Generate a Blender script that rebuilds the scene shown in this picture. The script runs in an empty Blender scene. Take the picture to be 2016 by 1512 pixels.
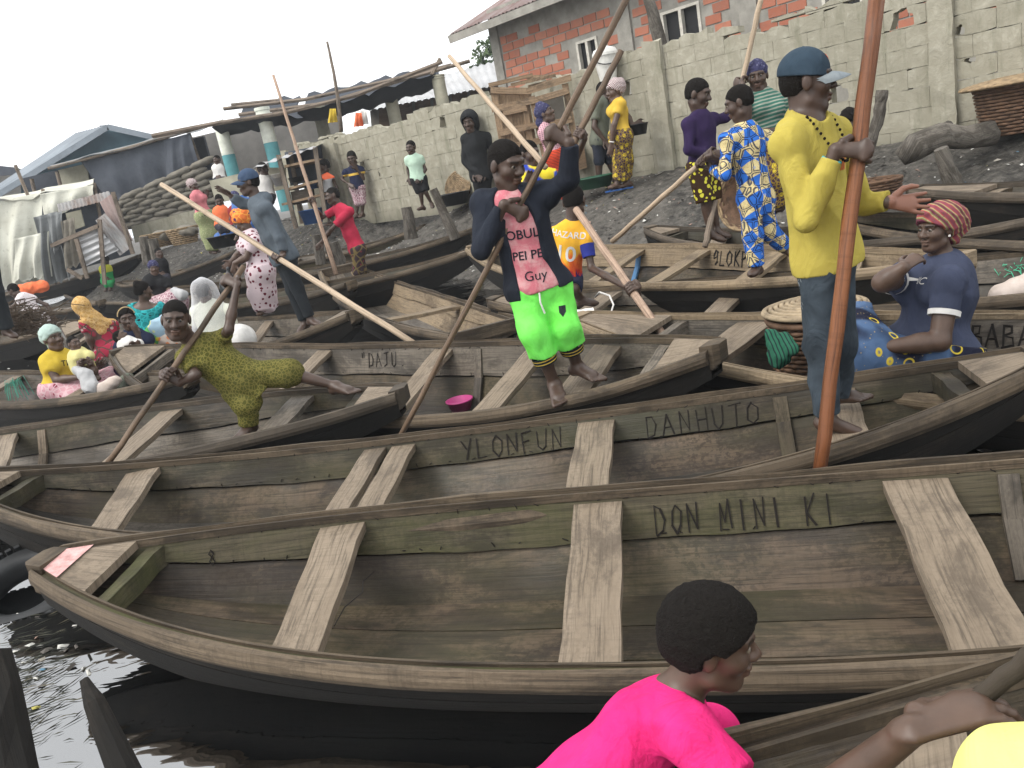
import bpy, math, random
import numpy as np
from mathutils import Vector, Matrix
from mathutils.bvhtree import BVHTree

# ------------------------------------------------------------------ camera, sky, sun, exposure
S = bpy.context.scene
COL = S.collection
H = 1.8
FPX = 1580.0
PITCH = math.radians(15.1)
ROLL = math.radians(10.9)
cam_d = bpy.data.cameras.new('camera')
cam = bpy.data.objects.new('camera', cam_d)
COL.objects.link(cam)
cam_d.sensor_width = 36.0
cam_d.lens = FPX / 2016 * 36.0
cam_d.clip_start = 0.05
cam_d.clip_end = 2000
cam.location = (0, 0, H)
cam.rotation_euler = (Matrix.Rotation(math.pi / 2 - PITCH, 3, 'X') @ Matrix.Rotation(-ROLL, 3, 'Z')).to_euler()
S.camera = cam

W = bpy.data.worlds.new('World')
S.world = W
W.use_nodes = True
wn = W.node_tree
bg = wn.nodes['Background']
sky = wn.nodes.new('ShaderNodeTexSky')
sky.sky_type = 'NISHITA'
sky.sun_disc = False
sky.sun_elevation = math.radians(48)
sky.sun_rotation = math.radians(-117)
sky.air_density = 1.0
sky.dust_density = 5.0
hs = wn.nodes.new('ShaderNodeHueSaturation')
hs.inputs['Saturation'].default_value = 0.25
mx = wn.nodes.new('ShaderNodeMix')
mx.data_type = 'RGBA'
mx.inputs[0].default_value = 0.72
mx.inputs[7].default_value = (10.5, 10.7, 10.9, 1)        # the even white cloud layer
wn.links.new(sky.outputs[0], hs.inputs['Color'])
wn.links.new(hs.outputs[0], mx.inputs[6])
wn.links.new(mx.outputs[2], bg.inputs['Color'])
bg.inputs['Strength'].default_value = 0.14
sun_d = bpy.data.lights.new('sun', 'SUN')
sun = bpy.data.objects.new('sun', sun_d)
COL.objects.link(sun)
sun_d.energy = 1.3
sun_d.angle = math.radians(25)
sun_d.color = (1, 0.96, 0.9)
sun.rotation_euler = (math.radians(42), 0, math.radians(-63))
S.view_settings.view_transform = 'Standard'
S.view_settings.look = 'None'
S.view_settings.gamma = 1
S.view_settings.exposure = 0.5
S.view_settings.use_curve_mapping = False
S.cycles.use_denoising = True
S.cycles.max_bounces = 8
S.cycles.diffuse_bounces = 3
S.cycles.glossy_bounces = 3
S.cycles.transmission_bounces = 4
S.cycles.transparent_max_bounces = 10
S.cycles.volume_bounces = 0
S.cycles.volume_step_rate = 1

# ------------------------------------------------------------------ survey helpers: a photo pixel and a height (or depth) give a point of the place
_f = np.array([0, math.cos(PITCH), -math.sin(PITCH)])
_r = np.array([1.0, 0, 0])
_u = np.array([0, math.sin(PITCH), math.cos(PITCH)])
_C = np.array([0, 0, H])
def ray(x, y):
    a = x - 1008; b = 756 - y; c, s = math.cos(ROLL), math.sin(ROLL)
    return _f * FPX + _r * (c * a + s * b) + _u * (c * b - s * a)
def PZ(x, y, z):
    d = ray(x, y); return _C + d * ((z - H) / d[2])
def PY(x, y, Y):
    d = ray(x, y); return _C + d * (Y / d[1])
def PV(x, y, A, B):
    d = ray(x, y); n = np.array([-(B[1] - A[1]), B[0] - A[0]])
    t = (n @ (np.array(A[:2]) - _C[:2])) / (n @ d[:2]); return _C + d * t

R = random.Random(7)
NR = np.random.default_rng(7)

# ------------------------------------------------------------------ object helpers
def tag(o, label=None, cat=None, group=None, kind=None):
    if label: o['label'] = label
    if cat: o['category'] = cat
    if group: o['group'] = group
    if kind: o['kind'] = kind
    return o
def thing(name, label, cat, loc=(0, 0, 0), group=None):
    o = bpy.data.objects.new(name, None)
    o.empty_display_size = 0.1
    COL.objects.link(o)
    o.location = Vector([float(v) for v in loc])
    return tag(o, label, cat, group)
def off(parent):
    v = Vector((0, 0, 0))
    while parent is not None:
        v += parent.location; parent = parent.parent
    return np.array(v)
def link(name, me, mat, parent=None, smooth=False):
    if mat is not None and len(me.materials) == 0: me.materials.append(mat)
    o = bpy.data.objects.new(name, me)
    COL.objects.link(o)
    if parent is not None: o.parent = parent
    if smooth: me.polygons.foreach_set('use_smooth', np.ones(len(me.polygons), bool))
    return o
def mesh(name, V, Fc, mat=None, parent=None, uv=None, smooth=False, local=False):
    """V in world coordinates (local=False): shifted into the parent's frame"""
    V = np.asarray(V, float)
    if parent is not None and not local: V = V - off(parent)
    me = bpy.data.meshes.new(name)
    me.from_pydata(V.tolist(), [], Fc)
    if uv is not None:
        l = me.uv_layers.new(name='uv')
        li = np.empty(len(me.loops), int); me.loops.foreach_get('vertex_index', li)
        l.data.foreach_set('uv', np.asarray(uv, float)[li].ravel())
    me.update()
    return link(name, me, mat, parent, smooth)
class MB:
    """collects several shapes of one part into one mesh"""
    def __init__(s): s.V = []; s.F = []; s.U = []
    def add(s, V, Fc, uv=None):
        k = len(s.V); V = np.asarray(V, float)
        s.V.extend(V.tolist()); s.F.extend([tuple(i + k for i in f) for f in Fc])
        s.U.extend((np.asarray(uv) if uv is not None else V[:, :2]).tolist())
        return s
    def box(s, c, size, Rm=None, jit=0):
        sx, sy, sz = np.array(size) / 2
        P = np.array([(x, y, z) for x in (-sx, sx) for y in (-sy, sy) for z in (-sz, sz)])
        if jit: P = P + NR.normal(size=P.shape) * jit
        L = P.copy()
        if Rm is not None: P = P @ np.array(Rm).T
        ax = int(np.argmax(size)); o2 = [i for i in range(3) if i != ax]
        uv = np.c_[L[:, ax], L[:, o2[0]] + L[:, o2[1]]] + NR.random(2) * 7
        return s.add(P + np.array(c), [(0, 1, 3, 2), (4, 6, 7, 5), (0, 4, 5, 1), (2, 3, 7, 6), (0, 2, 6, 4), (1, 5, 7, 3)], uv)
    def beam(s, a, b, w, h, up=(0, 0, 1), jit=0):
        a = np.array(a, float); b = np.array(b, float); d = b - a; L = np.linalg.norm(d); x = d / L
        y = np.cross(up, x)
        if np.linalg.norm(y) < 1e-3: y = np.cross((0, 1, 0), x)
        y /= np.linalg.norm(y); z = np.cross(x, y)
        return s.box((a + b) / 2, (L, w, h), np.array([x, y, z]).T, jit)
    def tube(s, pts, rad, n=8, cap=True, rough=0, sq=1.0):
        V, Fc, uv = tube_geo(pts, rad, n, cap, rough, sq)
        return s.add(V, Fc, uv)
    def lathe(s, c, prof, n=20, Rm=None, noise=0):
        V = []; uv = []; m = len(prof)
        for i in range(n):
            a = 2 * math.pi * i / n
            for j, (r, z) in enumerate(prof):
                rr = r * (1 + noise * math.sin(3 * a + j) * 0.5 + noise * math.sin(5 * a + 2 * j) * .5)
                V.append((rr * math.cos(a), rr * math.sin(a), z)); uv.append((a * max(p[0] for p in prof), j * 0.05))
        V = np.array(V)
        if Rm is not None: V = V @ np.array(Rm).T
        Fc = [(i * m + j, ((i + 1) % n) * m + j, ((i + 1) % n) * m + j + 1, i * m + j + 1) for i in range(n) for j in range(m - 1)]
        return s.add(V + np.array(c), Fc, uv)
    def build(s, name, mat, parent=None, smooth=False):
        return mesh(name, s.V, s.F, mat, parent, s.U, smooth)
def tube_geo(pts, rad, n=8, cap=True, rough=0, sq=1.0):
    pts = np.asarray(pts, float); m = len(pts)
    rad = np.full(m, rad, float) if np.isscalar(rad) else np.asarray(rad, float)
    T = np.gradient(pts, axis=0); T /= np.linalg.norm(T, axis=1)[:, None] + 1e-9
    ref = np.array([0, 0, 1.0]) if abs(T[0][2]) < 0.9 else np.array([1.0, 0, 0])
    V = []; uv = []; L = 0
    for i in range(m):
        x = np.cross(ref, T[i]); x /= np.linalg.norm(x); y = np.cross(T[i], x)
        if i: L += np.linalg.norm(pts[i] - pts[i - 1])
        for k in range(n):
            a = 2 * math.pi * k / n
            r = rad[i] * (1 + (rough * NR.normal() if rough else 0))
            V.append(pts[i] + r * (math.cos(a) * x + math.sin(a) * y * sq)); uv.append((L, a * rad[i]))
    Fc = [(i * n + k, i * n + (k + 1) % n, (i + 1) * n + (k + 1) % n, (i + 1) * n + k) for i in range(m - 1) for k in range(n)]
    if cap: Fc += [tuple(range(n))[::-1], tuple((m - 1) * n + k for k in range(n))]
    return np.array(V), Fc, uv
def rotz(a): c, s = math.cos(a), math.sin(a); return np.array([[c, -s, 0], [s, c, 0], [0, 0, 1]])
def unit(v): v = np.asarray(v, float); return v / (np.linalg.norm(v) + 1e-12)
def frame_z(d, hint=(1, 0, 0)):
    z = unit(d); x = np.array(hint, float); x = unit(x - z * (x @ z)); return np.array([x, np.cross(z, x), z]).T

# ------------------------------------------------------------------ material helpers
class NT:
    def __init__(s, name, rough=0.8, spec=0.3):
        s.m = bpy.data.materials.new(name); s.m.use_nodes = True
        s.t = s.m.node_tree; s.n = s.t.nodes; s.p = s.n['Principled BSDF']
        s.p.inputs['Roughness'].default_value = rough
        s.p.inputs['Specular IOR Level'].default_value = spec
        s._c = {}
    def l(s, a, b): s.t.links.new(a, b)
    def node(s, typ, **k):
        n = s.n.new(typ)
        for a, v in k.items(): setattr(n, a, v)
        return n
    def coord(s, which='Object'):
        if which not in s._c:
            n = s.node('ShaderNodeTexCoord'); s._c[which] = n.outputs[which]
        return s._c[which]
    def rnd(s):
        if 'rnd' not in s._c: s._c['rnd'] = s.node('ShaderNodeObjectInfo').outputs['Random']
        return s._c['rnd']
    def map(s, vec, scale=(1, 1, 1), rot=(0, 0, 0), loc=(0, 0, 0), jitter=False):
        n = s.node('ShaderNodeMapping'); s.l(vec, n.inputs[0])
        n.inputs['Scale'].default_value = scale; n.inputs['Rotation'].default_value = rot; n.inputs['Location'].default_value = loc
        if jitter:
            m = s.node('ShaderNodeVectorMath', operation='SCALE'); m.inputs[0].default_value = (37, 53, 29); s.l(s.rnd(), m.inputs['Scale'])
            s.l(m.outputs[0], n.inputs['Location'])
        return n.outputs[0]
    def noise(s, vec, scale=5, detail=4, rough=0.55, dist=0):
        n = s.node('ShaderNodeTexNoise'); s.l(vec, n.inputs['Vector'])
        n.inputs['Scale'].default_value = scale; n.inputs['Detail'].default_value = detail; n.inputs['Roughness'].default_value = rough; n.inputs['Distortion'].default_value = dist
        return n.outputs[0]
    def vor(s, vec, scale=5, feature='F1', out=0, rand=1):
        n = s.node('ShaderNodeTexVoronoi', feature=feature); s.l(vec, n.inputs['Vector']); n.inputs['Scale'].default_value = scale
        if 'Randomness' in n.inputs: n.inputs['Randomness'].default_value = rand
        return n.outputs[out]
    def wave(s, vec, scale=5, dist=0, typ='BANDS', dire='X', prof='SIN', detail=2):
        n = s.node('ShaderNodeTexWave', wave_type=typ, wave_profile=prof); s.l(vec, n.inputs['Vector'])
        if typ == 'BANDS': n.bands_direction = dire
        else: n.rings_direction = dire
        n.inputs['Scale'].default_value = scale; n.inputs['Distortion'].default_value = dist; n.inputs['Detail'].default_value = detail
        return n.outputs['Fac']
    def ramp(s, fac, stops, interp='LINEAR'):
        n = s.node('ShaderNodeValToRGB'); s.l(fac, n.inputs[0]); cr = n.color_ramp; cr.interpolation = interp
        while len(cr.elements) < len(stops): cr.elements.new(0.5)
        for e, (p, c) in zip(cr.elements, stops):
            e.position = p; e.color = (c, c, c, 1) if np.isscalar(c) else (*c, 1)
        return n.outputs[0]
    def math(s, op, a, b=None, clamp=False):
        n = s.node('ShaderNodeMath', operation=op); n.use_clamp = clamp
        for i, v in enumerate((a, b)):
            if v is None: continue
            if np.isscalar(v): n.inputs[i].default_value = v
            else: s.l(v, n.inputs[i])
        return n.outputs[0]
    def mix(s, fac, a, b, blend='MIX'):
        n = s.node('ShaderNodeMix', data_type='RGBA', blend_type=blend)
        for i, v in ((0, fac), (6, a), (7, b)):
            if np.isscalar(v): n.inputs[i].default_value = v
            elif isinstance(v, (tuple, list)): n.inputs[i].default_value = (*v, 1) if len(v) == 3 else v
            else: s.l(v, n.inputs[i])
        return n.outputs[2]
    def sep(s, vec):
        n = s.node('ShaderNodeSeparateXYZ'); s.l(vec, n.inputs[0]); return n.outputs
    def bump(s, h, strength=0.3, dist=0.01):
        n = s.node('ShaderNodeBump'); s.l(h, n.inputs['Height']); n.inputs['Strength'].default_value = strength; n.inputs['Distance'].default_value = dist
        if s.p.inputs['Normal'].is_linked: s.l(s.p.inputs['Normal'].links[0].from_socket, n.inputs['Normal'])
        s.l(n.outputs[0], s.p.inputs['Normal'])
    def color(s, c):
        if isinstance(c, (tuple, list)): s.p.inputs['Base Color'].default_value = (*c, 1)
        else: s.l(c, s.p.inputs['Base Color'])
        return s
    def rough(s, r):
        if np.isscalar(r): s.p.inputs['Roughness'].default_value = r
        else: s.l(r, s.p.inputs['Roughness'])
        return s

def wood(name, a, b, dark=(0.035, 0.028, 0.02), stain=0.5, green=0.0, spots=0.0, wet=0.0, rough=0.75, blot=1.3, saw=.35):
    """weathered board: grain along u, saw marks across it, ragged damp patches, splash spots, algae"""
    t = NT(name, rough, 0.3); uv = t.map(t.coord('UV'), jitter=True)
    g = t.noise(t.map(uv, (2.6, 75, 1)), 1, 7, .7, .5)
    g2 = t.noise(t.map(uv, (.8, 7, 1)), 1, 5, .6, .3)
    c = t.mix(t.ramp(g2, [(.3, 0), (.7, 1)]), a, b)
    c = t.mix(t.ramp(g, [(.36, .8), (.52, 0)]), c, tuple(x * .4 for x in a), 'MIX')
    sw = t.noise(t.map(uv, (55, 1.6, 1)), 1, 4, .6)
    c = t.mix(t.math('MULTIPLY', t.ramp(sw, [(.5, 0), (.68, saw)]), t.ramp(g2, [(.35, 0), (.6, 1)])), c, tuple(x * .5 for x in a))
    bl = t.noise(t.map(uv, (1, 1.9, 1)), blot, 10, .72, .35)
    th = .66 - .3 * stain
    c = t.mix(t.ramp(bl, [(th - .04, 0), (th + .035, .62), (th + .2, .85)]), c, dark)
    if spots:
        v = t.noise(t.map(uv, (1, 1.3, 1), loc=(3, 5, 0)), 34, 6, .66)
        big = t.ramp(t.noise(uv, 2.6, 4), [(.4, 0), (.62, 1)])
        sp = t.math('MULTIPLY', t.ramp(v, [(.49, 0), (.55, spots * .8)]), big)
        c = t.mix(sp, c, tuple(x * .38 for x in a))
    if green:
        gr = t.noise(t.map(uv, (.6, 1.6, 1), loc=(9, 2, 0)), 1.5, 6, .65)
        c = t.mix(t.ramp(gr, [(.42, 0), (.7, green)]), c, (0.06, 0.066, 0.017))
    t.color(c)
    if wet:
        wm = t.noise(t.map(uv, (1, 1.5, 1), loc=(1, 8, 0)), .9, 5, .6)
        t.rough(t.ramp(wm, [(.45, rough), (.62, .3)]))
    t.bump(g, .6, .006); t.bump(bl, .25, .01); t.bump(sw, .25, .004)
    return t.m
def plain(name, c, rough=0.7, spec=0.3, var=0.12, scale=9, bump=0.0, coord='Object'):
    t = NT(name, rough, spec); v = t.map(t.coord(coord), jitter=True)
    n = t.noise(v, scale, 5, .6)
    t.color(t.mix(t.ramp(n, [(.3, 0), (.7, 1)]), tuple(max(0, x * (1 - var * 2)) for x in c), tuple(min(.95, x * (1 + var)) for x in c)))
    if bump: t.bump(n, bump, .02)
    return t.m
M = {}
M['board'] = wood('board', (0.172, 0.133, 0.0929), (0.258, 0.206, 0.15), dark=(0.0731, 0.0568, 0.0413), stain=.3, spots=.4)
M['hull_in'] = wood('hull_in', (0.059, 0.0461, 0.0317), (0.119, 0.0936, 0.0648), dark=(0.0144, 0.0122, 0.00936), stain=.55, green=.35, spots=.6, wet=1)
M['hull_green'] = wood('hull_green', (0.0612, 0.0511, 0.031), (0.104, 0.0878, 0.0547), dark=(0.0158, 0.0144, 0.00936), stain=.4, green=.8, spots=.4)
M['hull_low'] = wood('hull_low', (0.072, 0.0518, 0.0346), (0.137, 0.0994, 0.0662), dark=(0.0187, 0.0158, 0.013), stain=.6, green=.28, spots=.85, wet=1, blot=1.7)
M['hull_out'] = wood('hull_out', (.014, .0115, .009), (.034, .027, .02), dark=(.004, .004, .0035), stain=.8, rough=.85)
M['hull_pale'] = wood('hull_pale', (0.204, 0.153, 0.0978), (0.306, 0.234, 0.149), dark=(0.068, 0.0467, 0.0298), stain=.3, spots=.5)
M['hull_grey'] = wood('hull_grey', (0.106, 0.0892, 0.0697), (0.191, 0.162, 0.128), dark=(0.0298, 0.0255, 0.0204), stain=.45, spots=.5, wet=1)
M['rail'] = wood('rail', (0.072, 0.0533, 0.0346), (0.155, 0.117, 0.0778), dark=(0.0216, 0.0166, 0.0115), stain=.5, spots=.4)
M['rail_dark'] = wood('rail_dark', (.07, .055, .04), (.14, .11, .08), stain=.6)
M['floor'] = wood('floor', (0.0432, 0.0382, 0.031), (0.09, 0.0778, 0.0634), dark=(0.0144, 0.013, 0.0108), stain=.5, wet=1, spots=.6)
M['brown_board'] = wood('brown_board', (.13, .085, .055), (.24, .17, .112), stain=.35, spots=.8)
M['pole_grey'] = wood('pole_grey', (.16, .125, .095), (.27, .215, .165), stain=.35)
M['pole_pale'] = wood('pole_pale', (.42, .32, .22), (.55, .43, .31), dark=(.2, .14, .09), stain=.12, rough=.6)
M['pole_orange'] = wood('pole_orange', (.13, .046, .018), (.24, .092, .037), dark=(.05, .028, .018), stain=.32, rough=.42)
M['pole_brown'] = wood('pole_brown', (.11, .072, .045), (.21, .14, .09), stain=.35, rough=.55)
M['pole_pink'] = wood('pole_pink', (.33, .22, .155), (.46, .33, .245), dark=(.14, .09, .06), stain=.25)
M['bark'] = wood('bark', (.09, .08, .066), (.17, .15, .125), stain=.5, blot=4)
M['crate_wood'] = wood('crate_wood', (.26, .175, .105), (.38, .27, .17), stain=.3, spots=.4)
M['ink'] = plain('ink', (.014, .011, .009), .9)

# ------------------------------------------------------------------ boat survey (ends, half width, sheer ...)
FIT = {'B1': {"p": [-2.257, 3.314, 3.128, 1.781, 0.504, 0.355, 0.163, 0.245, 0.061, 2.748], "zb": 0, "ew": 0.05},
 'B2': {"p": [-3.243, 4.5, 2.311, 3.326, 0.564, 0.361, 0.295, 0.217, 0.01, 2.792], "zb": 0, "ew": 0.05},
 'B3': {"p": [-4.177, 8.798, 1.134, 4.274, 0.454, 0.392, 0.245, 0.245, 0.144, 3.399], "zb": 0, "ew": 0.05},
 'B4': {"p": [-6.686, 6.334, -0.764, 5.296, 0.584, 0.441, 0.192, 0.034, 0.038, 3.026], "zb": 0, "ew": 0.05},
 'B5': {"p": [-7.854, 10.968, -2.81, 7.053, 0.543, 0.402, 0.184, 0.148, -0.013, 2.314], "zb": 0, "ew": 0.05},
 'B6': {"p": [-6.843, 12.932, -1.438, 8.186, 0.599, 0.397, 0.301, 0.262, 0.099, 2.577], "zb": 0, "ew": 0.05},
 'B7': {"p": [-2.648, 14.428, -0.126, 6.874, 0.504, 0.403, 0.211, 0.08, -0.022, 2.032], "zb": 0, "ew": 0.3},
 'B8': {"p": [-0.022, 7.977, 5.464, 4.186, 0.569, 0.41, 0.13, 0.253, 0.034, 2.937], "zb": 0, "ew": 0.05},
 'B9': {"p": [0.603, 6.033, 5.079, 0.881, 0.575, 0.423, 0.167, 0.195, 0.056, 2.021], "zb": 0, "ew": 0.05},
 'B10': {"p": [-0.205, 11.982, 3.133, 5.254, 0.562, 0.435, 0.183, 0.104, 0.07, 2.023], "zb": 0.12, "ew": 0.05},
 'B11': {"p": [1.344, 8.633, 6.334, 6.443, 0.566, 0.417, 0.119, 0.201, 0.036, 2.405], "zb": 0.3, "ew": 0.05},
 'B13': {"p": [3.481, 8.003, 6.422, 2.686, 0.566, 0.422, 0.165, 0.201, 0.03, 2.293], "zb": 0.12, "ew": 0.05},
 'B14': {"p": [3.935, 7.333, 7.517, 2.514, 0.558, 0.413, 0.142, 0.2, -0.007, 2.282], "zb": 0.36, "ew": 0.05},
 'B12': {"p": [-7.284, 19.534, -1.222, 17.322, 0.563, 0.42, 0.203, 0.273, 0.021, 2.291], "zb": 0.2, "ew": 0.05},
 'B15': {"p": [-6.235, 15.517, -0.23, 15.217, 0.559, 0.421, 0.199, 0.197, -0.0, 2.295], "zb": 0.15, "ew": 0.05},
 'B16': {"p": [-5.982, 13.721, -0.085, 12.563, 0.56, 0.42, 0.199, 0.197, -0.0, 2.303], "zb": 0.05, "ew": 0.05},
 'B17': {"p": [-13.136, 25.593, -8.664, 22.07, 0.559, 0.415, 0.282, 0.027, 0.016, 2.43], "zb": 0, "ew": 0.05},
 'B18': {"p": [-10.425, 19.529, -7.418, 25.292, 0.569, 0.431, 0.199, 0.202, 0.068, 2.385], "zb": 0.1, "ew": 0.05},
 'B19': {"p": [-14.586, 34.417, -16.563, 27.651, 0.555, 0.422, 0.264, 0.182, 0.051, 2.296], "zb": 0.1, "ew": 0.05},
 'B20': {"p": [-13.187, 22.188, -7.493, 17.795, 0.578, 0.432, 0.223, 0.182, 0.09, 2.474], "zb": 0.0, "ew": 0.05},
 'B21': {"p": [-5.658, 15.651, -2.008, 11.655, 0.559, 0.421, 0.198, 0.176, -0.002, 2.29], "zb": 0, "ew": 0.05},
 'B0': {"p": [0.012, 1.054, 4.968, 1.173, 0.548, 0.408, 0.32, 0.201, -0.03, 1.683], "zb": 0.15, "ew": 0.05}}
FIT['B1']['p'][0] += .11; FIT['B1']['p'][1] -= .02
def man_fit(A, B, zb, w=.55, g=.4, tilt=0, rA=.18, rB=.18, pw=2.3): return dict(p=[A[0], A[1], B[0], B[1], w, g, rA, rB, 0, pw], zb=zb, ew=.05, tilt=tilt)
q0 = PZ(1440, 1432, .6); q1 = PZ(2016, 1298, .6); dq = unit((q1 - q0)[:2]); nq = np.array([-dq[1], dq[0]])
FIT['B0'] = man_fit(q0[:2] - dq * .3 - nq * .6, q0[:2] + dq * 5 - nq * .6, .12, w=.62, g=.46, pw=2.2, rA=.02, rB=.1)
FIT['B0']['ew'] = .5
FIT['B11'] = man_fit((2.02, 9.9), (4.6, 5.85), .16, w=.48)
FIT['B18'] = man_fit(PZ(240, 572, .45), PZ(478, 496, 1.05), .1, tilt=.45)
FIT['B19'] = man_fit(PZ(-10, 590, .6), PZ(275, 508, 1.15), .2, tilt=.45, w=.5)
FIT['B22'] = man_fit(PZ(-330, 700, .45), PZ(150, 640, .55), 0, w=.55)
FIT['B17'] = man_fit(PZ(125, 570, .5), PZ(420, 590, .45), 0, w=.55, rA=.12)
FIT['B20'] = man_fit(PZ(-60, 622, .42), PZ(200, 600, .5), 0, w=.6)
EXTRA = []
for _k, _v in FIT.items():
    _p = _v['p']; _a, _b = np.array(_p[:2]), np.array(_p[2:4])
    for _t in (0, .25, .5, .75, 1):
        _q = _a + (_b - _a) * _t; _z = _v['zb'] + _v.get('tilt', 0) * _t
        if _k in ('B0',): continue
        EXTRA.append((_q[0], _q[1], -.4 if _z < .05 else _z - .06 + (.12 if _t in (0, 1) and _z > .1 else 0)))

# ------------------------------------------------------------------ setting: ground, water
WA = np.array([-2.7, 19.6]); WB = np.array([3.0, 13.0])
WD = (WB - WA) / np.linalg.norm(WB - WA)
WNRM = np.array([WD[1], -WD[0]])                 # towards the water
if WNRM[1] > 0: WNRM = -WNRM
W0 = WA - WD * 2.3
WZ = .09                                          # water level
CTRL = [(-4.2, 21.3, 1.3), (-2.7, 19.4, 1.3), (-1.1, 16.9, 1.24), (0.2, 16.2, 1.3), (2.3, 12.5, 1.12), (3.1, 12.9, 1.25), (4.9, 10.9, 1.25), (6.2, 9.3, 1.15), (8, 7, 1.0),
        (-6, 18.6, 1.17), (-6, 24, 1.35), (-12, 27, 1.05), (-9, 22.5, .95), (-11, 23.5, .85), (-17, 25, .85), (-25, 30, 1.0), (0, 30, 1.4), (10, 20, 1.4), (20, 6, 1.2), (-5, 16.6, .55), (-2.6, 16.6, .7),
        (-0.4, 15.2, .68), (1.0, 12.6, .72), (2.4, 10.7, .72), (3.7, 9.5, .62), (4.2, 7.7, .36), (6.2, 5.2, .3), (5.2, 8.4, .8), (3.4, 8.0, .1), (2.6, 8.8, .22),
        (0.6, 11.0, .02), (-0.9, 13.4, 0.0), (-3.5, 14.4, .02), (-6.5, 16.6, .12), (-8.6, 20, .3), (-12.5, 21.5, .1), (-20, 22, 0), (5.6, 3.2, -.1),
        (-3, 12, -.5), (0, 8, -.6), (3, 5, -.6), (-8, 12, -.6), (-10, 17, -.5), (-4.5, 13.6, -.3), (1.6, 8.2, -.4), (0, 2, -.8), (-15, 15, -.7), (-25, 18, -.7), (6, 0, -.7), (-3, 4, -.7), (12, -4, -.7), (-12, 4, -.7)]
CT = np.array(CTRL + EXTRA)
def _tps(r2): return np.where(r2 > 1e-9, r2 * np.log(r2 + 1e-12), 0)
def _fit():
    n = len(CT); d = ((CT[:, None, :2] - CT[None, :, :2]) ** 2).sum(2)
    A = np.zeros((n + 3, n + 3)); A[:n, :n] = _tps(d) + np.eye(n) * 1.5; P = np.c_[np.ones(n), CT[:, :2]]; A[:n, n:] = P; A[n:, :n] = P.T
    return np.linalg.solve(A, np.r_[CT[:, 2], 0, 0, 0])
_cf = _fit()
def _sn(x, y, s, k):
    return np.sin(x * s + 1.7 * np.sin(y * s * .8 + k)) * np.cos(y * s * 1.13 + 1.3 * np.sin(x * s * .9 + 2 * k))
def ground_z(x, y, rough=True):
    x = np.asarray(x, float); y = np.asarray(y, float)
    xc = np.clip(x, -28, 14); yc = np.clip(y, -6, 34)
    q = np.stack([xc, yc], -1)
    r2 = ((q[..., None, :] - CT[:, :2]) ** 2).sum(-1)
    z = _tps(r2) @ _cf[:-3] + _cf[-3] + xc * _cf[-2] + yc * _cf[-1]
    z = np.clip(z, -.9, 1.42)
    if rough: z = z + .025 * _sn(x, y, 2.1, .3) + .018 * _sn(x, y, 5.3, 1.1) + .016 * _sn(y, x, 9.0, 2.2) + .012 * _sn(x, y, 15.0, .7)
    return z
gx = np.r_[[-400, -200, -100, -60, -40], np.arange(-28, 14, .16), [16, 20, 30, 60, 120, 250, 400]]
gy = np.r_[[-100, -40, -15], np.arange(-4, 5, .5), np.arange(5, 29, .16), [30, 33, 38, 48, 70, 120, 250, 600]]
GX, GY = np.meshgrid(gx, gy, indexing='ij')
GZ = ground_z(GX, GY)
nx, ny = GX.shape
idx = np.arange(nx * ny).reshape(nx, ny)
Fq = np.stack([idx[:-1, :-1], idx[1:, :-1], idx[1:, 1:], idx[:-1, 1:]], -1).reshape(-1, 4)
t = NT('mud', .85, .25)
co = t.coord('Object')
n1 = t.noise(co, .8, 7, .65, .4); n2 = t.noise(co, 7, 8, .75, .3); n3 = t.noise(co, 38, 4, .75); n4 = t.vor(t.map(co, (1, 1, .4)), 13)
c = t.mix(t.ramp(n1, [(.38, 0), (.6, 1)]), (.055, .051, .045), (.125, .115, .1))
c = t.mix(t.ramp(n2, [(.48, 0), (.62, .85)]), c, (.185, .17, .148))
c = t.mix(t.ramp(n2, [(.36, .8), (.44, 0)]), c, (.02, .019, .017))
c = t.mix(t.ramp(n3, [(.6, 0), (.68, .6)]), c, (.26, .25, .22))
t.color(c); t.rough(t.ramp(n1, [(.3, .5), (.55, .92)]))
t.bump(n2, 1.0, .09); t.bump(n3, .7, .03); t.bump(n4, .4, .04)
ground = mesh('ground', np.stack([GX, GY, GZ], -1).reshape(-1, 3), Fq.tolist(), t.m, smooth=True)
tag(ground, kind='structure')

t = NT('water', .02, 1.0)
t.p.inputs['IOR'].default_value = 2.3
co = t.coord('Object')
film = t.noise(t.map(co, (1, 1.6, 1)), 1.1, 4, .6, .8)
t.color(t.mix(t.ramp(film, [(.5, 0), (.75, 1)]), (.002, .0023, .0024), (.006, .0065, .006)))
wv = t.noise(t.map(co, (1, 1.5, 1), rot=(0, 0, .5)), 1.25, 2, .4, .6)
wv2 = t.noise(t.map(co, (1, 2.6, 1), rot=(0, 0, .45)), 4.2, 2, .5, .5)
calm = t.ramp(t.noise(co, .8, 2), [(.42, .06), (.6, 1)])
t.bump(wv, .35, .05); t.bump(t.math('MULTIPLY', wv2, calm), .32, .012)
M['water'] = t.m

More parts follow.
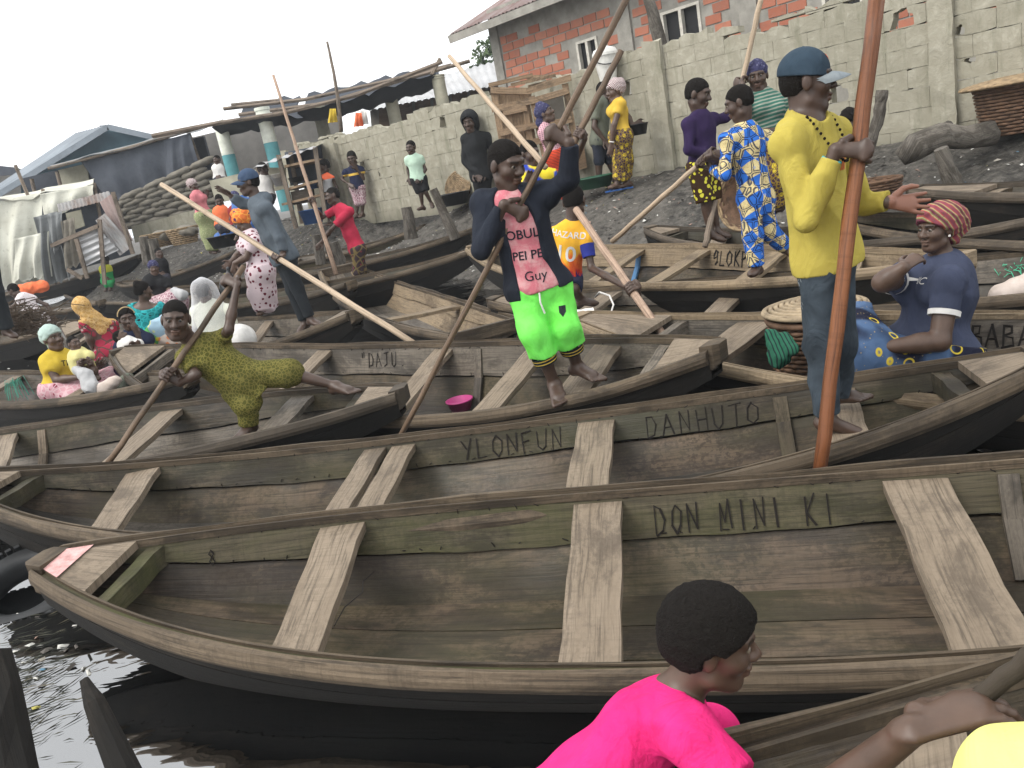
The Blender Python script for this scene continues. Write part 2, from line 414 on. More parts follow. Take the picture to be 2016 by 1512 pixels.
# ------------------------------------------------------------------ concrete block wall
t = NT('block', .92, .15)
co = t.coord('Object')
n1 = t.noise(co, .7, 5, .6); n2 = t.noise(co, 6, 7, .65, .3); n3 = t.noise(t.map(co, (3, 3, .5)), 2.2, 5, .65)
c = t.mix(t.ramp(n1, [(.35, 0), (.65, 1)]), (.3, .282, .22), (.385, .362, .29))
c = t.mix(t.ramp(n2, [(.42, .55), (.6, 0)]), c, (.25, .232, .175))
c = t.mix(t.ramp(n2, [(.6, 0), (.72, .5)]), c, (.5, .47, .39))
c = t.mix(t.ramp(n3, [(.52, 0), (.75, .6)]), c, (.13, .135, .085))
z = t.sep(co)[2]
c = t.mix(t.math('MULTIPLY', t.ramp(z, [(.0, .75), (.28, 0)]), t.ramp(n2, [(.3, .3), (.6, 1)])), c, (.1, .095, .07))
t.color(c); t.bump(n2, .6, .03); t.bump(t.noise(co, 70, 3), .3, .008)
M['block'] = t.m
t = NT('mortar', .95, .1)
co = t.coord('Object'); n2 = t.noise(co, 8, 6, .6)
t.color(t.mix(n2, (.29, .27, .21), (.4, .378, .3))); t.bump(n2, .5, .02)
M['mortar'] = t.m
zb0 = 1.06
wall = thing('concrete_block_wall', 'long weathered grey concrete block wall with broken top behind the mud bank', 'wall', (W0[0], W0[1], zb0))
wang = math.atan2(WD[1], WD[0])
def WP(u, v, z): # along wall, towards the water, height above zb0
    p = W0 + WD * u + WNRM * v; return np.array([p[0], p[1], zb0 + z])
BL, BH, TH = .485, .236, .16
def wall_uz(px, py):
    p = PV(px, py, W0, W0 + WD); return (p[:2] - W0) @ WD, p[2] - zb0
holes = {}
for px, py, ru, rz in [(880, 240, .13, .15), (719, 323, .1, .15), (1652, 186, .16, .13), (1245, 176, .12, .28), (1782, 42, .13, .15), (1915, 112, .06, .07), (752, 342, .05, .06), (1872, 150, .13, .12), (1895, 60, .05, .06), (1600, 200, .1, .1)]:
    u, z_ = wall_uz(px, py); r_ = int(z_ / BH); o_ = (r_ % 2) * BL / 2
    cidx = int((u + o_) / BL); holes[(r_, cidx)] = (u, z_, ru, rz)
def top_z(u):
    return 2.17 - .012 * u + .05 * math.sin(u * 1.3) + .04 * math.sin(u * 3.7 + 1)
def block_mesh(nm, u0, u1, z0, z1, rag=0, hole=None):
    d0 = NR.uniform(-.002, .005); e = .006
    if hole is not None:
        hu, hz, ru, rz = hole; n = 16; V = []
        for s_, dd in ((1, TH / 2 + .004), (-1, -TH / 2)):
            for k in range(n):
                a = 2 * math.pi * k / n; ca, sa = math.cos(a), math.sin(a)
                m = 1 / max(abs(ca) / ((u1 - u0) / 2), abs(sa) / ((z1 - z0) / 2))
                V.append(((u0 + u1) / 2 + ca * m, dd, (z0 + z1) / 2 + sa * m))
            for k in range(n):
                a = 2 * math.pi * k / n; j = 1 + .16 * math.sin(k * 2.3) + .1 * math.sin(k * 5.1)
                V.append((min(max(hu + math.cos(a) * ru * j, u0 + .01), u1 - .01), dd, min(max(hz + math.sin(a) * rz * j, z0 + .01), z1 - .01)))
        Fc = []
        for k in range(n):
            k2 = (k + 1) % n
            Fc += [(k, k2, n + k2, n + k), (2 * n + k2, 2 * n + k, 3 * n + k, 3 * n + k2), (n + k, n + k2, 3 * n + k2, 3 * n + k), (k2, k, 2 * n + k, 2 * n + k2)]
    else:
        m = 5; V = []
        zt = [z1 - (rag * abs(math.sin(u0 * 9 + i * 2.1)) if rag else 0) for i in range(m)]
        for dd in (TH / 2 + .003 + d0, -TH / 2 - .003):
            for i in range(m):
                u = u0 + (u1 - u0) * i / (m - 1)
                j = NR.normal() * .003
                V += [(u, dd, z0 + j), (u, dd, zt[i] + j)]
        Fc = []
        for i in range(m - 1):
            a = 2 * i; b = 2 * m + a
            Fc += [(a, a + 2, a + 3, a + 1), (b + 2, b, b + 1, b + 3), (a + 1, a + 3, b + 3, b + 1), (a + 2, a, b, b + 2)]
        Fc += [(0, 1, 2 * m + 1, 2 * m), (2 * m - 1, 2 * m - 2, 4 * m - 2, 4 * m - 1)]
    V = [WP(a, b, c_) for a, b, c_ in V]
    return mesh(nm, V, Fc, M['block'], wall)
mort = MB(); WL = 17.6; nb = 0
for r_ in range(10):
    o_ = (r_ % 2) * BL / 2
    for cidx in range(0, int(WL / BL) + 1):
        u0 = cidx * BL - o_; u1 = u0 + BL
        if u1 > WL: continue
        u0 = max(u0, 0); z0 = r_ * BH; z1 = z0 + BH; tz = top_z((u0 + u1) / 2)
        if z0 > tz - .05: continue
        rag = .0; zz1 = z1
        if z1 > tz - .12: zz1 = min(z1, tz); rag = .05 if R.random() < .55 else .12
        if u1 - u0 < .1: continue
        h = holes.get((r_, cidx)); nb += 1
        if h is None:
            V = [WP(u, v, z_) for u in (u0, u1) for v in (-TH / 2 + .004, TH / 2 - .0012) for z_ in (z0, zz1 - rag - .02)]
            mort.add(V, [(0, 2, 6, 4), (1, 5, 7, 3), (0, 4, 5, 1), (2, 3, 7, 6), (0, 1, 3, 2), (4, 6, 7, 5)], np.array(V)[:, :2])
        g = .0022
        block_mesh('block', u0 + g, u1 - g, z0 + g, zz1 - g, rag, h)
mort.build('mortar', M['mortar'], wall)
def pier(px, py, w, zt, nm='pier', dep=.1):
    u, _ = wall_uz(px, py); V = []; k = 12
    Fc = []
    for i in range(k + 1):
        z_ = zt * i / k
        for (du, dv) in ((-w / 2, TH / 2 + .012), (w / 2, TH / 2 + .012), (w / 2, TH / 2 + dep), (-w / 2, TH / 2 + dep)):
            V.append(WP(u + du + NR.normal() * .008, dv + NR.normal() * .006, z_ + (NR.normal() * .03 if i == k else 0)))
    for i in range(k):
        for j in range(4):
            a = i * 4 + j; b = i * 4 + (j + 1) % 4
            Fc.append((a, b, b + 4, a + 4))
    Fc.append((4 * k, 4 * k + 1, 4 * k + 2, 4 * k + 3))
    mesh(nm, V, Fc, M['block'], wall)
pier(1866, 160, .26, 2.1); pier(1312, 230, .3, 2.08); pier(668, 300, .26, 1.95); pier(575, 320, .3, 2.1)

# ------------------------------------------------------------------ red block house behind the wall
HO = W0 - WNRM * 6.0
def HP(u, v, z): p = HO + WD * u + WNRM * v; return np.array([p[0], p[1], z])
def house_uz(px, py):
    p = PV(px, py, HO, HO + WD); return (p[:2] - HO) @ WD, p[2]
t = NT('red_brick', .9, .15); co = t.coord('Object'); n = t.noise(co, 5, 6, .65); n2 = t.noise(co, 1.2, 3)
c = t.mix(t.rnd(), (.33, .12, .075), (.44, .18, .115)); c = t.mix(t.ramp(n, [(.5, 0), (.75, .5)]), c, (.22, .15, .12))
t.color(c); t.bump(n, .4, .02); M['red_brick'] = t.m
M['cement'] = plain('cement', (.3, .285, .25), .9, .15, .16, 3, .4)
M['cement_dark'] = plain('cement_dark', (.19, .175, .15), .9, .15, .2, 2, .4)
M['dark'] = plain('dark', (.012, .012, .013), .6)
M['black_glass'] = plain('black_glass', (.012, .014, .016), .12, .5, .05)
M['alu'] = plain('alu', (.55, .52, .45), .5, .4)
uL, _ = house_uz(975, 120)
house = thing('brick_house', 'unfinished red hollow block house with grey cement patches and rusty corrugated roof', 'house', HP(uL, 0, 1.3))
wins = []
for (a, b, c_, d_) in [(1133, 95, 1186, 150), (1300, 42, 1386, 88), (1614, -28, 1702, 18)]:
    u0, zt_ = house_uz((a + a + 4) / 2, b); u1, zb_ = house_uz(c_, d_)
    wins.append((u0, u1, min(zb_, zt_) - .0, max(zb_, zt_)))
ztop = 5.35
def inwin(u0, u1, z0, z1): return any(u1 > a + .01 and u0 < b - .01 and z1 > c_ + .01 and z0 < d_ - .01 for a, b, c_, d_ in wins)
wins2 = []
for (u0, u1, z0, z1) in wins:
    zc = (z0 + z1) / 2; hh = max(.55, (z1 - z0) / 2 * 1.0); wins2.append((u0, u1, zc - hh, zc + hh))
wins = wins2
# backing wall in cells round the openings
bk = MB(); us = sorted({uL - .02, uL + 26} | {w_[0] for w_ in wins} | {w_[1] for w_ in wins}); zs_ = sorted({1.0, ztop + .6} | {w_[2] for w_ in wins} | {w_[3] for w_ in wins})
for a, b in zip(us, us[1:]):
    for c_, d_ in zip(zs_, zs_[1:]):
        if inwin(a, b, c_, d_): continue
        V = [HP(u, v, z_) for u in (a, b) for v in (-.2, -.012) for z_ in (c_, d_)]
        bk.add(V, [(0, 2, 6, 4), (1, 5, 7, 3), (0, 4, 5, 1), (2, 3, 7, 6), (0, 1, 3, 2), (4, 6, 7, 5)], np.array(V)[:, :2])
bk.build('wall', M['cement'], house)
QB, QH = .43, .215; nbk = 0
uPier, _ = house_uz(1232, 70)
uPier2, _ = house_uz(1478, 60)
for r_ in range(20):
    z0 = 2.6 + r_ * QH
    if z0 > ztop: break
    for k in range(-1, 60):
        u0 = uL + .38 + k * QB + (r_ % 2) * QB / 2; u1 = u0 + QB
        u0 = max(u0, uL + .34)
        if u1 - u0 < .12 or u1 > uL + 18: continue
        if any(abs((u0 + u1) / 2 - p_) < .33 for p_ in (uPier, uPier2)): continue
        if inwin(u0 - .1, u1 + .1, z0, z0 + QH): continue
        zc = z0 + QH / 2
        patch = math.sin(u0 * 1.7 + r_ * .9) + math.sin(u0 * .6 - r_ * 1.7)
        if 3.55 < zc < 3.95 and u0 < uPier - 2.6 and u0 > uL + 2.2: continue          # plain cement lintel band
        if patch > 1.86 or R.random() < .03: continue
        # only those the photograph shows above the wall
        pw_ = top_z(((HO + WD * u0)[:2] - W0) @ WD)
        if z0 + QH < 2.85 or nbk > 290: continue
        nbk += 1; g = .016; pr = .004 + R.random() * .008
        V = []
        for (uu, zz) in ((u0 + g, z0 + g), (u1 - g, z0 + g), (u1 - g, z0 + QH - g), (u0 + g, z0 + QH - g)):
            V.append((uu + NR.normal() * .006, zz + NR.normal() * .006))
        VV = [HP(a, pr, b) for a, b in V] + [HP(a, -.011, b) for a, b in V]
        mesh('brick', VV, [(0, 1, 2, 3), (1, 0, 4, 5), (2, 1, 5, 6), (3, 2, 6, 7), (0, 3, 7, 4)], M['red_brick'], house)
def hbox(nm, u0, u1, v0, v1, z0, z1, mat, par):
    V = [HP(u, v, z_) for u in (u0, u1) for v in (v0, v1) for z_ in (z0, z1)]
    return mesh(nm, V, [(0, 2, 6, 4), (1, 5, 7, 3), (0, 4, 5, 1), (2, 3, 7, 6), (0, 1, 3, 2), (4, 6, 7, 5)], mat, par, np.array(V)[:, [0, 2]])
for p_, w_ in ((uL + .15, .32), (uPier, .42), (uPier2, .42)): hbox('pillar', p_ - w_ / 2, p_ + w_ / 2, -.01, .05, 1.0, ztop + .3, M['cement'], house)
for (u0, u1, z0, z1) in wins:
    wob = hbox('window', u0, u1, -.16, -.12, z0, z1, M['dark'], house)
    fr = MB()
    for (a, b, c_, d_) in ((u0, u0 + .07, z0, z1), (u1 - .07, u1, z0, z1), (u0 + .07, u1 - .07, z0, z0 + .06), (u0 + .07, u1 - .07, z1 - .06, z1), ((u0 + u1) / 2 - .04, (u0 + u1) / 2 + .04, z0 + .06, z1 - .06)):
        V = [HP(u, v, z_) for u in (a, b) for v in (-.1, .02) for z_ in (c_, d_)]
        fr.add(V, [(0, 2, 6, 4), (1, 5, 7, 3), (0, 4, 5, 1), (2, 3, 7, 6), (0, 1, 3, 2), (4, 6, 7, 5)])
    fr.build('frame', M['alu'], wob)
# roof: corrugated sheets and fascia
t = NT('rust_roof', .7, .3); co = t.coord('UV'); n = t.noise(t.map(co, (1, .25, 1)), 1.6, 6, .7)
t.color(t.mix(t.ramp(n, [(.35, 0), (.65, 1)]), (.3, .25, .235), (.16, .075, .06))); M['rust_roof'] = t.m
t = NT('zinc', .45, .5); co = t.coord('UV'); n = t.noise(t.map(co, (1, .2, 1)), 1.4, 6, .65); t.p.inputs['Metallic'].default_value = .35
t.color(t.mix(t.ramp(n, [(.35, 0), (.7, 1)]), (.5, .5, .5), (.26, .25, .24))); M['zinc'] = t.m
t = NT('zinc_rust', .6, .4); co = t.coord('UV'); n = t.noise(t.map(co, (1, .3, 1)), 1.7, 6, .7)
t.color(t.mix(t.ramp(n, [(.42, 0), (.62, 1)]), (.27, .265, .26), (.13, .075, .05))); M['zinc_rust'] = t.m
def corrugated(nm, A, B, Cc, D, mat, parent, pitch=.08, amp=.018, thick=.004):
    """sheet A-B along the eave, D-C along the ridge; ribs run from eave to ridge"""
    A, B, Cc, D = (np.array(p, float) for p in (A, B, Cc, D))
    L = np.linalg.norm(B - A); Hh = np.linalg.norm(D - A); n = int(max(8, min(L / pitch * 4, 360))); nr = unit(np.cross(B - A, D - A)); V = []; uv = []
    for s_ in (0, 1):
        for i in range(n + 1):
            q = i / n; wv_ = amp * math.sin(q * L / pitch * 2 * math.pi) - s_ * thick
            for k in range(3):
                r_ = k / 2; P = A * (1 - q) * (1 - r_) + B * q * (1 - r_) + Cc * q * r_ + D * (1 - q) * r_
                V.append(P + nr * wv_); uv.append((q * L, r_ * Hh))
    m = (n + 1) * 3; Fc = []
    for i in range(n):
        for k in range(2):
            a = i * 3 + k; Fc += [(a, a + 3, a + 4, a + 1), (m + a + 3, m + a, m + a + 1, m + a + 4)]
        for k in (0, 2): a = i * 3 + k; Fc.append((a, a + 3, m + a + 3, m + a))
    return mesh(nm, V, Fc, mat, parent, uv, True)
e0 = HP(uL - .85, .75, 0); ue, ze = house_uz(905, 68)
zev = PV(905, 60, e0[:2], e0[:2] + WD)[2]
E0 = HP(uL - .9, .75, zev); E1 = HP(uL + 24, .75, zev); Rg0 = HP(uL - .9, -4.2, zev + 2.0); Rg1 = HP(uL + 24, -4.2, zev + 2.0)
corrugated('roof', E0, E1, Rg1, Rg0, M['rust_roof'], house, .16, .022)
fb = MB(); fb.beam(E0 - [0, 0, .13], E1 - [0, 0, .13], .035, .2); fb.beam(E0 - [0, 0, .13], Rg0 - [0, 0, .13], .035, .2)
fb.build('fascia_board', M['cement'], house)
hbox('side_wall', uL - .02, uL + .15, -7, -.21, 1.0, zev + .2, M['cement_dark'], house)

# ------------------------------------------------------------------ boats
STROKES = {  # hand-carved capitals on a 1 x 1.4 cell
 'Y': [[(0, 1.4), (.5, .75)], [(1, 1.4), (.35, 0)]], 'L': [[(.1, 1.4), (.05, 0), (.9, 0)]], 'O': [[(.5, 1.4), (.1, 1.1), (.05, .4), (.45, 0), (.9, .3), (.95, 1.0), (.5, 1.4)]],
 'N': [[(.05, 0), (.1, 1.4), (.85, .1), (.95, 1.4)]], 'F': [[(.1, 0), (.1, 1.4), (.9, 1.4)], [(.1, .75), (.7, .75)]], 'U': [[(.05, 1.4), (.1, .3), (.45, 0), (.85, .25), (.95, 1.4)]],
 'D': [[(.1, 0), (.1, 1.4), (.7, 1.25), (.95, .7), (.75, .1), (.1, 0)]], 'A': [[(0, 0), (.5, 1.4), (1, 0)], [(.22, .5), (.8, .5)]], 'H': [[(.1, 0), (.1, 1.4)], [(.9, 0), (.9, 1.4)], [(.1, .7), (.9, .7)]],
 'T': [[(0, 1.4), (1, 1.4)], [(.5, 1.4), (.5, 0)]], 'M': [[(0, 0), (.15, 1.4), (.5, .4), (.9, 1.4), (1, 0)]], 'I': [[(.5, 0), (.5, 1.4)]], 'K': [[(.1, 0), (.1, 1.4)], [(.95, 1.4), (.15, .65), (.95, 0)]],
 'G': [[(.9, 1.2), (.5, 1.4), (.1, 1.0), (.15, .6), (.8, .75), (.85, 1.3), (.85, .3), (.6, 0)]], 'P': [[(.1, 0), (.1, 1.4), (.8, 1.25), (.8, .8), (.1, .65)]], 'E': [[(.9, 0), (.1, 0), (.1, 1.4), (.9, 1.4)], [(.1, .7), (.7, .7)]],
 'B': [[(.1, 0), (.1, 1.4), (.75, 1.3), (.75, .85), (.1, .75), (.9, .6), (.9, .1), (.1, 0)]], 'J': [[(.1, 1.4), (.9, 1.4)], [(.55, 1.4), (.55, .2), (.1, .05)]], '"': [[(.25, 1.4), (.25, .95)], [(.65, 1.4), (.65, .95)]],
 '8': [[(.5, .75), (.15, 1.05), (.5, 1.4), (.8, 1.05), (.2, .4), (.5, 0), (.85, .35), (.5, .75)]], 'R': [[(.1, 0), (.1, 1.4), (.8, 1.2), (.75, .8), (.1, .7), (.9, 0)]], '.': [[(.4, .1), (.55, .1)]], ' ': [], 'V': [[(0, 1.4), (.5, 0), (1, 1.4)]], 'Z': [[(0, 1.4), (1, 1.4), (0, 0), (1, 0)]], 'S': [[(.9, 1.2), (.5, 1.4), (.15, 1.1), (.8, .4), (.5, 0), (.1, .2)]], 'C': [[(.9, 1.2), (.5, 1.4), (.1, .9), (.15, .3), (.5, 0), (.9, .2)]]}
BOATS = {}
class Boat:
    def __init__(s, key, label, par, mats=None, n=48, rail=.036, floorz=.035, group='wooden dugout boats'):
        Ax, Ay, Bx, By, s.w, s.g, s.rA, s.rB, s.heel, s.pw = par['p']; s.zb = par['zb']; s.ew = par['ew']; s.tilt = par.get('tilt', 0)
        s.A = np.array([Ax, Ay]); s.B = np.array([Bx, By]); s.d = s.B - s.A; s.L = np.linalg.norm(s.d); s.n = np.array([-s.d[1], s.d[0]]) / s.L
        s.fz = floorz; s.N = n; s.mats = dict(up='hull_in', low='hull_low', out='hull_out', rail='rail', floor='floor', th='board', deck='board'); s.mats.update(mats or {})
        c = (s.A + s.B) / 2; s.o = thing('wooden_boat', label, 'boat', (c[0], c[1], s.zb), group)
        s.ts = np.linspace(0, 1, n + 1); s.rail = rail; s.build(); BOATS[key] = s
    def Wd(s, t): return s.ew + (s.w - s.ew) * (1 - np.abs(2 * t - 1) ** s.pw)
    def G(s, t): q = 2 * t - 1; return s.zb + s.g + np.where(q < 0, s.rA, s.rB) * np.abs(q) ** 2.6 + s.tilt * t
    def FZ(s, t):
        q = np.abs(2 * t - 1); e = np.clip((q - .25) / .75, 0, 1) ** 1.9
        base = s.zb + s.fz + s.tilt * t; return base + e * np.maximum(s.G(t) - .1 - base, 0)
    def c(s, t): return s.A + np.multiply.outer(t, s.d)
    def sec(s, t, side, k):
        """inner section points: 0 gunwale, 1 seam, 2 chine; side +1 left of travel"""
        t = np.asarray(t, float); W_ = s.Wd(t); G_ = s.G(t) + side * s.heel * W_ / s.w; F_ = s.FZ(t); hh = G_ - F_
        if k == 0: w_, z_ = W_, G_
        elif k == 1: w_, z_ = W_ * .9 - .01, G_ - .5 * hh
        else: w_, z_ = np.maximum(W_ * .66 - .01, .012), F_
        w_ = np.maximum(w_, .012)
        p = s.c(t) + side * np.multiply.outer(w_, s.n) if t.ndim else s.c(t) + side * w_ * s.n
        return np.concatenate([p, np.asarray(z_)[..., None]], -1)
    def strip(s, P0, P1, th_dir, mat, nm, u, voff=0.0, par=None):
        """closed strip between polylines P0 (top) and P1 (bottom), thickness vector th_dir (n,3)"""
        n = len(P0); q = np.concatenate([P0, P1, P1 + th_dir, P0 + th_dir]); Fc = []
        hh = np.linalg.norm(P0 - P1, axis=1)
        uv = np.concatenate([np.c_[u, np.full(n, voff)], np.c_[u, voff + hh], np.c_[u, voff + hh + .03], np.c_[u, np.full(n, voff - .03)]])
        for i in range(n - 1):
            a, b, c_, d_ = i, n + i, 2 * n + i, 3 * n + i
            Fc += [(a, b, b + 1, a + 1), (b, c_, c_ + 1, b + 1), (c_, d_, d_ + 1, c_ + 1), (d_, a, a + 1, d_ + 1)]
        Fc += [(0, 3 * n, 2 * n, n), (n - 1, 2 * n - 1, 3 * n - 1, 4 * n - 1)]
        return mesh(nm, q, Fc, mat, par or s.o, uv)
    def build(s):
        ts = s.ts; u = ts * s.L; m = s.mats; s.strakes = {}
        for sd in (1, -1):
            nn = np.r_[s.n, 0] * sd
            P0, P1, P2 = (s.sec(ts, sd, k) for k in range(3))
            wob = np.c_[np.zeros((len(ts), 2)), .011 * np.sin(u * 1.7 + sd) + .005 * np.sin(u * 5.3 + 1) + .003 * np.sin(u * 17)]
            th = np.tile(nn * .03 + np.array([0, 0, -.004]), (len(ts), 1))
            s.strakes[sd] = s.strip(P0, P1 + wob + [0, 0, .007], th, M[m['up']], 'hull_plank', u, R.random() * 3)
            s.strip(P1 + wob * .6 - [0, 0, .007] + nn * .014, P2 + [0, 0, -.012], th, M[m['low']], 'hull_plank', u, R.random() * 3 + 3)
            # dark tarred outside skin, below the rubbing rail
            Q0 = P0 + nn * .032 - [0, 0, .03]; Q1 = P1 + nn * .045; Q2 = P2 + nn * .035 - [0, 0, .06]
            Q2[:, 2] = np.minimum(Q2[:, 2], Q1[:, 2] - .02)
            s.strip(Q0, Q1, np.tile(nn * .012, (len(ts), 1)), M[m['out']], 'outer_plank', u, 1)
            s.strip(Q1, Q2, np.tile(nn * .012 - np.array([0, 0, .004]), (len(ts), 1)), M[m['out']], 'outer_plank', u, 2)
            # rubbing rail outside and capping strip inside
            r = s.rail; ring = [(.034, .022), (.034 + r * .55, .018), (.034 + r * .95, -.012), (.034 + r * .95, -.036), (.034 + r * .5, -.06), (.034, -.064)]
            V = []; uv = []; k = len(ring)
            nz = .006 * np.sin(u * 3.1 + 2 * sd) + .004 * np.sin(u * 7.7)
            for i in range(len(ts)):
                for j, (a, b) in enumerate(ring): V.append(P0[i] + nn * (a + nz[i] * (a > .04)) + [0, 0, b + nz[i] * .5]); uv.append((u[i], j * .035))
            Fc = [(i * k + j, i * k + (j + 1) % k, (i + 1) * k + (j + 1) % k, (i + 1) * k + j) for i in range(len(ts) - 1) for j in range(k)]
            Fc += [tuple(range(k)), tuple((len(ts) - 1) * k + j for j in range(k))[::-1]]
            mesh('gunwale', V, Fc, M[m['rail']], s.o, uv, False)
            s.strip(P0 + [0, 0, .012] - nn * .012, P0 - nn * .012 - [0, 0, .022], np.tile(nn * .011, (len(ts), 1)), M[m['rail']], 'capping_strip', u, 4)
        # floor boards
        a, b = s.sec(ts, 1, 2), s.sec(ts, -1, 2); nb = 3
        for i in range(nb):
            f0, f1 = i / nb + .006, (i + 1) / nb - .006
            p0 = a * (1 - f0) + b * f0; p1 = a * (1 - f1) + b * f1
            s.strip(p0, p1, np.tile(np.array([0, 0, -.025]), (len(ts), 1)), M[m['floor']], 'floor_plank', u, i * .7)
        a0 = a + [0, 0, -.045]; b0 = b + [0, 0, -.045]
        s.strip(a0 + np.r_[s.n, 0] * .03, b0 - np.r_[s.n, 0] * .03, np.tile(np.array([0, 0, -.02]), (len(ts), 1)), M[m['out']], 'keel_plank', u, 5)
        # stem blocks close both ends
        for te, sg in ((0.0, -1), (1.0, 1)):
            G0 = float(s.G(np.array(te))); F0 = float(s.FZ(np.array(te))); c0 = s.c(te); d3 = s.d / s.L; w_ = s.ew + .035; V = []
            for (x, hw) in ((.05, 1.0), (-.025, .95), (-.055, .6)):
                for y in (-1, 1):
                    for z_ in (G0 + .022 + .01 * (x < 0), max(F0 - .03, G0 - .24) + (.06 if x < -.05 else (.03 if x < 0 else 0))):
                        q = c0 - d3 * sg * x + s.n * y * hw * w_; V.append((q[0], q[1], z_))
            Fc = [(0, 4, 5, 1), (4, 8, 9, 5), (2, 3, 7, 6), (6, 7, 11, 10), (0, 2, 6, 4), (4, 6, 10, 8), (1, 5, 7, 3), (5, 9, 11, 7), (8, 10, 11, 9), (0, 1, 3, 2)]
            V = np.array(V); mesh('stem', V, Fc, M[m['rail']], s.o, np.c_[V @ np.r_[s.n, 0], V[:, 2]])
    def tz(s, px, py, side):
        """parameter t where the photo pixel meets the gunwale line of one side"""
        P = s.sec(s.ts, side, 0); w = (P - _C) @ _f; c_, s_ = math.cos(ROLL), math.sin(ROLL)
        p = FPX * ((P - _C) @ _r) / w; q = FPX * ((P - _C) @ _u) / w
        X = 1008 + c_ * p - s_ * q; Y = 756 - (s_ * p + c_ * q)
        d = np.where(w > .1, (X - px) ** 2 + (Y - py) ** 2, 1e12); return float(s.ts[int(np.argmin(d))])
    def thwart(s, tf, tn, width=.19, drop=.035, thick=.04, mat=None, name='thwart', lab=None):
        """plank from the left (+1) side at tf to the right side at tn"""
        a = s.sec(tf, 1, 0); b = s.sec(tn, -1, 0); nn = np.r_[s.n, 0]
        a = a - nn * .004 - [0, 0, drop + thick / 2]; b = b + nn * .004 - [0, 0, drop + thick / 2]
        d3 = np.r_[s.d / s.L, 0]; V = []; k = 7; uv = []
        # ends follow the hull so the plank butts against the planking
        for i in range(k):
            f = i / (k - 1)
            for e in (-.5, .5):
                pa = s.sec(tf + e * width / s.L, 1, 0); pb = s.sec(tn + e * width / s.L, -1, 0)
                pa[2] = a[2]; pb[2] = b[2]; pa = pa - nn * .012; pb = pb + nn * .012
                p = pa * (1 - f) + pb * f + d3 * (.004 * math.sin(i * 2.1 + e * 5))
                for zz in (-thick / 2, thick / 2): V.append(p + [0, 0, zz + .003 * math.sin(i * 1.3)]); uv.append((f * 1.1, e * width + zz))
        Fc = []
        for i in range(k - 1):
            q = 4 * i; Fc += [(q + 1, q + 3, q + 7, q + 5), (q, q + 4, q + 6, q + 2), (q, q + 1, q + 5, q + 4), (q + 2, q + 6, q + 7, q + 3)]
        Fc += [(0, 2, 3, 1), (4 * k - 4, 4 * k - 3, 4 * k - 1, 4 * k - 2)]
        o = mesh(name, V, Fc, M[mat or s.mats['th']], s.o, uv)
        if lab: o['label'] = lab
        return o
    def thpx(s, f, n_, **k): return s.thwart(s.tz(*f, 1), s.tz(*n_, -1), **k)
    def deck(s, end, t, mat=None, beam=True):
        """breast deck over one end, a board cut to the bow's outline, with its cross beam"""
        ts = np.linspace(.0, t, 9) if end == 0 else np.linspace(1, 1 - t, 9)
        L = s.sec(ts, 1, 0) + [0, 0, -.002]; Rr = s.sec(ts, -1, 0) + [0, 0, -.002]; nn = np.r_[s.n, 0] * .013; L = L - nn; Rr = Rr + nn
        n = len(ts); V = np.concatenate([L + [0, 0, .014], Rr + [0, 0, .014], L - [0, 0, .022], Rr - [0, 0, .022]]); Fc = []
        for i in range(n - 1):
            Fc += [(i, i + 1, n + i + 1, n + i), (2 * n + i, 3 * n + i, 3 * n + i + 1, 2 * n + i + 1), (i, 2 * n + i, 2 * n + i + 1, i + 1), (n + i, n + i + 1, 3 * n + i + 1, 3 * n + i)]
        Fc += [(0, n, 3 * n, 2 * n), (n - 1, 3 * n - 1, 4 * n - 1, 2 * n - 1)]
        uv = np.c_[V @ np.r_[s.d / s.L, 0], V @ np.r_[s.n, 0]]
        mesh('deck', V, Fc, M[mat or s.mats['deck']], s.o, uv)
        if beam:
            te = t + .012 if end == 0 else 1 - t - .012
            s.thwart(te, te, .07, .03, .09, mat=s.mats['up'], name='beam')
    def rib(s, t, mat='hull_grey'):
        V = []; nn = np.r_[s.n, 0]; d3 = np.r_[s.d / s.L, 0]
        mb = MB(); a, b, c_ = (s.sec(t, 1, k) - nn * .014 for k in range(3))
        mb.beam(a - [0, 0, .04], b, .07, .022, up=nn); mb.beam(b, c_ + [0, 0, .01], .07, .022, up=nn)
        mb.build('rib', M[mat], s.o)
    def text(s, txt, t0, size=.085, sp=.045, drop=.055, side=1, thick=.009, nm='carved_name', wf=.72):
        """letters cut into the upper plank, read from inside the boat"""
        mb = MB(); u = t0 * s.L
        for ch in txt:
            for st in STROKES[ch]:
                P = []
                for i, (x, y) in enumerate(st):
                    x += R.uniform(-.07, .07); y = y + R.uniform(-.06, .06) + .08 * x
                    t_ = (u + x * size * wf) / s.L; G0 = s.sec(t_, side, 0); G1 = s.sec(t_, side, 1); f = (drop + (1.4 - y) * size) / np.linalg.norm(G0 - G1)
                    P.append(G0 * (1 - f) + G1 * f - np.r_[s.n, 0] * side * .0065)
                for a, b in zip(P, P[1:]):
                    L = np.linalg.norm(b - a); d_ = (b - a) / L
                    mb.beam(a - d_ * thick * .35, b + d_ * thick * .35, thick * R.uniform(.45, 1.05), .0022, up=np.r_[s.n, 0])
            u += size * wf + sp * (.8 + .4 * R.random())
        mb.build(nm, M['ink'], s.o)['kind'] = 'stuff'
def boat(key, label, mats=None, th=(), decks=(), **k):
    b = Boat(key, label, FIT[key], mats, **k)
    for q in th: b.thpx(q[0], q[1], **(q[2] if len(q) > 2 else {}))
    for e, t_ in decks: b.deck(e, t_)
    return b

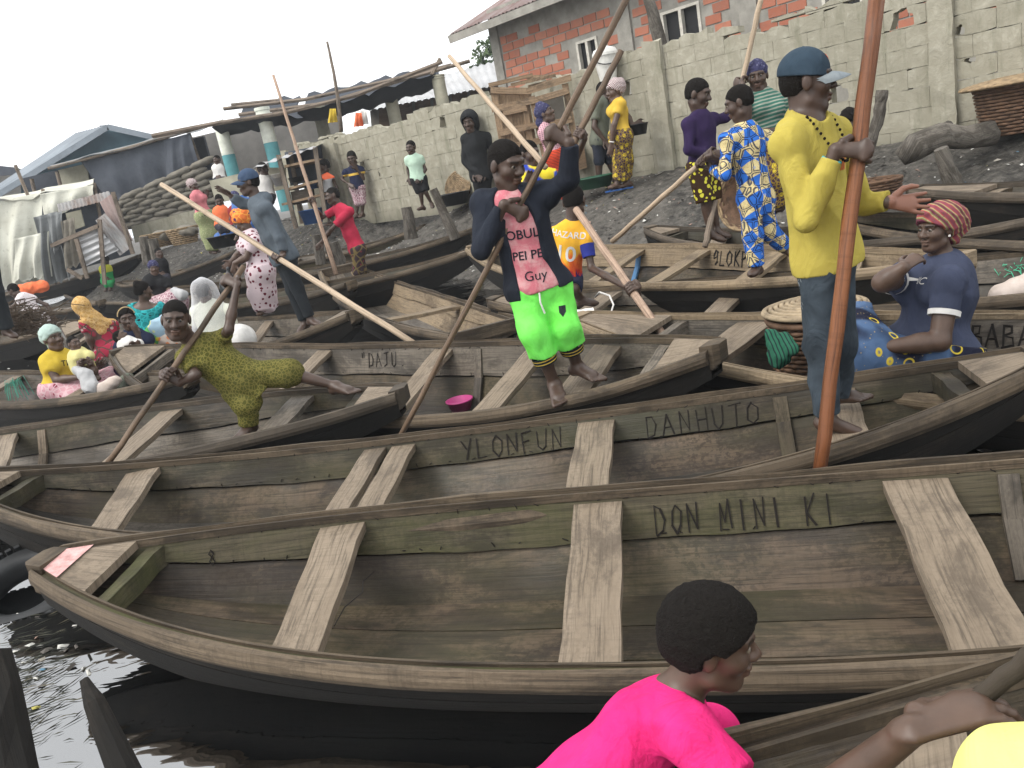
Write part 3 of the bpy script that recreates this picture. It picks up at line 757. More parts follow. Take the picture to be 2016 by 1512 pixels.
b1 = boat('B1', 'nearest wooden boat with DON MINIKI carved inside and a pale pink bow tip', dict(up='hull_green', low='hull_low', rail='rail', floor='hull_low'),
          [((690, 1058), (575, 1275), dict(width=.2)), ((1175, 1008), (1160, 1315), dict(width=.2)), ((1800, 982), (1965, 1283), dict(width=.22))], [(0, .06)], n=72)
b1.text('DON MINI KI', b1.tz(1298, 968, 1), size=.082, sp=.024, drop=.07, wf=.5)
b1.text('8', b1.tz(395, 1052, 1), size=.05, thick=.006, nm='carved_mark', drop=.08)
b1.rib(b1.tz(1990, 910, 1))
def nails(b, n=40):
    mb = MB()
    for i in range(n):
        t_ = .08 + .86 * (i + R.uniform(-.3, .3)) / n
        for f in (.12, .9):
            if R.random() < .3: continue
            p = b.sec(t_, 1, 0) * (1 - f) + b.sec(t_, 1, 1) * f - np.r_[b.n, 0] * .004; a = R.uniform(-.6, .6) + (1.5 if R.random() < .3 else 0); d_ = np.r_[b.d / b.L, 0] * math.cos(a) + np.array([0, 0, math.sin(a)]); l_ = R.uniform(.004, .014); mb.beam(p - d_ * l_, p + d_ * l_, .0035, .004, up=np.r_[b.n, 0])
    mb.build('nails', M['ink'], b.o)['kind'] = 'stuff'
nails(b1, 46)
b2 = boat('B2', 'wooden boat with YLONFUN and DANHUTO carved on its inside plank', dict(up='hull_in', low='hull_low'),
          [((295, 912), (190, 1040)), ((728, 872), (625, 1030), dict(width=.13)), ((792, 868), (705, 1022), dict(width=.14)), ((1185, 818), (1165, 985), dict(width=.2)), ((1655, 750), (1690, 868), dict(width=.17))], [(0, .045), (1, .05)], n=64)
b2.text('YLONFUN', b2.tz(893, 852, 1), size=.082, sp=.03, drop=.05)
b2.text('DANHUTO', b2.tz(1270, 805, 1), size=.082, sp=.03, drop=.05)
b2.rib(b2.tz(1520, 770, 1), 'hull_in')
b3 = boat('B3', 'wooden boat with DAJU carved inside where the man in lime shorts stands', dict(up='hull_grey', low='hull_low'),
          [((645, 681), (500, 795)), ((420, 681), (330, 768)), ((880, 681), (760, 818)), ((1055, 680), (930, 812)), ((1195, 678), (1110, 795), dict(width=.22))], [(0, .085), (1, .045)], n=56)
b3.text('"DAJU.', b3.tz(712, 681, 1), size=.085, sp=.035, drop=.06)
nails(b2, 40); nails(b3, 36)
b3.rib(b3.tz(945, 681, 1))
b4 = boat('B4', 'wooden boat with a rough broken bow where the boy in the olive outfit stands', dict(up='hull_in', low='hull_grey', rail='rail_dark'),
          [((335, 800), (180, 918)), ((600, 762), (500, 848), dict(mat='hull_grey')), ((15, 848), (-40, 905))], [(1, .045)], n=56)
b4.rib(b4.tz(90, 838, 1), 'board')
b5 = boat('B5', 'dark wooden boat carrying the mother in the yellow shirt', dict(up='hull_grey', rail='rail'), [((30, 735), (-60, 790)), ((205, 735), (110, 786))], [], n=40)
b6 = boat('B6', 'wooden boat carrying the seated women and the poler in the grey hoodie', dict(up='hull_grey', low='hull_grey'), [((200, 632), (150, 670)), ((530, 622), (470, 690)), ((350, 630), (300, 720))], [(0, .08), (1, .06)], n=48)
b7 = boat('B7', 'pale empty boat with a blunt square end and wet floor', dict(up='hull_pale', low='hull_pale', floor='hull_grey', rail='rail'), [], [], n=44)
for (f, n_) in (((760, 549), (655, 566)), ((905, 598), (745, 622)), ((1010, 632), (868, 660))): b7.thpx(f, n_, mat='hull_pale')
b8 = boat('B8', 'wooden boat with LEKE carved inside behind the seated woman', dict(up='hull_grey', low='hull_low'), [((1470, 555), (1400, 612)), ((1730, 530), (1640, 608)), ((1215, 568), (1130, 618))], [(0, .1)], n=48)
b8.text('LEKE', b8.tz(1545, 545, 1), size=.06, sp=.03, drop=.06)
b9 = boat('B9', 'wooden boat with BABA carved inside carrying the lidded basket', dict(up='hull_grey', low='hull_low', rail='hull_pale'), [((1480, 622), (1375, 705), dict(width=.26)), ((1235, 622), (1200, 640))], [(0, .1)], n=48)
b9.text('BABA', b9.tz(1905, 622, 1), size=.085, sp=.02, drop=.06, thick=.014)
b10 = boat('B10', 'pale brown boat with GLOKPE painted inside in dark letters', dict(up='hull_pale', low='hull_low', rail='hull_pale', th='hull_pale'), [((1258, 482), (1145, 552)), ((1385, 484), (1270, 562)), ((1530, 487), (1440, 556)), ((1695, 492), (1640, 545))], [(0, .05)], n=48)
b10.text('GLOKPE', b10.tz(1405, 485, 1), size=.1, sp=.035, drop=.05, thick=.02, nm='painted_name')
boat('B11', 'dark grey boat against the bank under the boy in the purple jumper', dict(up='hull_in', rail='rail_dark'), [((1420, 445), (1400, 476))], [(0, .07)], n=40)
boat('B13', 'dark boat with a pale rough log-like gunwale behind the headwrap woman', dict(up='hull_in', low='hull_out', rail='rail', out='hull_out'), [], [], n=40, rail=.09)
boat('B14', 'black tarred boat drawn up on the mud at the right', dict(up='hull_low', low='hull_out', rail='rail_dark'), [((1960, 364), (1930, 381))], [(0, .1)], n=40)
boat('B12', 'beached boat with a raised bow in front of the tree stumps', dict(up='hull_grey', low='hull_grey', out='hull_in', rail='rail'), [((590, 505), (575, 522)), ((700, 480), (690, 493))], [], n=40)
boat('B15', 'dark hulled boat with its bow up on the mud behind the pink shirt man', dict(up='hull_in', rail='rail', out='hull_out'), [], [], n=36)
boat('B16', 'black hulled boat whose bow points behind the lime shorts man', dict(up='hull_in', rail='rail', out='hull_out'), [], [(1, .06)], n=36)
boat('B17', 'far boat with a pointed bow beside the child in green', dict(up='hull_grey', rail='rail'), [((300, 560), (280, 590))], [(0, .06)], n=36)
boat('B21', 'black sided boat in which the woman in the flower print dress stands', dict(up='hull_in', rail='rail', out='hull_out'), [], [], n=36)
boat('B18', 'boat pulled up the bank with a white board across it', dict(up='hull_grey', rail='rail'), [((365, 530), (345, 545), dict(mat='board')), ((440, 510), (425, 520))], [], n=36)
boat('B19', 'long grey boat lying below the torn sheet shelter', dict(up='hull_grey', rail='rail'), [], [], n=36)
boat('B20', 'boat where the girl in the white dress bends over', dict(up='hull_grey', rail='rail'), [((120, 590), (100, 622))], [], n=36)
# net boat at the left edge and the boat the photographer stands in
b22 = boat('B22', 'dark boat at the left edge heaped with brown nets', dict(up='hull_in', rail='rail', out='hull_out'), [], [(1, .06)], n=36)
b0 = boat('B0', 'dark boat in the foreground behind the girl in the pink shirt', dict(up='hull_low', low='hull_low', rail='rail'), [((1790, 1350), (1740, 1600), dict(width=.22))], [], n=48)

# the water surface, open where the floating hulls displace it
from mathutils.geometry import delaunay_2d_cdt
loops = []
for k_, b in BOATS.items():
    if b.zb + b.fz > WZ + .01: continue
    row = {1: [], -1: []}
    for t_ in np.linspace(0, 1, 61):
        for sd in (1, -1):
            P = [b.sec(float(t_), sd, k) for k in range(3)]
            if P[2][2] - .03 > WZ: continue
            w_ = [abs((p[:2] - b.c(float(t_))) @ b.n) for p in P]; z_ = [p[2] for p in P]
            row[sd].append(b.c(float(t_)) + sd * b.n * (float(np.interp(WZ, z_[::-1], w_[::-1])) + .036))
    if len(row[1]) > 4 and len(row[-1]) > 4: loops.append(np.array(row[1] + row[-1][::-1]))
vs = [Vector(q) for q in ((-400, -100), (400, -100), (400, 60), (-400, 60))]; es = [(0, 1), (1, 2), (2, 3), (3, 0)]
for lp in loops:
    k = len(vs); n = len(lp); vs += [Vector((float(x), float(y))) for x, y in lp]; es += [(k + i, k + (i + 1) % n) for i in range(n)]
ov, oe, of, *_ = delaunay_2d_cdt(vs, es, [], 0, 1e-5)
def inside(p, lp):
    x, y = lp[:, 0], lp[:, 1]; x2, y2 = np.roll(x, -1), np.roll(y, -1); c_ = (y > p[1]) != (y2 > p[1])
    return (np.count_nonzero(c_ & (p[0] < (x2 - x) * (p[1] - y) / np.where(y2 == y, 1e-9, y2 - y) + x)) % 2) == 1
fk = []
for f in of:
    c_ = sum((ov[i] for i in f), Vector((0, 0))) / len(f)
    if not any(inside(c_, lp) for lp in loops): fk.append(tuple(f) if (ov[f[1]] - ov[f[0]]).cross(ov[f[2]] - ov[f[0]]) > 0 else tuple(f)[::-1])
water = mesh('water', [(v.x, v.y, WZ) for v in ov], fk, M['water'])
tag(water, kind='structure')

# ------------------------------------------------------------------ people: smooth implicit bodies turned into one continuous mesh
class Prim:
    __slots__ = ('typ', 'a', 'b', 'ra', 'rb', 'L', 'q', 'k', 'tag', 'flat', 'neg')
    def __init__(s, typ, a, b, ra, rb, L=None, q=1.0, k=.02, tag='', flat=False, neg=False):
        s.typ, s.a, s.b, s.ra, s.rb, s.L, s.q, s.k, s.tag, s.flat, s.neg = typ, np.asarray(a, float), (None if b is None else np.asarray(b, float)), ra, rb, L, q, k, tag, flat, neg
    def copy(s, infl=0, frac=1.0, k=None):
        if s.typ == 'c':
            b = s.a + (s.b - s.a) * frac; rb = s.ra + (s.rb - s.ra) * frac
            return Prim('c', s.a, b, s.ra + infl, rb + infl, s.L, s.q if infl == 0 else (s.q * max(s.ra, s.rb) + infl) / (max(s.ra, s.rb) + infl), s.k if k is None else k, s.tag, frac < 1 or s.flat)
        return Prim('e', s.a, s.b, s.ra + infl, None, s.L, s.q, s.k if k is None else k, s.tag)
    def bounds(s):
        if s.typ == 'c':
            r = max(s.ra, s.rb); return np.minimum(s.a, s.b) - r, np.maximum(s.a, s.b) + r
        r = np.max(s.ra); return s.a - r, s.a + r
    def ev(s, X, Y, Z):
        f = np.float32
        if s.typ == 'c':
            ab = s.b - s.a; L = np.linalg.norm(ab) + 1e-6; ax = (ab / L).astype(f)
            x = X - f(s.a[0]); y = Y - f(s.a[1]); z = Z - f(s.a[2])
            h = x * ax[0] + y * ax[1] + z * ax[2]; t = np.clip(h / f(L), 0, 1)
            r = f(s.ra) + f(s.rb - s.ra) * t; e = h - t * f(L)
            d2 = x * x + y * y + z * z - h * h
            if s.L is not None and s.q != 1:
                l = s.L - ab / L * (s.L @ (ab / L)); l = (l / np.linalg.norm(l)).astype(f)
                u = x * l[0] + y * l[1] + z * l[2]; v2 = np.maximum(d2 - u * u, 0) / f(s.q * s.q)
                rr = u * u + v2; w = v2 / (rr + f(1e-9)); d = (np.sqrt(rr + e * e) - r) * (1 - w * f(1 - s.q))
            else: d = np.sqrt(np.maximum(d2, 0) + e * e) - r
            if s.flat: d = np.maximum(d, h - f(L))
            return d
        Rm = s.L if s.L is not None else np.eye(3); ra = np.asarray(s.ra, float) * np.ones(3)
        x = X - f(s.a[0]); y = Y - f(s.a[1]); z = Z - f(s.a[2]); k0 = 0; k1 = 0
        for i in range(3):
            c = Rm[:, i]; p = x * f(c[0]) + y * f(c[1]) + z * f(c[2]); k0 = k0 + (p / f(ra[i])) ** 2; k1 = k1 + (p / f(ra[i] ** 2)) ** 2
        k0 = np.sqrt(k0); return k0 * (k0 - 1) / (np.sqrt(k1) + f(1e-6))
def axis(lo, hi, vox, fine):
    out = [lo]; x = lo
    while x < hi:
        st = vox
        for l, h, fv in fine:
            if l - vox < x < h: st = min(st, fv)
        x += st; out.append(x)
    return np.array(out, np.float32)
def field(prims, vox, fine=(), pad=.02):
    """fine: list of (lo3, hi3, voxel)"""
    bl = np.min([p.bounds()[0] for p in prims if not p.neg], axis=0) - pad - vox * 2; bh = np.max([p.bounds()[1] for p in prims if not p.neg], axis=0) + pad + vox * 2
    ax = [axis(bl[i], bh[i], vox, [(l[i], h[i], v) for l, h, v in fine]) for i in range(3)]
    D = np.full([len(a) for a in ax], 10, np.float32)
    for p in prims:
        lo, hi = p.bounds(); m = p.k + vox * 2.5 + .004; sl = []
        for i in range(3):
            i0 = max(0, np.searchsorted(ax[i], lo[i] - m)); i1 = np.searchsorted(ax[i], hi[i] + m); sl.append(slice(i0, max(i1, i0)))
        if any(q.stop <= q.start for q in sl): continue
        X = ax[0][sl[0]][:, None, None]; Y = ax[1][sl[1]][None, :, None]; Z = ax[2][sl[2]][None, None, :]
        d = p.ev(X, Y, Z); o = D[tuple(sl)]; k = np.float32(max(p.k, 1e-4))
        if p.neg:
            h = np.clip(.5 - .5 * (o + d) / k, 0, 1); D[tuple(sl)] = o * (1 - h) + (-d) * h + k * h * (1 - h)
        else:
            h = np.clip(.5 + .5 * (d - o) / k, 0, 1); D[tuple(sl)] = d * (1 - h) + o * h - k * h * (1 - h)
    return D, ax
def near(D, ax, lim, fn):
    I = np.nonzero(np.abs(D) < lim)
    P = np.stack([ax[i][I[i]] for i in range(3)], -1); D[I] = fn(P, D[I])
def wrinkle(P, amp, fr, seed=0.0, stretch=(1, 1, 1)):
    q = P * fr * np.array(stretch, np.float32) + seed; x, y, z = q[:, 0], q[:, 1], q[:, 2]
    a = np.sin(x + 1.6 * np.sin(z * .7 + y * .5 + seed) + 2.1 * y); b = np.sin(z * 1.3 + 1.9 * np.sin(x * .8 - y * .6) + seed * 2); c = np.sin(2.3 * x - 1.7 * z + 1.4 * np.sin(1.9 * y + x))
    r1 = 1 - 2 * np.abs(np.sin(.6 * x + .9 * z + 1.2 * np.sin(.7 * y + .5 * z + seed))) ; r2 = 1 - 2 * np.abs(np.sin(.8 * z - .7 * y + 1.3 * np.sin(.6 * x + seed)))
    m = .5 + .5 * np.sin(.35 * x + .5 * z + 2 * seed)
    return (-amp * (.7 * r1 * m + .6 * r2 * (1 - m) + .2 * a * b + .15 * c)).astype(np.float32)
CORN = np.array([(i, j, k) for i in (0, 1) for j in (0, 1) for k in (0, 1)])
EDG = [(a, b) for a in range(8) for b in range(a + 1, 8) if np.abs(CORN[a] - CORN[b]).sum() == 1]
def nets(D, ax):
    s = (D < 0).astype(np.uint8)
    c = sum(s[i:s.shape[0] - 1 + i, j:s.shape[1] - 1 + j, k:s.shape[2] - 1 + k] for i, j, k in CORN)
    I = np.nonzero((c > 0) & (c < 8)); n = len(I[0])
    idx = np.full(c.shape, -1, np.int32); idx[I] = np.arange(n)
    v = np.stack([D[I[0] + i, I[1] + j, I[2] + k] for i, j, k in CORN], -1)
    acc = np.zeros((n, 3), np.float32); cnt = np.zeros(n, np.float32)
    for a, b in EDG:
        m = (v[:, a] < 0) != (v[:, b] < 0); t = np.where(m, v[:, a] / (v[:, a] - v[:, b] + 1e-12), 0)[:, None]
        p = CORN[a] + (CORN[b] - CORN[a]) * t; acc += np.where(m[:, None], p, 0); cnt += m
    acc /= cnt[:, None]
    V = np.stack([ax[i][I[i]] + acc[:, i] * (ax[i][np.minimum(I[i] + 1, len(ax[i]) - 1)] - ax[i][I[i]]) for i in range(3)], -1)
    Q = []
    for d in range(3):
        e1, e2 = [(1, 2), (2, 0), (0, 1)][d]
        A = [slice(1, -1)] * 3; A[d] = slice(0, None); sA = s[tuple(slice(None) for _ in range(3))]
        lo = [slice(1, -1)] * 3; hi = [slice(1, -1)] * 3; lo[d] = slice(0, -1); hi[d] = slice(1, None)
        a_, b_ = s[tuple(lo)], s[tuple(hi)]
        J = np.nonzero(a_ != b_)
        if len(J[0]) == 0: continue
        g = [J[i] + (0 if i == d else 1) for i in range(3)]
        def cell(o1, o2):
            q = list(g); q[e1] = q[e1] - o1; q[e2] = q[e2] - o2; return idx[q[0], q[1], q[2]]
        q = np.stack([cell(0, 0), cell(1, 0), cell(1, 1), cell(0, 1)], -1); fl = a_[J] < b_[J]
        q[fl] = q[fl][:, ::-1]; Q.append(q[(q >= 0).all(1)])
    return V, np.concatenate(Q)
def relax(V, Q, it=1, lam=.5):
    E = np.concatenate([Q[:, [0, 1]], Q[:, [1, 2]], Q[:, [2, 3]], Q[:, [3, 0]]]); E = np.concatenate([E, E[:, ::-1]]); n = len(V)
    deg = np.bincount(E[:, 0], minlength=n)[:, None]
    for _ in range(it):
        A = np.stack([np.bincount(E[:, 0], weights=V[E[:, 1], i], minlength=n) for i in range(3)], -1) / np.maximum(deg, 1)
        V = V * (1 - lam) + A * lam
    return V
def sdf_mesh(name, prims, mat, parent, vox, fine=(), post=None, attr=None, rel=1, local=True):
    D, ax = field(prims, vox, fine)
    if post: post(D, ax)
    for i in range(3):      # close the box
        sl = [slice(None)] * 3
        for e in (0, -1): sl[i] = e; D[tuple(sl)] = np.maximum(D[tuple(sl)], 1e-3)
    V, Q = nets(D, ax)
    if len(V) == 0: return None
    if rel: V = relax(V, Q, rel, .5)
    me = bpy.data.meshes.new(name); n = len(V); m = len(Q)
    me.vertices.add(n); me.vertices.foreach_set('co', V.astype(np.float32).ravel())
    me.loops.add(m * 4); me.loops.foreach_set('vertex_index', Q.astype(np.int32).ravel())
    me.polygons.add(m); me.polygons.foreach_set('loop_start', np.arange(0, m * 4, 4, dtype=np.int32))
    me.update(calc_edges=True); me.validate()
    if attr is not None:
        a = me.attributes.new('tint', 'FLOAT', 'POINT'); a.data.foreach_set('value', attr(V).astype(np.float32))
    me.polygons.foreach_set('use_smooth', np.ones(m, bool))
    if mat is not None: me.materials.append(mat)
    o = bpy.data.objects.new(name, me); COL.objects.link(o)
    if parent is not None: o.parent = parent
    return o

def skin(name, c, c2):
    t = NT(name, .45, .45); a = t.node('ShaderNodeAttribute', attribute_name='tint').outputs['Fac']
    n = t.noise(t.coord('Object'), 14, 4, .6)
    base = t.mix(t.ramp(n, [(.35, 0), (.65, 1)]), tuple(x * .8 for x in c), tuple(x * 1.12 for x in c))
    base = t.mix(t.math('MAXIMUM', a, 0), base, c2)
    base = t.mix(t.math('MULTIPLY', t.math('MINIMUM', a, 0), -1), base, (.012, .008, .006))
    t.color(base); t.bump(n, .12, .01); return t.m
SK = [skin('skin_dark', (.06, .035, .024), (.28, .12, .075)), skin('skin_brown', (.085, .05, .034), (.22, .11, .08)), skin('skin_warm', (.125, .07, .046), (.26, .14, .1))]
t = NT('hair', .95, .12); n = t.noise(t.coord('Object'), 150, 3, .7); t.color(t.mix(n, (.004, .0035, .003), (.02, .017, .015))); t.bump(n, .9, .012); M['hair'] = t.m
t = NT('eye', .15, .5); yv = t.sep(t.coord('Object'))[1]
t.color(t.mix(t.math('GREATER_THAN', yv, .74), (.17, .14, .11), (.008, .006, .005))); M['eye'] = t.m
def fabric(name, c, c2=None, rough=.9, fold=.5, weave=True):
    t = NT(name, rough, .15); co = t.coord('Object'); n = t.noise(co, 6, 5, .6, .5)
    c2 = c2 or tuple(x * .72 for x in c)
    t.color(t.mix(t.ramp(n, [(.3, 0), (.65, 1)]), c2, c)); t.bump(t.noise(t.map(co, (1, 1, .6)), 9, 4, .5, 1.2), fold, .03)
    if weave: t.bump(t.noise(co, 260, 2), .18, .003)
    M[name] = t.m; return t.m
def pattern(name, fn, rough=.9, fold=.45):
    t = NT(name, rough, .15); co = t.coord('Object'); t.color(fn(t, co)); t.bump(t.noise(t.map(co, (1, 1, .6)), 9, 4, .5, 1.2), fold, .03); M[name] = t.m; return t.m

_eye = None
def eye_mesh():
    global _eye
    if _eye is None:
        mb = MB(); pr = [(math.sin(a) , -math.cos(a)) for a in np.linspace(0, math.pi, 9)]
        mb.lathe((0, 0, 0), pr, 12, Rm=np.array([[1, 0, 0], [0, 0, 1], [0, -1, 0]]))
        me = bpy.data.meshes.new('eye'); me.from_pydata(mb.V, [], mb.F); me.materials.append(M['eye']); me.polygons.foreach_set('use_smooth', np.ones(len(me.polygons), bool)); _eye = me
    return _eye
POLES = {}
def pole_pt(name, px, py):
    A, B = POLES[name][:2]; d = ray(px, py); u = B - A; w = _C - A
    a, b, c, e, f_ = u @ u, u @ d, d @ d, u @ w, d @ w
    s_ = (b * f_ - c * e) / (b * b - a * c) * -1
    s_ = (c * e - b * f_) / (a * c - b * b); return A + u * s_
def hs_px(s): return s.hs * .24 * 1580 / s.Y
class Person:
    """joints are surveyed from the photograph: (px, py, depth offset from Y)"""
    def __init__(s, label, Y, head, neck, sh, pel, face=(0, 0, 0), sc=1.0, hs=None, fem=False, tone=0, arms=(None, None), legs=(None, None), hipw=.095, build=1.0, lat_hip=None,
                 hair='short', eyes=True, toes=False, group=None, det=1.0, cat='person', chest=1.0, name='person', armk=1.0):
        s.Y = Y; s.sc = sc; s.hs = hs or (1.0 if sc > .9 else .9); s.det = det; s.fem = fem
        s.pt = lambda q: PY(q[0], q[1], Y + (q[2] if len(q) > 2 else 0))
        s.root_w = s.pt(pel); s.o = thing(name, label, cat, s.root_w, group)
        s.W = lambda q: (s.pt(q) if not isinstance(q, np.ndarray) else q) - s.root_w
        s.vox = max(.006, 1.25 * Y / 802) / det; s.fv = max(.0042, min(s.vox * .62, .011)) 
        s.P = []; s.fine = []; s.tints = []
        b = build * sc
        s.head = s.W(head); s.neck = s.W(neck); s.shL, s.shR = s.W(sh[0]), s.W(sh[1]); s.pel = np.zeros(3)
        lat = unit(s.shL - s.shR); s.lat = lat; up = unit(s.neck - s.pel); s.up = up; s.fwd = unit(np.cross(lat, up)) * -1
        # facing: lat points to the person's left; front = up x lat ... keep both consistent
        s.fwd = unit(np.cross(up, lat)) * -1
        lh = unit(np.array(lat_hip, float)) if lat_hip is not None else unit(lat - up * 0)
        s.lat_hip = lh
        s.hipL, s.hipR = lh * hipw * sc, -lh * hipw * sc
        A = s.P.append
        T = np.linalg.norm(s.neck); chest_c = up * T * .72; waist = up * T * .36
        A(Prim('c', s.hipL * .75, s.hipR * .75, .105 * b, .105 * b, lh, 1, .05, 'pelvis'))
        A(Prim('c', s.pel + up * .02, waist, .135 * b * (1.08 if fem else 1), (.122 if fem else .128) * b, lh, .72, .06, 'torso'))
        A(Prim('c', waist, chest_c, .128 * b, .15 * b * chest, lat, .7, .06, 'torso'))
        A(Prim('c', chest_c, up * T * .9, .15 * b * chest, .1 * b, lat, .68, .06, 'torso'))
        A(Prim('c', s.shL, s.neck - up * .03, .056 * b, .06 * b, None, 1, .05, 'shoulder'))
        A(Prim('c', s.shR, s.neck - up * .03, .056 * b, .06 * b, None, 1, .05, 'shoulder'))
        if fem:
            for e in (1, -1): A(Prim('e', chest_c + lat * e * .075 * b + s.fwd * .085 * b, None, np.array([.07, .062, .068]) * b, None, None, 1, .04, 'breast'))
            A(Prim('c', s.hipL, s.hipR, .115 * b, .115 * b, None, 1, .05, 'pelvis'))
        # head
        yaw, pit, rol = (math.radians(v) for v in face)
        f_ = np.array([math.sin(yaw), -math.cos(yaw), 0]); side = np.array([-f_[1], f_[0], 0]) * -1      # side: person's left... x axis of the head frame
        x = np.array([f_[1], -f_[0], 0]); f2 = f_ * math.cos(pit) + np.array([0, 0, -1]) * math.sin(pit); z = np.cross(x, f2)
        x2 = x * math.cos(rol) + z * math.sin(rol); z2 = z * math.cos(rol) - x * math.sin(rol)
        s.HR = np.stack([x2, f2, z2], 1); s.make_head()
        A(Prim('c', s.neck - up * .05 * sc, s.head + s.HR @ np.array([0, -.02, -.05]) * s.hs, .062 * b, .052 * s.hs * (.9 if fem else 1), None, 1, .025, 'neck'))
        s.fine.append((s.head - .13 * s.hs, s.head + .13 * s.hs, s.fv))
        s.arm = {}; s.leg = {}
        for i, (nm, sho) in enumerate((('L', s.shL), ('R', s.shR))):
            a = arms[i]
            if a is None: continue
            s.make_arm(nm, sho, a, b * armk)
        for i, (nm, hip) in enumerate((('L', s.hipL), ('R', s.hipR))):
            if legs[i] is not None: s.make_leg(nm, hip, legs[i], b, toes)
        tone_m = SK[tone]
        def attr(V):
            t_ = np.zeros(len(V), np.float32); q = (V - s.head) @ s.HR / s.hs; x_, y_, z_ = np.abs(q[:, 0]), q[:, 1], q[:, 2]
            fr = y_ > .055
            t_ += np.where(fr & (x_ < .028) & (z_ < -.046) & (z_ > -.078), .12, 0)
            t_ += np.where(fr & (x_ > .012) & (x_ < .05) & (np.abs(z_ - .031 + (x_ - .03) ** 2 * 6) < .006), -.8, 0)
            for c, n_, r_ in s.tints:
                d = V - c; t_ += np.where((np.linalg.norm(d, axis=1) < r_) & (d @ n_ > -.004), .75, 0)
            return np.clip(t_, -1, 1)
        s.body = sdf_mesh('body', s.P, tone_m, s.o, s.vox, s.fine, attr=attr, rel=1)
        if eyes and hs_px(s) > 31:
            for e in (1, -1):
                c = s.head + s.HR @ np.array([e * .031, .0738, .0085]) * s.hs
                q = bpy.data.objects.new('eye', eye_mesh()); COL.objects.link(q); q.parent = s.o; q.location = c
                q.rotation_euler = Matrix(s.HR.tolist()).to_euler(); q.scale = [.0112 * s.hs] * 3
        if hair: s.hair(hair)
    def hp(s, *v): return s.head + s.HR @ (np.array(v, float) * s.hs)
    def make_head(s):
        h = s.hs; A = s.P.append; E = lambda c, r, k=.012, neg=False, tag='head': A(Prim('e', s.hp(*c), None, np.array(r) * h, None, s.HR, 1, k * h, tag, neg=neg))
        Cc = lambda a, b, ra, rb, k=.01, neg=False: A(Prim('c', s.hp(*a), s.hp(*b), ra * h, rb * h, None, 1, k * h, 'head', neg=neg))
        E((0, -.014, .035), (.073, .093, .083), .01, tag='cranium')
        E((0, .024, -.03), (.058, .06, .082), .03)
        E((0, .055, -.095), (.026, .024, .02), .025)
        for e in (1, -1):
            E((e * .04, .05, -.02), (.026, .03, .026), .022)
            Cc((e * .05, .0, -.07), (e * .02, .05, -.096), .018, .016, .03)
            Cc((e * .014, .083, .033), (e * .046, .066, .032), .011, .009, .016)
            E((e * .031, .088, .009), (.017, .0125, .0078), .01, True)
            Cc((e * .016, .079, .019), (e * .046, .071, .018), .0055, .005, .006)
            Cc((e * .018, .08, -.003), (e * .044, .071, -.001), .0045, .004, .006)
            E((e * .015, .09, -.024), (.0115, .013, .0105), .008)
            E((e * .0755, -.012, -.003), (.011, .02, .032), .008)
        Cc((0, .083, .014), (0, .103, -.02), .0085, .0135, .014)
        E((0, .085, -.053), (.026, .013, .0085), .007); E((0, .082, -.069), (.022, .013, .0095), .007)
        A(Prim('c', s.hp(-.024, .0965, -.0605), s.hp(.024, .0965, -.0605), .0025 * h, .0025 * h, None, 1, .004 * h, 'head', neg=True))
    def make_arm(s, nm, sho, a, b):
        el = s.W(a[0]); hand = a[2] if len(a) > 2 else dict(k='relax')
        if hand['k'] == 'grip':
            g = pole_pt(hand['pole'], *hand['at']) - s.root_w; pa = unit(POLES[hand['pole']][1] - POLES[hand['pole']][0]); rp = POLES[hand['pole']][2]
            f_ = g - el; f_ = unit(f_ - pa * (f_ @ pa) * .85); t_ = unit(f_ - pa * (f_ @ pa)); sd = np.cross(pa, t_) * hand.get('s', 1)
            wr = g + sd * (rp + .028 * s.hs) - t_ * .07 * s.hs + pa * hand.get('up', 0)
        else: wr = s.W(a[1])
        s.arm[nm] = (sho, el, wr); A = s.P.append
        A(Prim('c', sho, el, .047 * b, .039 * b, None, 1, .03, 'up' + nm)); A(Prim('c', el, el + (wr - el) * .35, .041 * b, .04 * b, None, 1, .02, 'lo' + nm)); A(Prim('c', el + (wr - el) * .3, wr, .04 * b, .026 * b, None, 1, .02, 'lo' + nm))
        A(Prim('e', sho, None, np.array([.053] * 3) * b, None, None, 1, .03, 'up_' + nm))
        h = s.hs * hand.get('sz', 1)
        if hand['k'] == 'grip':
            n_in = -sd; c0 = g
            kn = c0 + sd * (rp + .016 * h) + t_ * .03 * h                      # knuckle line centre
            A(Prim('c', wr, kn, .026 * h, .033 * h, pa, .5, .012, 'hand'))
            A(Prim('c', kn + pa * .03 * h, kn - pa * .03 * h, .016 * h, .015 * h, None, 1, .014, 'hand'))
            for i in range(4):
                off_ = pa * (.033 - .022 * i) * h * hand.get('flip', 1); rr = rp + .009 * h; pts = []
                for ang in (35, 95, 150, 205 + 10 * (i % 2)):
                    an = math.radians(ang); pts.append(c0 + off_ * (1 - .06 * (ang > 100)) + (sd * math.cos(an) + t_ * math.sin(an)) * (rr + (.01 * h if ang < 40 else 0)))
                for j in range(3): A(Prim('c', pts[j], pts[j + 1], (.0105 - .001 * j) * h, (.0098 - .001 * j) * h, None, 1, .0035, 'hand'))
            th = [wr + t_ * .02 * h + pa * .03 * h * hand.get('flip', 1), c0 + pa * .05 * h * hand.get('flip', 1) + (sd * .55 - t_ * .6) * (rp + .016 * h), c0 + pa * .05 * h * hand.get('flip', 1) + (-sd * .75 - t_ * .55) * (rp + .012 * h), c0 + pa * .046 * h * hand.get('flip', 1) + (-sd * 1.0 + t_ * .2) * (rp + .012 * h)]
            for j in range(3): A(Prim('c', th[j], th[j + 1], (.015 - .002 * j) * h, (.0125 - .0015 * j) * h, None, 1, .006, 'hand'))
            cen = g
        else:
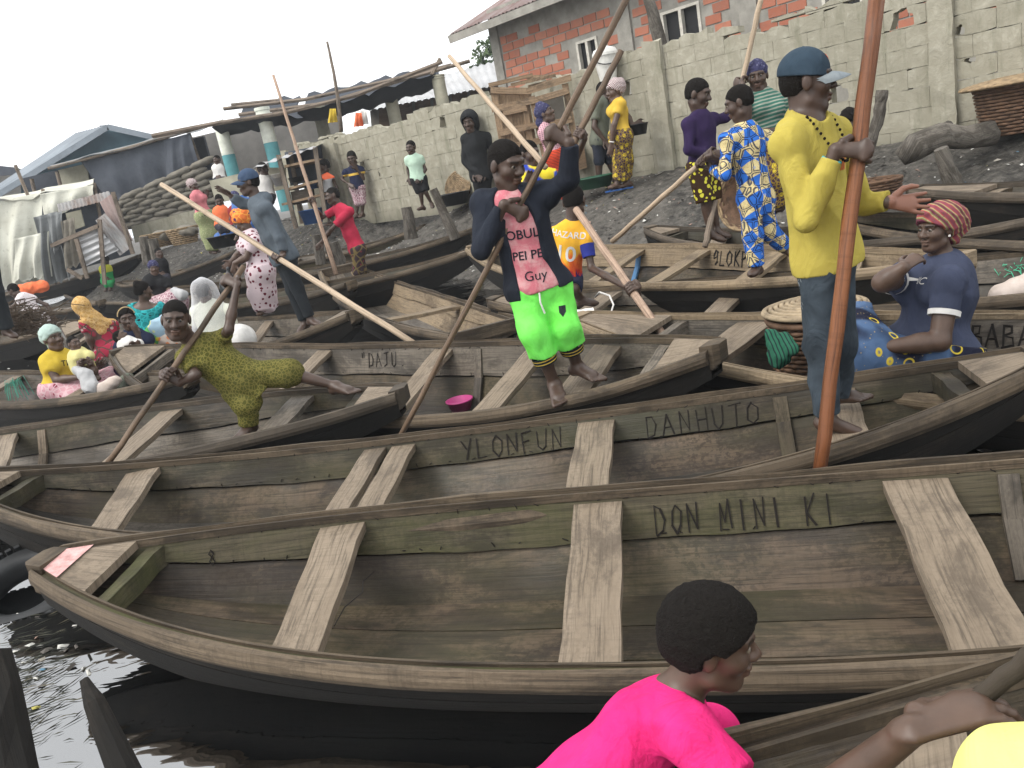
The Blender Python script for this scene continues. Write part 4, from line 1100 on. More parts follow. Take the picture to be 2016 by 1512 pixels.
            d = unit(np.array(hand['d'], float)) if 'd' in hand else unit(wr - el); n_ = np.array(hand.get('n', (0, -1, 0)), float); n_ = unit(n_ - d * (n_ @ d)); sd = np.cross(d, n_) * (1 if nm == 'R' else -1) * hand.get('thumb', 1)
            curl = hand.get('curl', 25); spread = hand.get('spread', 4)
            pc = wr + d * .085 * h
            A(Prim('c', wr, pc, .03 * h, .041 * h, sd, .42, .012, 'hand'))
            for i in range(4):
                o_ = sd * (.032 - .0215 * i) * h; ln = (.068, .076, .071, .056)[i] * h; p = pc + o_ + d * (.012 if i in (1, 2) else .004) * h; a0 = math.radians(curl); dd = d * math.cos(a0 * .6) + n_ * math.sin(a0 * .6) + sd * math.radians(spread) * (1.5 - i)
                for j, (fr, cu) in enumerate(((.46, .6), (.3, 1.5), (.24, 2.3))):
                    an = a0 * cu; dd = unit(d * math.cos(an) + n_ * math.sin(an) + sd * math.radians(spread) * (1.5 - i)); q = p + dd * ln * fr
                    A(Prim('c', p, q, (.0102 - .001 * j) * h, (.0095 - .001 * j) * h, None, 1, .004, 'hand')); p = q
            tb = wr + d * .025 * h + sd * .03 * h; t1 = tb + (d * .6 + sd * .6 + n_ * .35) * .045 * h; t2 = t1 + (d * .9 + sd * .25 + n_ * .35) * .032 * h; t3 = t2 + (d * .95 + n_ * .25) * .024 * h
            for p, q, r1, r2 in ((tb, t1, .017, .0125), (t1, t2, .0125, .011), (t2, t3, .011, .009)): A(Prim('c', p, q, r1 * h, r2 * h, None, 1, .006, 'hand'))
            cen = pc + d * .03 * h
            if hand.get('palm'): s.tints.append((cen, n_, .13 * h))
        if s.Y < 9: s.fine.append((cen - .085 * h, cen + .085 * h, s.fv))
    def make_leg(s, nm, hip, l, b, toes):
        kn, an, to = s.W(l[0]), s.W(l[1]), s.W(l[2]); s.leg[nm] = (hip, kn, an); A = s.P.append; h = s.hs
        A(Prim('c', hip, kn, .085 * b, .055 * b, None, 1, .05, 'th' + nm)); A(Prim('c', kn, an, .052 * b, .034 * b, None, 1, .03, 'sh' + nm))
        back = unit(np.cross(np.cross(kn - an, to - an), kn - an)) * -1 if np.linalg.norm(np.cross(kn - an, to - an)) > 1e-4 else np.zeros(3)
        ca = an + (kn - an) * .68 + back * .0; A(Prim('c', ca + (kn - an) * .12 - back * -.018 * b, an + (kn - an) * .4 + back * .012 * b, .046 * b, .034 * b, None, 1, .03, 'calf'))
        d = unit(to - an); upf = np.array([0, 0, 1.0]); ln = np.linalg.norm(to - an); sd = unit(np.cross(d, upf)); heel = an - d * .03 * h - np.array([0, 0, .03 * h]) if abs(d[2]) < .75 else an
        A(Prim('c', an, heel, .034 * h, .034 * h, None, 1, .02, 'foot'))
        ball = an + (to - an) * .68 - np.array([0, 0, .006])
        A(Prim('c', an + (to - an) * .05, ball, .036 * h, .04 * h, sd, .62, .025, 'foot')); A(Prim('c', heel, ball - np.array([0, 0, .01]), .03 * h, .036 * h, sd, .55, .02, 'foot'))
        if toes:
            for i in range(5):
                o_ = sd * (-.034 + .017 * i) * h * (1 if nm == 'L' else -1); r = (.0135, .0105, .01, .0095, .009)[i] * h; L = (.07, .066, .06, .052, .044)[i] * h
                p = ball + o_ * .85 - np.array([0, 0, .006 * h]); q = p + d * L + o_ * .12; q[2] = min(q[2], p[2] - .004); A(Prim('c', p, q, r * 1.05, r, None, 1, .006, 'foot'))
            s.fine.append((np.minimum(ball, to) - .06, np.maximum(ball, to) + .06, s.fv))
        else: A(Prim('c', ball, to, .034 * h, .02 * h, sd, .5, .02, 'foot'))
    # ---- clothing: shells round chosen parts of the same body
    def wear(s, name, mat, parts, wr=(.006, 22), extra=(), cuts=(), k=.03, sub=(), vox=None, label=None, stretch=(1, 1, .5)):
        Ps = []
        for p in s.P:
            if p.tag in parts:
                v = parts[p.tag]; infl, fr = (v if isinstance(v, tuple) else (v, 1.0))
                if p.tag.startswith('lo') and fr < 1:   # the forearm is two cones: cut by the plane below
                    pass
                Ps.append(p.copy(infl, 1.0 if p.tag.startswith('lo') else fr, max(p.k, k)))
        Ps += list(extra)
        Ps += [Prim('e', np.asarray(c, float), None, r, None, None, 1, .006, '', neg=True) for c, r in sub]
        cuts = list(cuts)
        def post(D, ax):
            if wr: near(D, ax, .05, lambda P, d: d + wrinkle(P, wr[0], wr[1], s.root_w[0] * 3 % 6, stretch))
            if cuts:
                X, Y, Z = ax[0][:, None, None], ax[1][None, :, None], ax[2][None, None, :]
                for c in cuts:
                    c0, n_ = c[0], unit(c[1]); d = (X - c0[0]) * n_[0] + (Y - c0[1]) * n_[1] + (Z - c0[2]) * n_[2]
                    if len(c) > 2: # only near that limb
                        r2 = (X - c0[0]) ** 2 + (Y - c0[1]) ** 2 + (Z - c0[2]) ** 2; m = r2 < c[2] ** 2; np.copyto(D, np.maximum(D, d), where=m)
                    else: np.maximum(D, d, out=D)
        o = sdf_mesh(name, Ps, M[mat] if isinstance(mat, str) else mat, s.o, vox or s.vox, post=post, rel=1)
        if o is not None and label: o['label'] = label
        return o
    def shirt(s, mat, sleeve=.55, hem=.05, infl=.014, name='shirt', wr=(.006, 22), hood=False, extra=(), sub=(), flare=.0, cuts=(), label=None):
        """sleeve: 0..1 upper arm, 1..2 forearm"""
        pr = {'torso': infl, 'shoulder': infl, 'pelvis': infl + .008, 'breast': infl}
        ex = list(extra); cu = list(cuts); down = -s.up * .6 + np.array([0, 0, -.4]) if abs(s.up[2]) > .5 else -s.up; down = unit(-s.up)
        for nm in s.arm:
            sho, el, wr_ = s.arm[nm]; si = max(infl * .72, s.vox * .9 + .004); pr['up_' + nm] = si
            if sleeve <= 1: pr['up' + nm] = (si + .006, sleeve) if sleeve > 0 else -.2
            else:
                pr['up' + nm] = si; f = sleeve - 1
                p = el + (wr_ - el) * f; ex.append(Prim('c', el, p, (.041 * s.sc + si), .032 * s.sc + si, None, 1, .02, '', flat=True))
        hb = s.pel + down * hem; cu.append((hb, down, .42 * s.sc))
        b = s.sc
        ex.append(Prim('c', s.up * np.linalg.norm(s.neck) * .3, hb + down * .03, .135 * b + infl, .15 * b + infl + flare, s.lat_hip, .74, .05, ''))
        if sleeve == 0: pr = {k_: v for k_, v in pr.items() if not k_.startswith('up')}
        return s.wear(name, mat, pr, wr, ex, cu, sub=sub, label=label)
    def trousers(s, mat, frac=1.9, infl=.02, name='trousers', top=.06, wr=(.006, 20), loose=0, label=None):
        pr = {'pelvis': infl}; ex = []; cu = []
        for nm in s.leg:
            hip, kn, an = s.leg[nm]
            if frac <= 1: ex.append(Prim('c', hip, hip + (kn - hip) * frac, .088 * s.sc + infl, .075 * s.sc + infl + loose, None, 1, .03, '', flat=True))
            else:
                p = kn + (an - kn) * (frac - 1); ex.append(Prim('c', hip, kn, .086 * s.sc + infl, .058 * s.sc + infl + loose, None, 1, .03, '')); ex.append(Prim('c', kn, p, .056 * s.sc + infl + loose, .046 * s.sc + infl + loose, None, 1, .03, '', flat=True))
        ex.append(Prim('c', s.pel, s.up * (top + .05), .125 * s.sc + infl, .125 * s.sc + infl, s.lat_hip, .75, .05, '')); cu.append((s.up * top, s.up, .35))
        return s.wear(name, mat, pr, wr, ex, cu, label=label)
    def skirt(s, mat, frac=1.7, infl=.03, name='wrapper', top=.1, wr=(.01, 16), k=.12, r=(.1, .1), label=None):
        ex = []; cu = []
        for nm in s.leg:
            hip, kn, an = s.leg[nm]; p = kn + (an - kn) * max(frac - 1, 0)
            ex.append(Prim('c', hip, kn, .1 * s.sc + infl, .075 * s.sc + infl + r[0] * .3, None, 1, k, '')); ex.append(Prim('c', kn, p, .075 * s.sc + infl + r[0] * .3, .06 * s.sc + infl + r[1] * .4, None, 1, k, '', flat=True))
        ls = list(s.leg.values())
        if len(ls) == 2:
            m0, m1 = (ls[0][1] + ls[1][1]) / 2, (ls[0][2] + ls[1][2]) / 2; p = m0 + (m1 - m0) * max(frac - 1, 0)
            ex.append(Prim('c', s.pel, m0, .13 * s.sc, .09 * s.sc, None, 1, k, '')); ex.append(Prim('c', m0, p, .09 * s.sc, .08 * s.sc, None, 1, k, '', flat=True))
        ex.append(Prim('c', s.pel, s.up * (top + .04), .14 * s.sc + infl, .128 * s.sc + infl, s.lat_hip, .78, .06, '')); cu.append((s.up * top, s.up, .35))
        return s.wear(name, mat, {'pelvis': infl}, wr, ex, cu, label=label)
    def hair(s, kind):
        h = s.hs; infl, amp = dict(short=(.0008 if s.Y < 6 else .004, .001), crop=(.0028 if s.Y < 6 else .006, .0014), afro=(.027, .0022), shaved=(.0005, .0005), bun=(.014, .003), braids=(.012, .006))[kind]
        Ps = [Prim('e', s.hp(0, -.014, .037), None, (np.array([.073, .092, .083]) + infl) * h, None, s.HR, 1, .01)]
        Ps.append(Prim('e', s.hp(0, -.03, .0), None, (np.array([.066, .073, .068]) + infl * .8) * h, None, s.HR, 1, .02))
        if kind == 'bun':
            Ps += [Prim('e', s.hp(*c), None, np.array(r) * h, None, s.HR, 1, .012) for c, r in (((0, -.06, .11), (.05, .045, .04)), ((.03, -.085, .08), (.03, .03, .03)), ((-.03, -.07, .09), (.03, .03, .03)))]
        p0 = s.hp(0, .03, .024); n_ = s.HR @ unit((0, .112, -.13))
        if kind == 'afro': Ps += [Prim('e', s.hp(e * .092, .0, -.012), None, np.array([.03, .026, .036]) * h, None, s.HR, 1, .006, neg=True) for e in (1, -1)]
        p1 = s.hp(0, 0, -.045)
        def post(D, ax):
            near(D, ax, .03, lambda P, d: d + wrinkle(P, amp * h, 160 / h, 1) + wrinkle(P, amp * h, 60 / h, 3))
            X, Y, Z = ax[0][:, None, None], ax[1][None, :, None], ax[2][None, None, :]
            for c0, nn in ((p0, n_), (p1, -s.HR[:, 2])): np.maximum(D, (X - c0[0]) * nn[0] + (Y - c0[1]) * nn[1] + (Z - c0[2]) * nn[2], out=D)
        o = sdf_mesh('hair', Ps, M['hair'], s.o, min(s.fv, .009) if s.Y < 12 else s.fv, post=post, rel=0 if kind in ('afro',) else 1)
    def cap(s, mat, yaw=0, brim=None):
        h = s.hs; Ps = [Prim('e', s.hp(0, -.012, .045), None, np.array([.082, .101, .088]) * h, None, s.HR, 1, .01), Prim('c', s.hp(0, -.012, .02), s.hp(0, -.012, .05), .088 * h, .08 * h, None, 1, .02)]
        p0 = s.hp(0, 0, .022); n_ = s.HR @ unit((0, -.12, -1))
        def post(D, ax):
            X, Y, Z = ax[0][:, None, None], ax[1][None, :, None], ax[2][None, None, :]
            np.maximum(D, (X - p0[0]) * n_[0] + (Y - p0[1]) * n_[1] + (Z - p0[2]) * n_[2], out=D)
        c = sdf_mesh('cap', Ps, M[mat], s.o, s.fv, post=post)
        V = []; nu, nv = 15, 6
        for sgn in (0, 1):
            for iu in range(nu):
                ph = (iu / (nu - 1) * 2 - 1) * 1.22
                for iv in range(nv):
                    v = iv / (nv - 1); L_ = .082 * max(.05, math.cos(ph * 1.08)) ** .6
                    V.append(s.hp(.084 * math.sin(ph) * (1 - .12 * v), -.012 + .099 * math.cos(ph) + L_ * v, .034 - .022 * v ** 1.6 - .03 * math.sin(ph) ** 2 - sgn * .006 * (1.2 - v)))
        n_ = nu * nv; Fc = []
        for iu in range(nu - 1):
            for iv in range(nv - 1):
                a = iu * nv + iv; Fc += [(a, a + 1, a + nv + 1, a + nv), (n_ + a, n_ + a + nv, n_ + a + nv + 1, n_ + a + 1)]
            a = iu * nv + nv - 1; Fc.append((a, n_ + a, n_ + a + nv, a + nv))
        mesh('cap_brim', V, Fc, M[brim or mat], s.o, smooth=True, local=True)
        btn = MB(); btn.lathe(s.hp(0, -.012, .132), [(0, .006 * h), (.008 * h, .004 * h), (.009 * h, -.004 * h), (0, -.006 * h)], 8); me = mesh('cap_button', btn.V, btn.F, M[mat], s.o, local=True)
        return c
    def wrap(s, mat, vol=.028, knot=None, lo=-.005, tail=None, name='headwrap', back=0.0):
        h = s.hs; Ps = [Prim('e', s.hp(0, -.02 - back * .4, .045), None, (np.array([.073, .093 + back * .5, .08]) + vol) * h, None, s.HR, 1, .02)]
        if back: Ps.append(Prim('e', s.hp(0, -.1 - back, .03), None, np.array([.07, .06, .06]) * h, None, s.HR, 1, .05))
        for q in (knot or []): Ps.append(Prim('e', s.hp(*q[:3]), None, np.array(q[3:6]) * h, None, s.HR, 1, .02))
        if tail: Ps.append(Prim('c', s.hp(*tail[:3]), s.hp(*tail[3:6]), .03 * h, .018 * h, None, 1, .02))
        p0 = s.hp(0, .085, .05); n_ = s.HR @ unit((0, .09, -.13 + lo)); 
        def post(D, ax):
            near(D, ax, .04, lambda P, d: d + wrinkle(P, .006 * h, 45, 2, (1, 1, 1.4)))
            X, Y, Z = ax[0][:, None, None], ax[1][None, :, None], ax[2][None, None, :]
            dd = (X - p0[0]) * n_[0] + (Y - p0[1]) * n_[1] + (Z - p0[2]) * n_[2]
            tz = s.HR[:, 1]; yy = (X - s.head[0]) * tz[0] + (Y - s.head[1]) * tz[1] + (Z - s.head[2]) * tz[2]
            np.copyto(D, np.maximum(D, dd), where=np.broadcast_to(yy > -.05 * h, D.shape))
        return sdf_mesh(name, Ps, M[mat], s.o, s.fv, post=post)
def text_on(garment, person, txt, c, right, up, size, mat, name='lettering', depth=.3, font_bold=True, lift=.003):
    """lettering or emblem laid on a garment: text outline cast onto its surface"""
    cu = bpy.data.curves.new('txt', 'FONT'); cu.body = txt; cu.size = size; cu.align_x = 'CENTER'; cu.align_y = 'CENTER'; cu.offset = .012 * size if font_bold else 0; cu.resolution_u = 3
    to = bpy.data.objects.new('txt', cu); COL.objects.link(to); bpy.context.view_layer.update()
    me = bpy.data.meshes.new_from_object(to.evaluated_get(bpy.context.evaluated_depsgraph_get())); bpy.data.objects.remove(to)
    V = np.array([v.co[:2] for v in me.vertices]); Fc = [tuple(p.vertices) for p in me.polygons]
    return flat_on(garment, person, V, Fc, c, right, up, mat, name, lift)
def flat_on(garment, person, V, Fc, c, right, up, mat, name, lift=.003):
    import bmesh
    bm = bmesh.new(); vs = [bm.verts.new((x, y, 0)) for x, y in V]
    for f in Fc:
        try: bm.faces.new([vs[i] for i in f])
        except ValueError: pass
    bmesh.ops.triangulate(bm, faces=bm.faces[:])
    ext = max(np.ptp(V[:, 0]), np.ptp(V[:, 1])); bmesh.ops.subdivide_edges(bm, edges=[e for e in bm.edges if e.calc_length() > ext * .12], cuts=2)
    right, up = unit(right), unit(up); n_ = unit(np.cross(right, up)); up = np.cross(n_, right)
    g = garment.data; bv = BVHTree.FromPolygons([v.co[:] for v in g.vertices], [tuple(p.vertices) for p in g.polygons])
    P = []; last = None
    for v in bm.verts:
        q = np.asarray(c, float) + right * v.co.x + up * v.co.y; hit = bv.ray_cast(Vector(q + n_ * .35), Vector(-n_), .8)
        if hit[0] is not None: last = np.array(hit[0]) + n_ * lift; P.append(last)
        else: P.append(q)
    bm.verts.index_update(); F2 = [tuple(v.index for v in f.verts) for f in bm.faces]; bm.free()
    o = mesh(name, np.array(P), F2, M[mat], person, local=True); return o

# ------------------------------------------------------------------ cloth
fabric('yellow_knit', (.44, .36, .075), (.35, .28, .055), fold=.7); fabric('denim', (.05, .065, .08), (.026, .034, .042), fold=.8); fabric('denim_cap', (.034, .055, .078), (.022, .037, .053)); fabric('denim_pale', (.27, .3, .31), (.18, .21, .23))
fabric('lime', (.2, .83, .13), (.15, .66, .08)); fabric('jacket_navy', (.018, .022, .032), (.011, .013, .019), fold=.7); fabric('tee_pink', (.52, .165, .195), (.42, .13, .15))
pattern('tee_pink', lambda t, co: t.mix(t.ramp(t.noise(co, 9, 5, .7, .5), [(.45, 0), (.62, 1)]), (.5, .15, .18), (.55, .3, .3)))
fabric('navy_top', (.05, .06, .1), (.035, .042, .07)); fabric('white_cloth', (.72, .7, .66), (.55, .54, .52)); fabric('hoodie_grey', (.1, .12, .14), (.07, .085, .1)); fabric('hoodie_black', (.02, .021, .022), (.013, .014, .015))
fabric('jeans_black', (.028, .032, .036), (.017, .02, .023)); fabric('cap_blue', (.055, .085, .14), (.037, .057, .1)); fabric('red_jersey', (.44, .03, .065), (.32, .02, .045)); fabric('pink_polo', (.62, .22, .24), (.5, .16, .18))
fabric('hot_pink', (.78, .03, .2), (.6, .018, .14), fold=.75); fabric('purple_knit', (.03, .017, .06), (.02, .011, .04)); fabric('mint', (.5, .66, .52), (.4, .54, .43)); fabric('black_cloth', (.012, .012, .013), (.02, .02, .021)); fabric('olive_grey', (.15, .16, .125), (.1, .11, .085))
fabric('yellow_top', (.62, .41, .06), (.5, .32, .04)); fabric('yellow_tee', (.6, .43, .05), (.48, .34, .04)); fabric('navy_tee', (.02, .025, .055), (.013, .016, .036)); fabric('grey_tee', (.42, .42, .42), (.33, .33, .33)); fabric('orange_cloth', (.78, .19, .08), (.6, .13, .05))
fabric('mint_wrap', (.42, .52, .47), (.32, .42, .38)); fabric('short_navy', (.03, .035, .05), (.02, .024, .034)); fabric('lemon_shirt', (.8, .76, .14), (.72, .68, .1)); fabric('dark_skirt', (.03, .03, .04)); fabric('pale_bundle', (.55, .47, .42), (.42, .35, .3)); fabric('red_dark', (.25, .03, .03))
fabric('cuff_dark', (.012, .02, .022)); fabric('gold_line', (.65, .45, .08)); fabric('beads', (.012, .008, .007)); fabric('blue_plastic', (.05, .13, .35), rough=.45); fabric('pink_fray', (.7, .3, .35))
def wax_blue(t, co):
    v = t.map(co, (9.5, 9.5, 9.5), rot=(.5, .3, .78)); ck = t.node('ShaderNodeTexChecker'); t.l(v, ck.inputs[0]); ck.inputs['Scale'].default_value = 1
    ck.inputs[1].default_value = (.03, .14, .52, 1); ck.inputs[2].default_value = (.66, .55, .28, 1); c = ck.outputs[0]
    ln = t.noise(co, 60, 3, .7, 2); c = t.mix(t.math('MULTIPLY', t.ramp(ln, [(.56, 0), (.6, .8)]), t.math('SUBTRACT', 1, ck.outputs[1])), c, (.3, .18, .06))
    e = t.vor(t.map(co, (1, 1, 1), rot=(.5, .3, .78)), 12, 'DISTANCE_TO_EDGE'); c = t.mix(t.ramp(e, [(.02, 0), (.05, .9), (.1, .9), (.13, 0)]), c, (.012, .02, .06))
    return t.mix(t.ramp(t.vor(co, 11), [(.1, .75), (.16, 0)]), c, (.35, .38, .5))
pattern('wax_blue', wax_blue)
def jersey(t, co):
    z = t.sep(co)[2]; n = t.noise(t.map(co, (9, 9, 2.2)), 2.2, 4, .6, .8); h = t.math('ADD', t.math('MULTIPLY', z, 2.6), t.math('MULTIPLY', n, .9))
    return t.ramp(h, [(.52, (.02, .02, .11)), (.58, (.55, .04, .03)), (.85, (.75, .16, .03)), (1.12, (.8, .42, .04))])
pattern('jersey', jersey); fabric('royal', (.03, .04, .24), (.02, .028, .17))
def olive(t, co):
    v = t.vor(co, 60); e = t.vor(co, 42, 'DISTANCE_TO_EDGE'); c = t.mix(t.ramp(e, [(.06, 1), (.13, 0)]), (.085, .085, .018), (.2, .175, .045)); return t.mix(t.ramp(t.noise(co, 4, 4), [(.35, 0), (.65, .4)]), c, (.05, .045, .016))
pattern('olive_wax', olive)
def stripes(t, co):
    w = t.wave(t.map(co, rot=(.15, .1, 0)), 9, 1.2, dire='Z'); n = t.wave(co, 21, .8, dire='Z'); c = t.ramp(w, [(.2, (.03, .12, .09)), (.5, (.1, .26, .2)), (.75, (.2, .13, .09)), (.9, (.32, .36, .3))]); return t.mix(t.math('MULTIPLY', n, .35), c, (.04, .08, .07))
pattern('stripe_green', stripes)
def prt(bg, a, b=None, s=16, s2=30, th=.28):
    def f(t, co):
        q = t.map(co, (1, 1, 1)); n = t.node('ShaderNodeVectorMath', operation='ADD'); d = t.node('ShaderNodeTexNoise'); t.l(co, d.inputs['Vector']); d.inputs['Scale'].default_value = s * .6; t.l(co, n.inputs[0]); sc_ = t.node('ShaderNodeVectorMath', operation='SCALE'); t.l(d.outputs[1], sc_.inputs[0]); sc_.inputs['Scale'].default_value = .6 / s; t.l(sc_.outputs[0], n.inputs[1])
        v = t.vor(n.outputs[0], s); c = t.mix(t.ramp(v, [(th - .03, 1), (th + .03, 0)]), bg, a)
        if b is not None: e = t.vor(n.outputs[0], s2, 'DISTANCE_TO_EDGE'); c = t.mix(t.ramp(e, [(.05, 1), (.1, 0)]), c, b)
        return c
    return f
pattern('print_wine', prt((.56, .46, .48), (.12, .015, .03), None, 15, th=.3)); pattern('print_yb', prt((.055, .03, .05), (.6, .46, .04), (.3, .2, .03), 13, 26, .36)); pattern('print_shorts_y', prt((.04, .02, .01), (.62, .58, .06), None, 20, th=.38))
pattern('print_red', prt((.34, .03, .06), (.5, .4, .36), (.1, .06, .05), 11, 9, .25)); pattern('print_tan', prt((.5, .3, .1), (.3, .16, .05), (.6, .4, .18), 18, 24, .25)); pattern('print_teal', prt((.02, .24, .25), (.01, .03, .04), (.04, .4, .42), 14, 17, .3))
pattern('print_pink', prt((.5, .27, .3), (.22, .03, .06), (.55, .38, .4), 12, 15, .3)); pattern('print_green', prt((.25, .28, .14), (.42, .42, .26), None, 40, th=.3)); pattern('print_mauve', prt((.3, .17, .2), (.12, .05, .07), (.55, .45, .45), 18, 20, .28)); pattern('print_dark', prt((.045, .03, .035), (.2, .03, .04), (.16, .12, .05), 12, 8, .22))
pattern('plaid_pink', lambda t, co: t.mix(t.math('MULTIPLY', t.wave(co, 11, .4, dire='Z'), t.wave(co, 9, .4, dire='X')), (.6, .36, .4), (.1, .03, .06)))
pattern('orange_stripe', lambda t, co: t.mix(t.ramp(t.wave(co, 14, 1.5, dire='Z'), [(.62, 0), (.72, 1)]), (.75, .08, .03), (.05, .02, .02)))
def wrapper(t, co):
    d = t.wave(co, 2.2, 5, typ='RINGS', dire='Z'); v = t.vor(co, 9, 'F1'); c = t.mix(t.ramp(t.noise(co, 3, 2), [(.45, 0), (.52, 1)]), (.07, .12, .22), (.012, .014, .03)); c = t.mix(t.ramp(v, [(.2, 0), (.23, 1), (.27, 1), (.3, 0)]), c, (.62, .47, .05)); e = t.vor(co, 34); return t.mix(t.ramp(e, [(.1, .7), (.16, 0)]), c, (.4, .3, .12))
pattern('wax_dark_blue', wrapper)
def hw(t, co):
    w = t.wave(t.map(co, rot=(.5, .6, .2)), 5.5, 1.5, dire='X'); c = t.ramp(w, [(.15, (.2, .05, .07)), (.42, (.42, .12, .06)), (.55, (.3, .29, .2)), (.78, (.2, .16, .05)), (.95, (.12, .03, .05))]); return t.mix(t.ramp(t.vor(co, 60), [(.2, .6), (.3, 0)]), c, (.09, .09, .05))
pattern('headwrap_red', hw); pattern('headwrap_orange', prt((.62, .16, .04), (.06, .03, .09), (.75, .3, .06), 13, 15, .3)); pattern('headwrap_navy', prt((.04, .04, .09), (.12, .12, .2), None, 30)); pattern('headwrap_bw', lambda t, co: t.mix(t.ramp(t.wave(t.map(co, rot=(.4, .5, 0)), 16, 2), [(.4, 0), (.5, 1)]), (.14, .05, .06), (.55, .5, .48)))
pattern('white_dots', lambda t, co: t.mix(t.ramp(t.vor(co, 24, rand=.2), [(.16, 1), (.22, 0)]), (.68, .62, .62), (.3, .15, .17)))
pattern('orange_grey', lambda t, co: t.mix(t.math('GREATER_THAN', t.sep(co)[2], .36), (.42, .42, .42), (.82, .16, .07)))
pattern('navy_band', lambda t, co: t.mix(t.math('MULTIPLY', t.math('GREATER_THAN', t.sep(co)[2], .28), t.math('LESS_THAN', t.sep(co)[2], .33)), (.018, .022, .05), (.7, .45, .08)))
pattern('blue_yellow', lambda t, co: t.mix(t.ramp(t.noise(co, 4, 1), [(.55, 0), (.58, 1)]), (.03, .06, .36), (.75, .6, .04)))
pattern('green_yellow', lambda t, co: t.mix(t.math('GREATER_THAN', t.sep(co)[2], .24), (.03, .28, .09), (.5, .5, .05)))

# ------------------------------------------------------------------ punting poles
def pole(key, label, a, b, r0, r1, mat, bend=0.0, n=10, grp='punting poles', name='punting_pole', sq=1.0):
    A, B = PY(*a), PY(*b); POLES[key] = (A, B, (r0 + r1) / 2); L = np.linalg.norm(B - A)
    ts = np.linspace(0, 1, n); P = A + np.outer(ts, B - A); P = P + np.outer(np.sin(ts * math.pi) * bend + .003 * np.sin(ts * 23), unit(np.cross(B - A, (0, 1, 0))))
    rd = np.interp(ts, [0, 1], [r0, r1]) * (1 + .03 * np.sin(ts * 31)); V, Fc, uv = tube_geo(P, rd, 8, sq=sq)
    o = mesh(name, V, Fc, M[mat], None, uv, smooth=True); return tag(o, label, 'pole', grp)
pole('green', 'long square-edged pole held by the man in lime shorts', (1240, -15, 4.6), (784, 868, 4.72), .023, .021, 'pole_brown', sq=.8)
pole('yellow', 'thick orange brown pole held by the man in the yellow jumper', (1728, -22, 3.22), (1610, 958, 2.98), .037, .034, 'pole_orange', sq=.8)
pole('hazard', 'pinkish pole gripped by the boy in the HAZARD shirt', (1134, 412, 6.7), (1396, 792, 5.1), .03, .03, 'pole_pink')
pole('hood', 'pale new pole held low by the man in the grey hoodie', (318, 363, 9.3), (832, 687, 7.15), .026, .03, 'pole_pale')
pole('red', 'pole held by the man in the red jersey', (538, 148, 14.2), (662, 540, 13.3), .022, .038, 'pole_pink')
pole('olive', 'brown squared pole held across by the boy in olive', (480, 524, 5.75), (206, 922, 5.05), .024, .024, 'pole_brown', sq=.85)
pole('stripe', 'pale pole held up by the woman in the green striped top', (1502, -20, 7.9), (1455, 190, 8.1), .026, .026, 'pole_pale')
pole('wax', 'pole slanting down to the bank from the hands of the boy in blue print', (1403, 300, 6.25), (1206, 475, 7.6), .022, .026, 'pole_pale')
pole('post', 'grey pole standing in the boat beside the purple jumper boy', (1413, 365, 7.75), (1388, 486, 7.5), .03, .028, 'pole_grey')
pole('pale', 'pale pole crossing behind the head of the man in lime shorts', (884, 110, 8.4), (1075, 330, 7.4), .02, .028, 'pole_pale')
pole('dark', 'short dark pole raised behind the arm of the man in lime shorts', (1223, 100, 7.7), (1120, 300, 7.6), .03, .03, 'pole_brown')
pole('bare', 'thin bare pole standing behind the left end of the wall', (644, 82, 23), (672, 260, 23), .03, .06, 'pole_grey', bend=.05)
pole('paddle', 'brown paddle shaft in the hand of the girl in the pink shirt', (2085, 1250, 1.0), (1862, 1428, 1.09), .016, .016, 'rail_dark')

# ------------------------------------------------------------------ people
def hsz(px, Y): return px * Y / 1580 / .24
# the man in lime shorts
p = Person('man in lime green shorts and open dark jacket standing on a boat', 4.75, (997, 325, -.02), (1003, 388, 0), ((1074, 384, -.02), (953, 402, .04)), (1062, 568, 0), face=(42, 18, 0), sc=.95, hs=1.16, tone=0, build=1.02,
           arms=(((1122, 352, -.12), (1104, 290, -.15), dict(k='grip', pole='green', at=(1100, 270), s=-1, flip=-1)), ((948, 492, -.08), (1000, 440, -.2), dict(k='grip', pole='green', at=(1024, 418), s=1, flip=-1))),
           legs=(((1112, 645, -.06), (1137, 722, .02), (1175, 742, -.1)), ((1052, 655, -.1), (1092, 757, -.06), (1102, 788, -.22))), toes=True, hair='crop', lat_hip=(1, .05, -.15), hipw=.1)
tee = p.shirt('tee_pink', .25, .0, .016, 'pink_t_shirt', flare=.01)
c_ = p.up * np.linalg.norm(p.neck)
jk = p.shirt('jacket_navy', 1.93, .015, .03, 'jacket', wr=(.008, 20), sub=[(c_ * .5 + p.fwd * .2 + p.lat * .02, np.array([.118, .14, .4])), (c_ * .05 + p.fwd * .2 + p.lat * .03, np.array([.14, .15, .22])), (c_ * 1.0 + p.fwd * .1, np.array([.085, .09, .12]))])
sh_ = p.trousers('lime', 1.42, .02, 'shorts', wr=(.012, 20), loose=.022, top=.045)
for nm in 'LR':
    hip, kn, an = p.leg[nm]; d = unit(an - kn); c0 = kn + (an - kn) * .42
    for i, (m_, a, b, r) in enumerate((('cuff_dark', 0, .05, .074), ('gold_line', .012, .02, .077), ('gold_line', .032, .04, .076))):
        mb = MB(); mb.tube([c0 + d * a, c0 + d * b], [r, r * .97], 18, False); mesh(('cuff', 'cuff_stripe', 'cuff_stripe')[i], mb.V, mb.F, M[m_], p.o, smooth=True, local=True)
rt = unit(p.lat - np.array([0, 0, .0]))
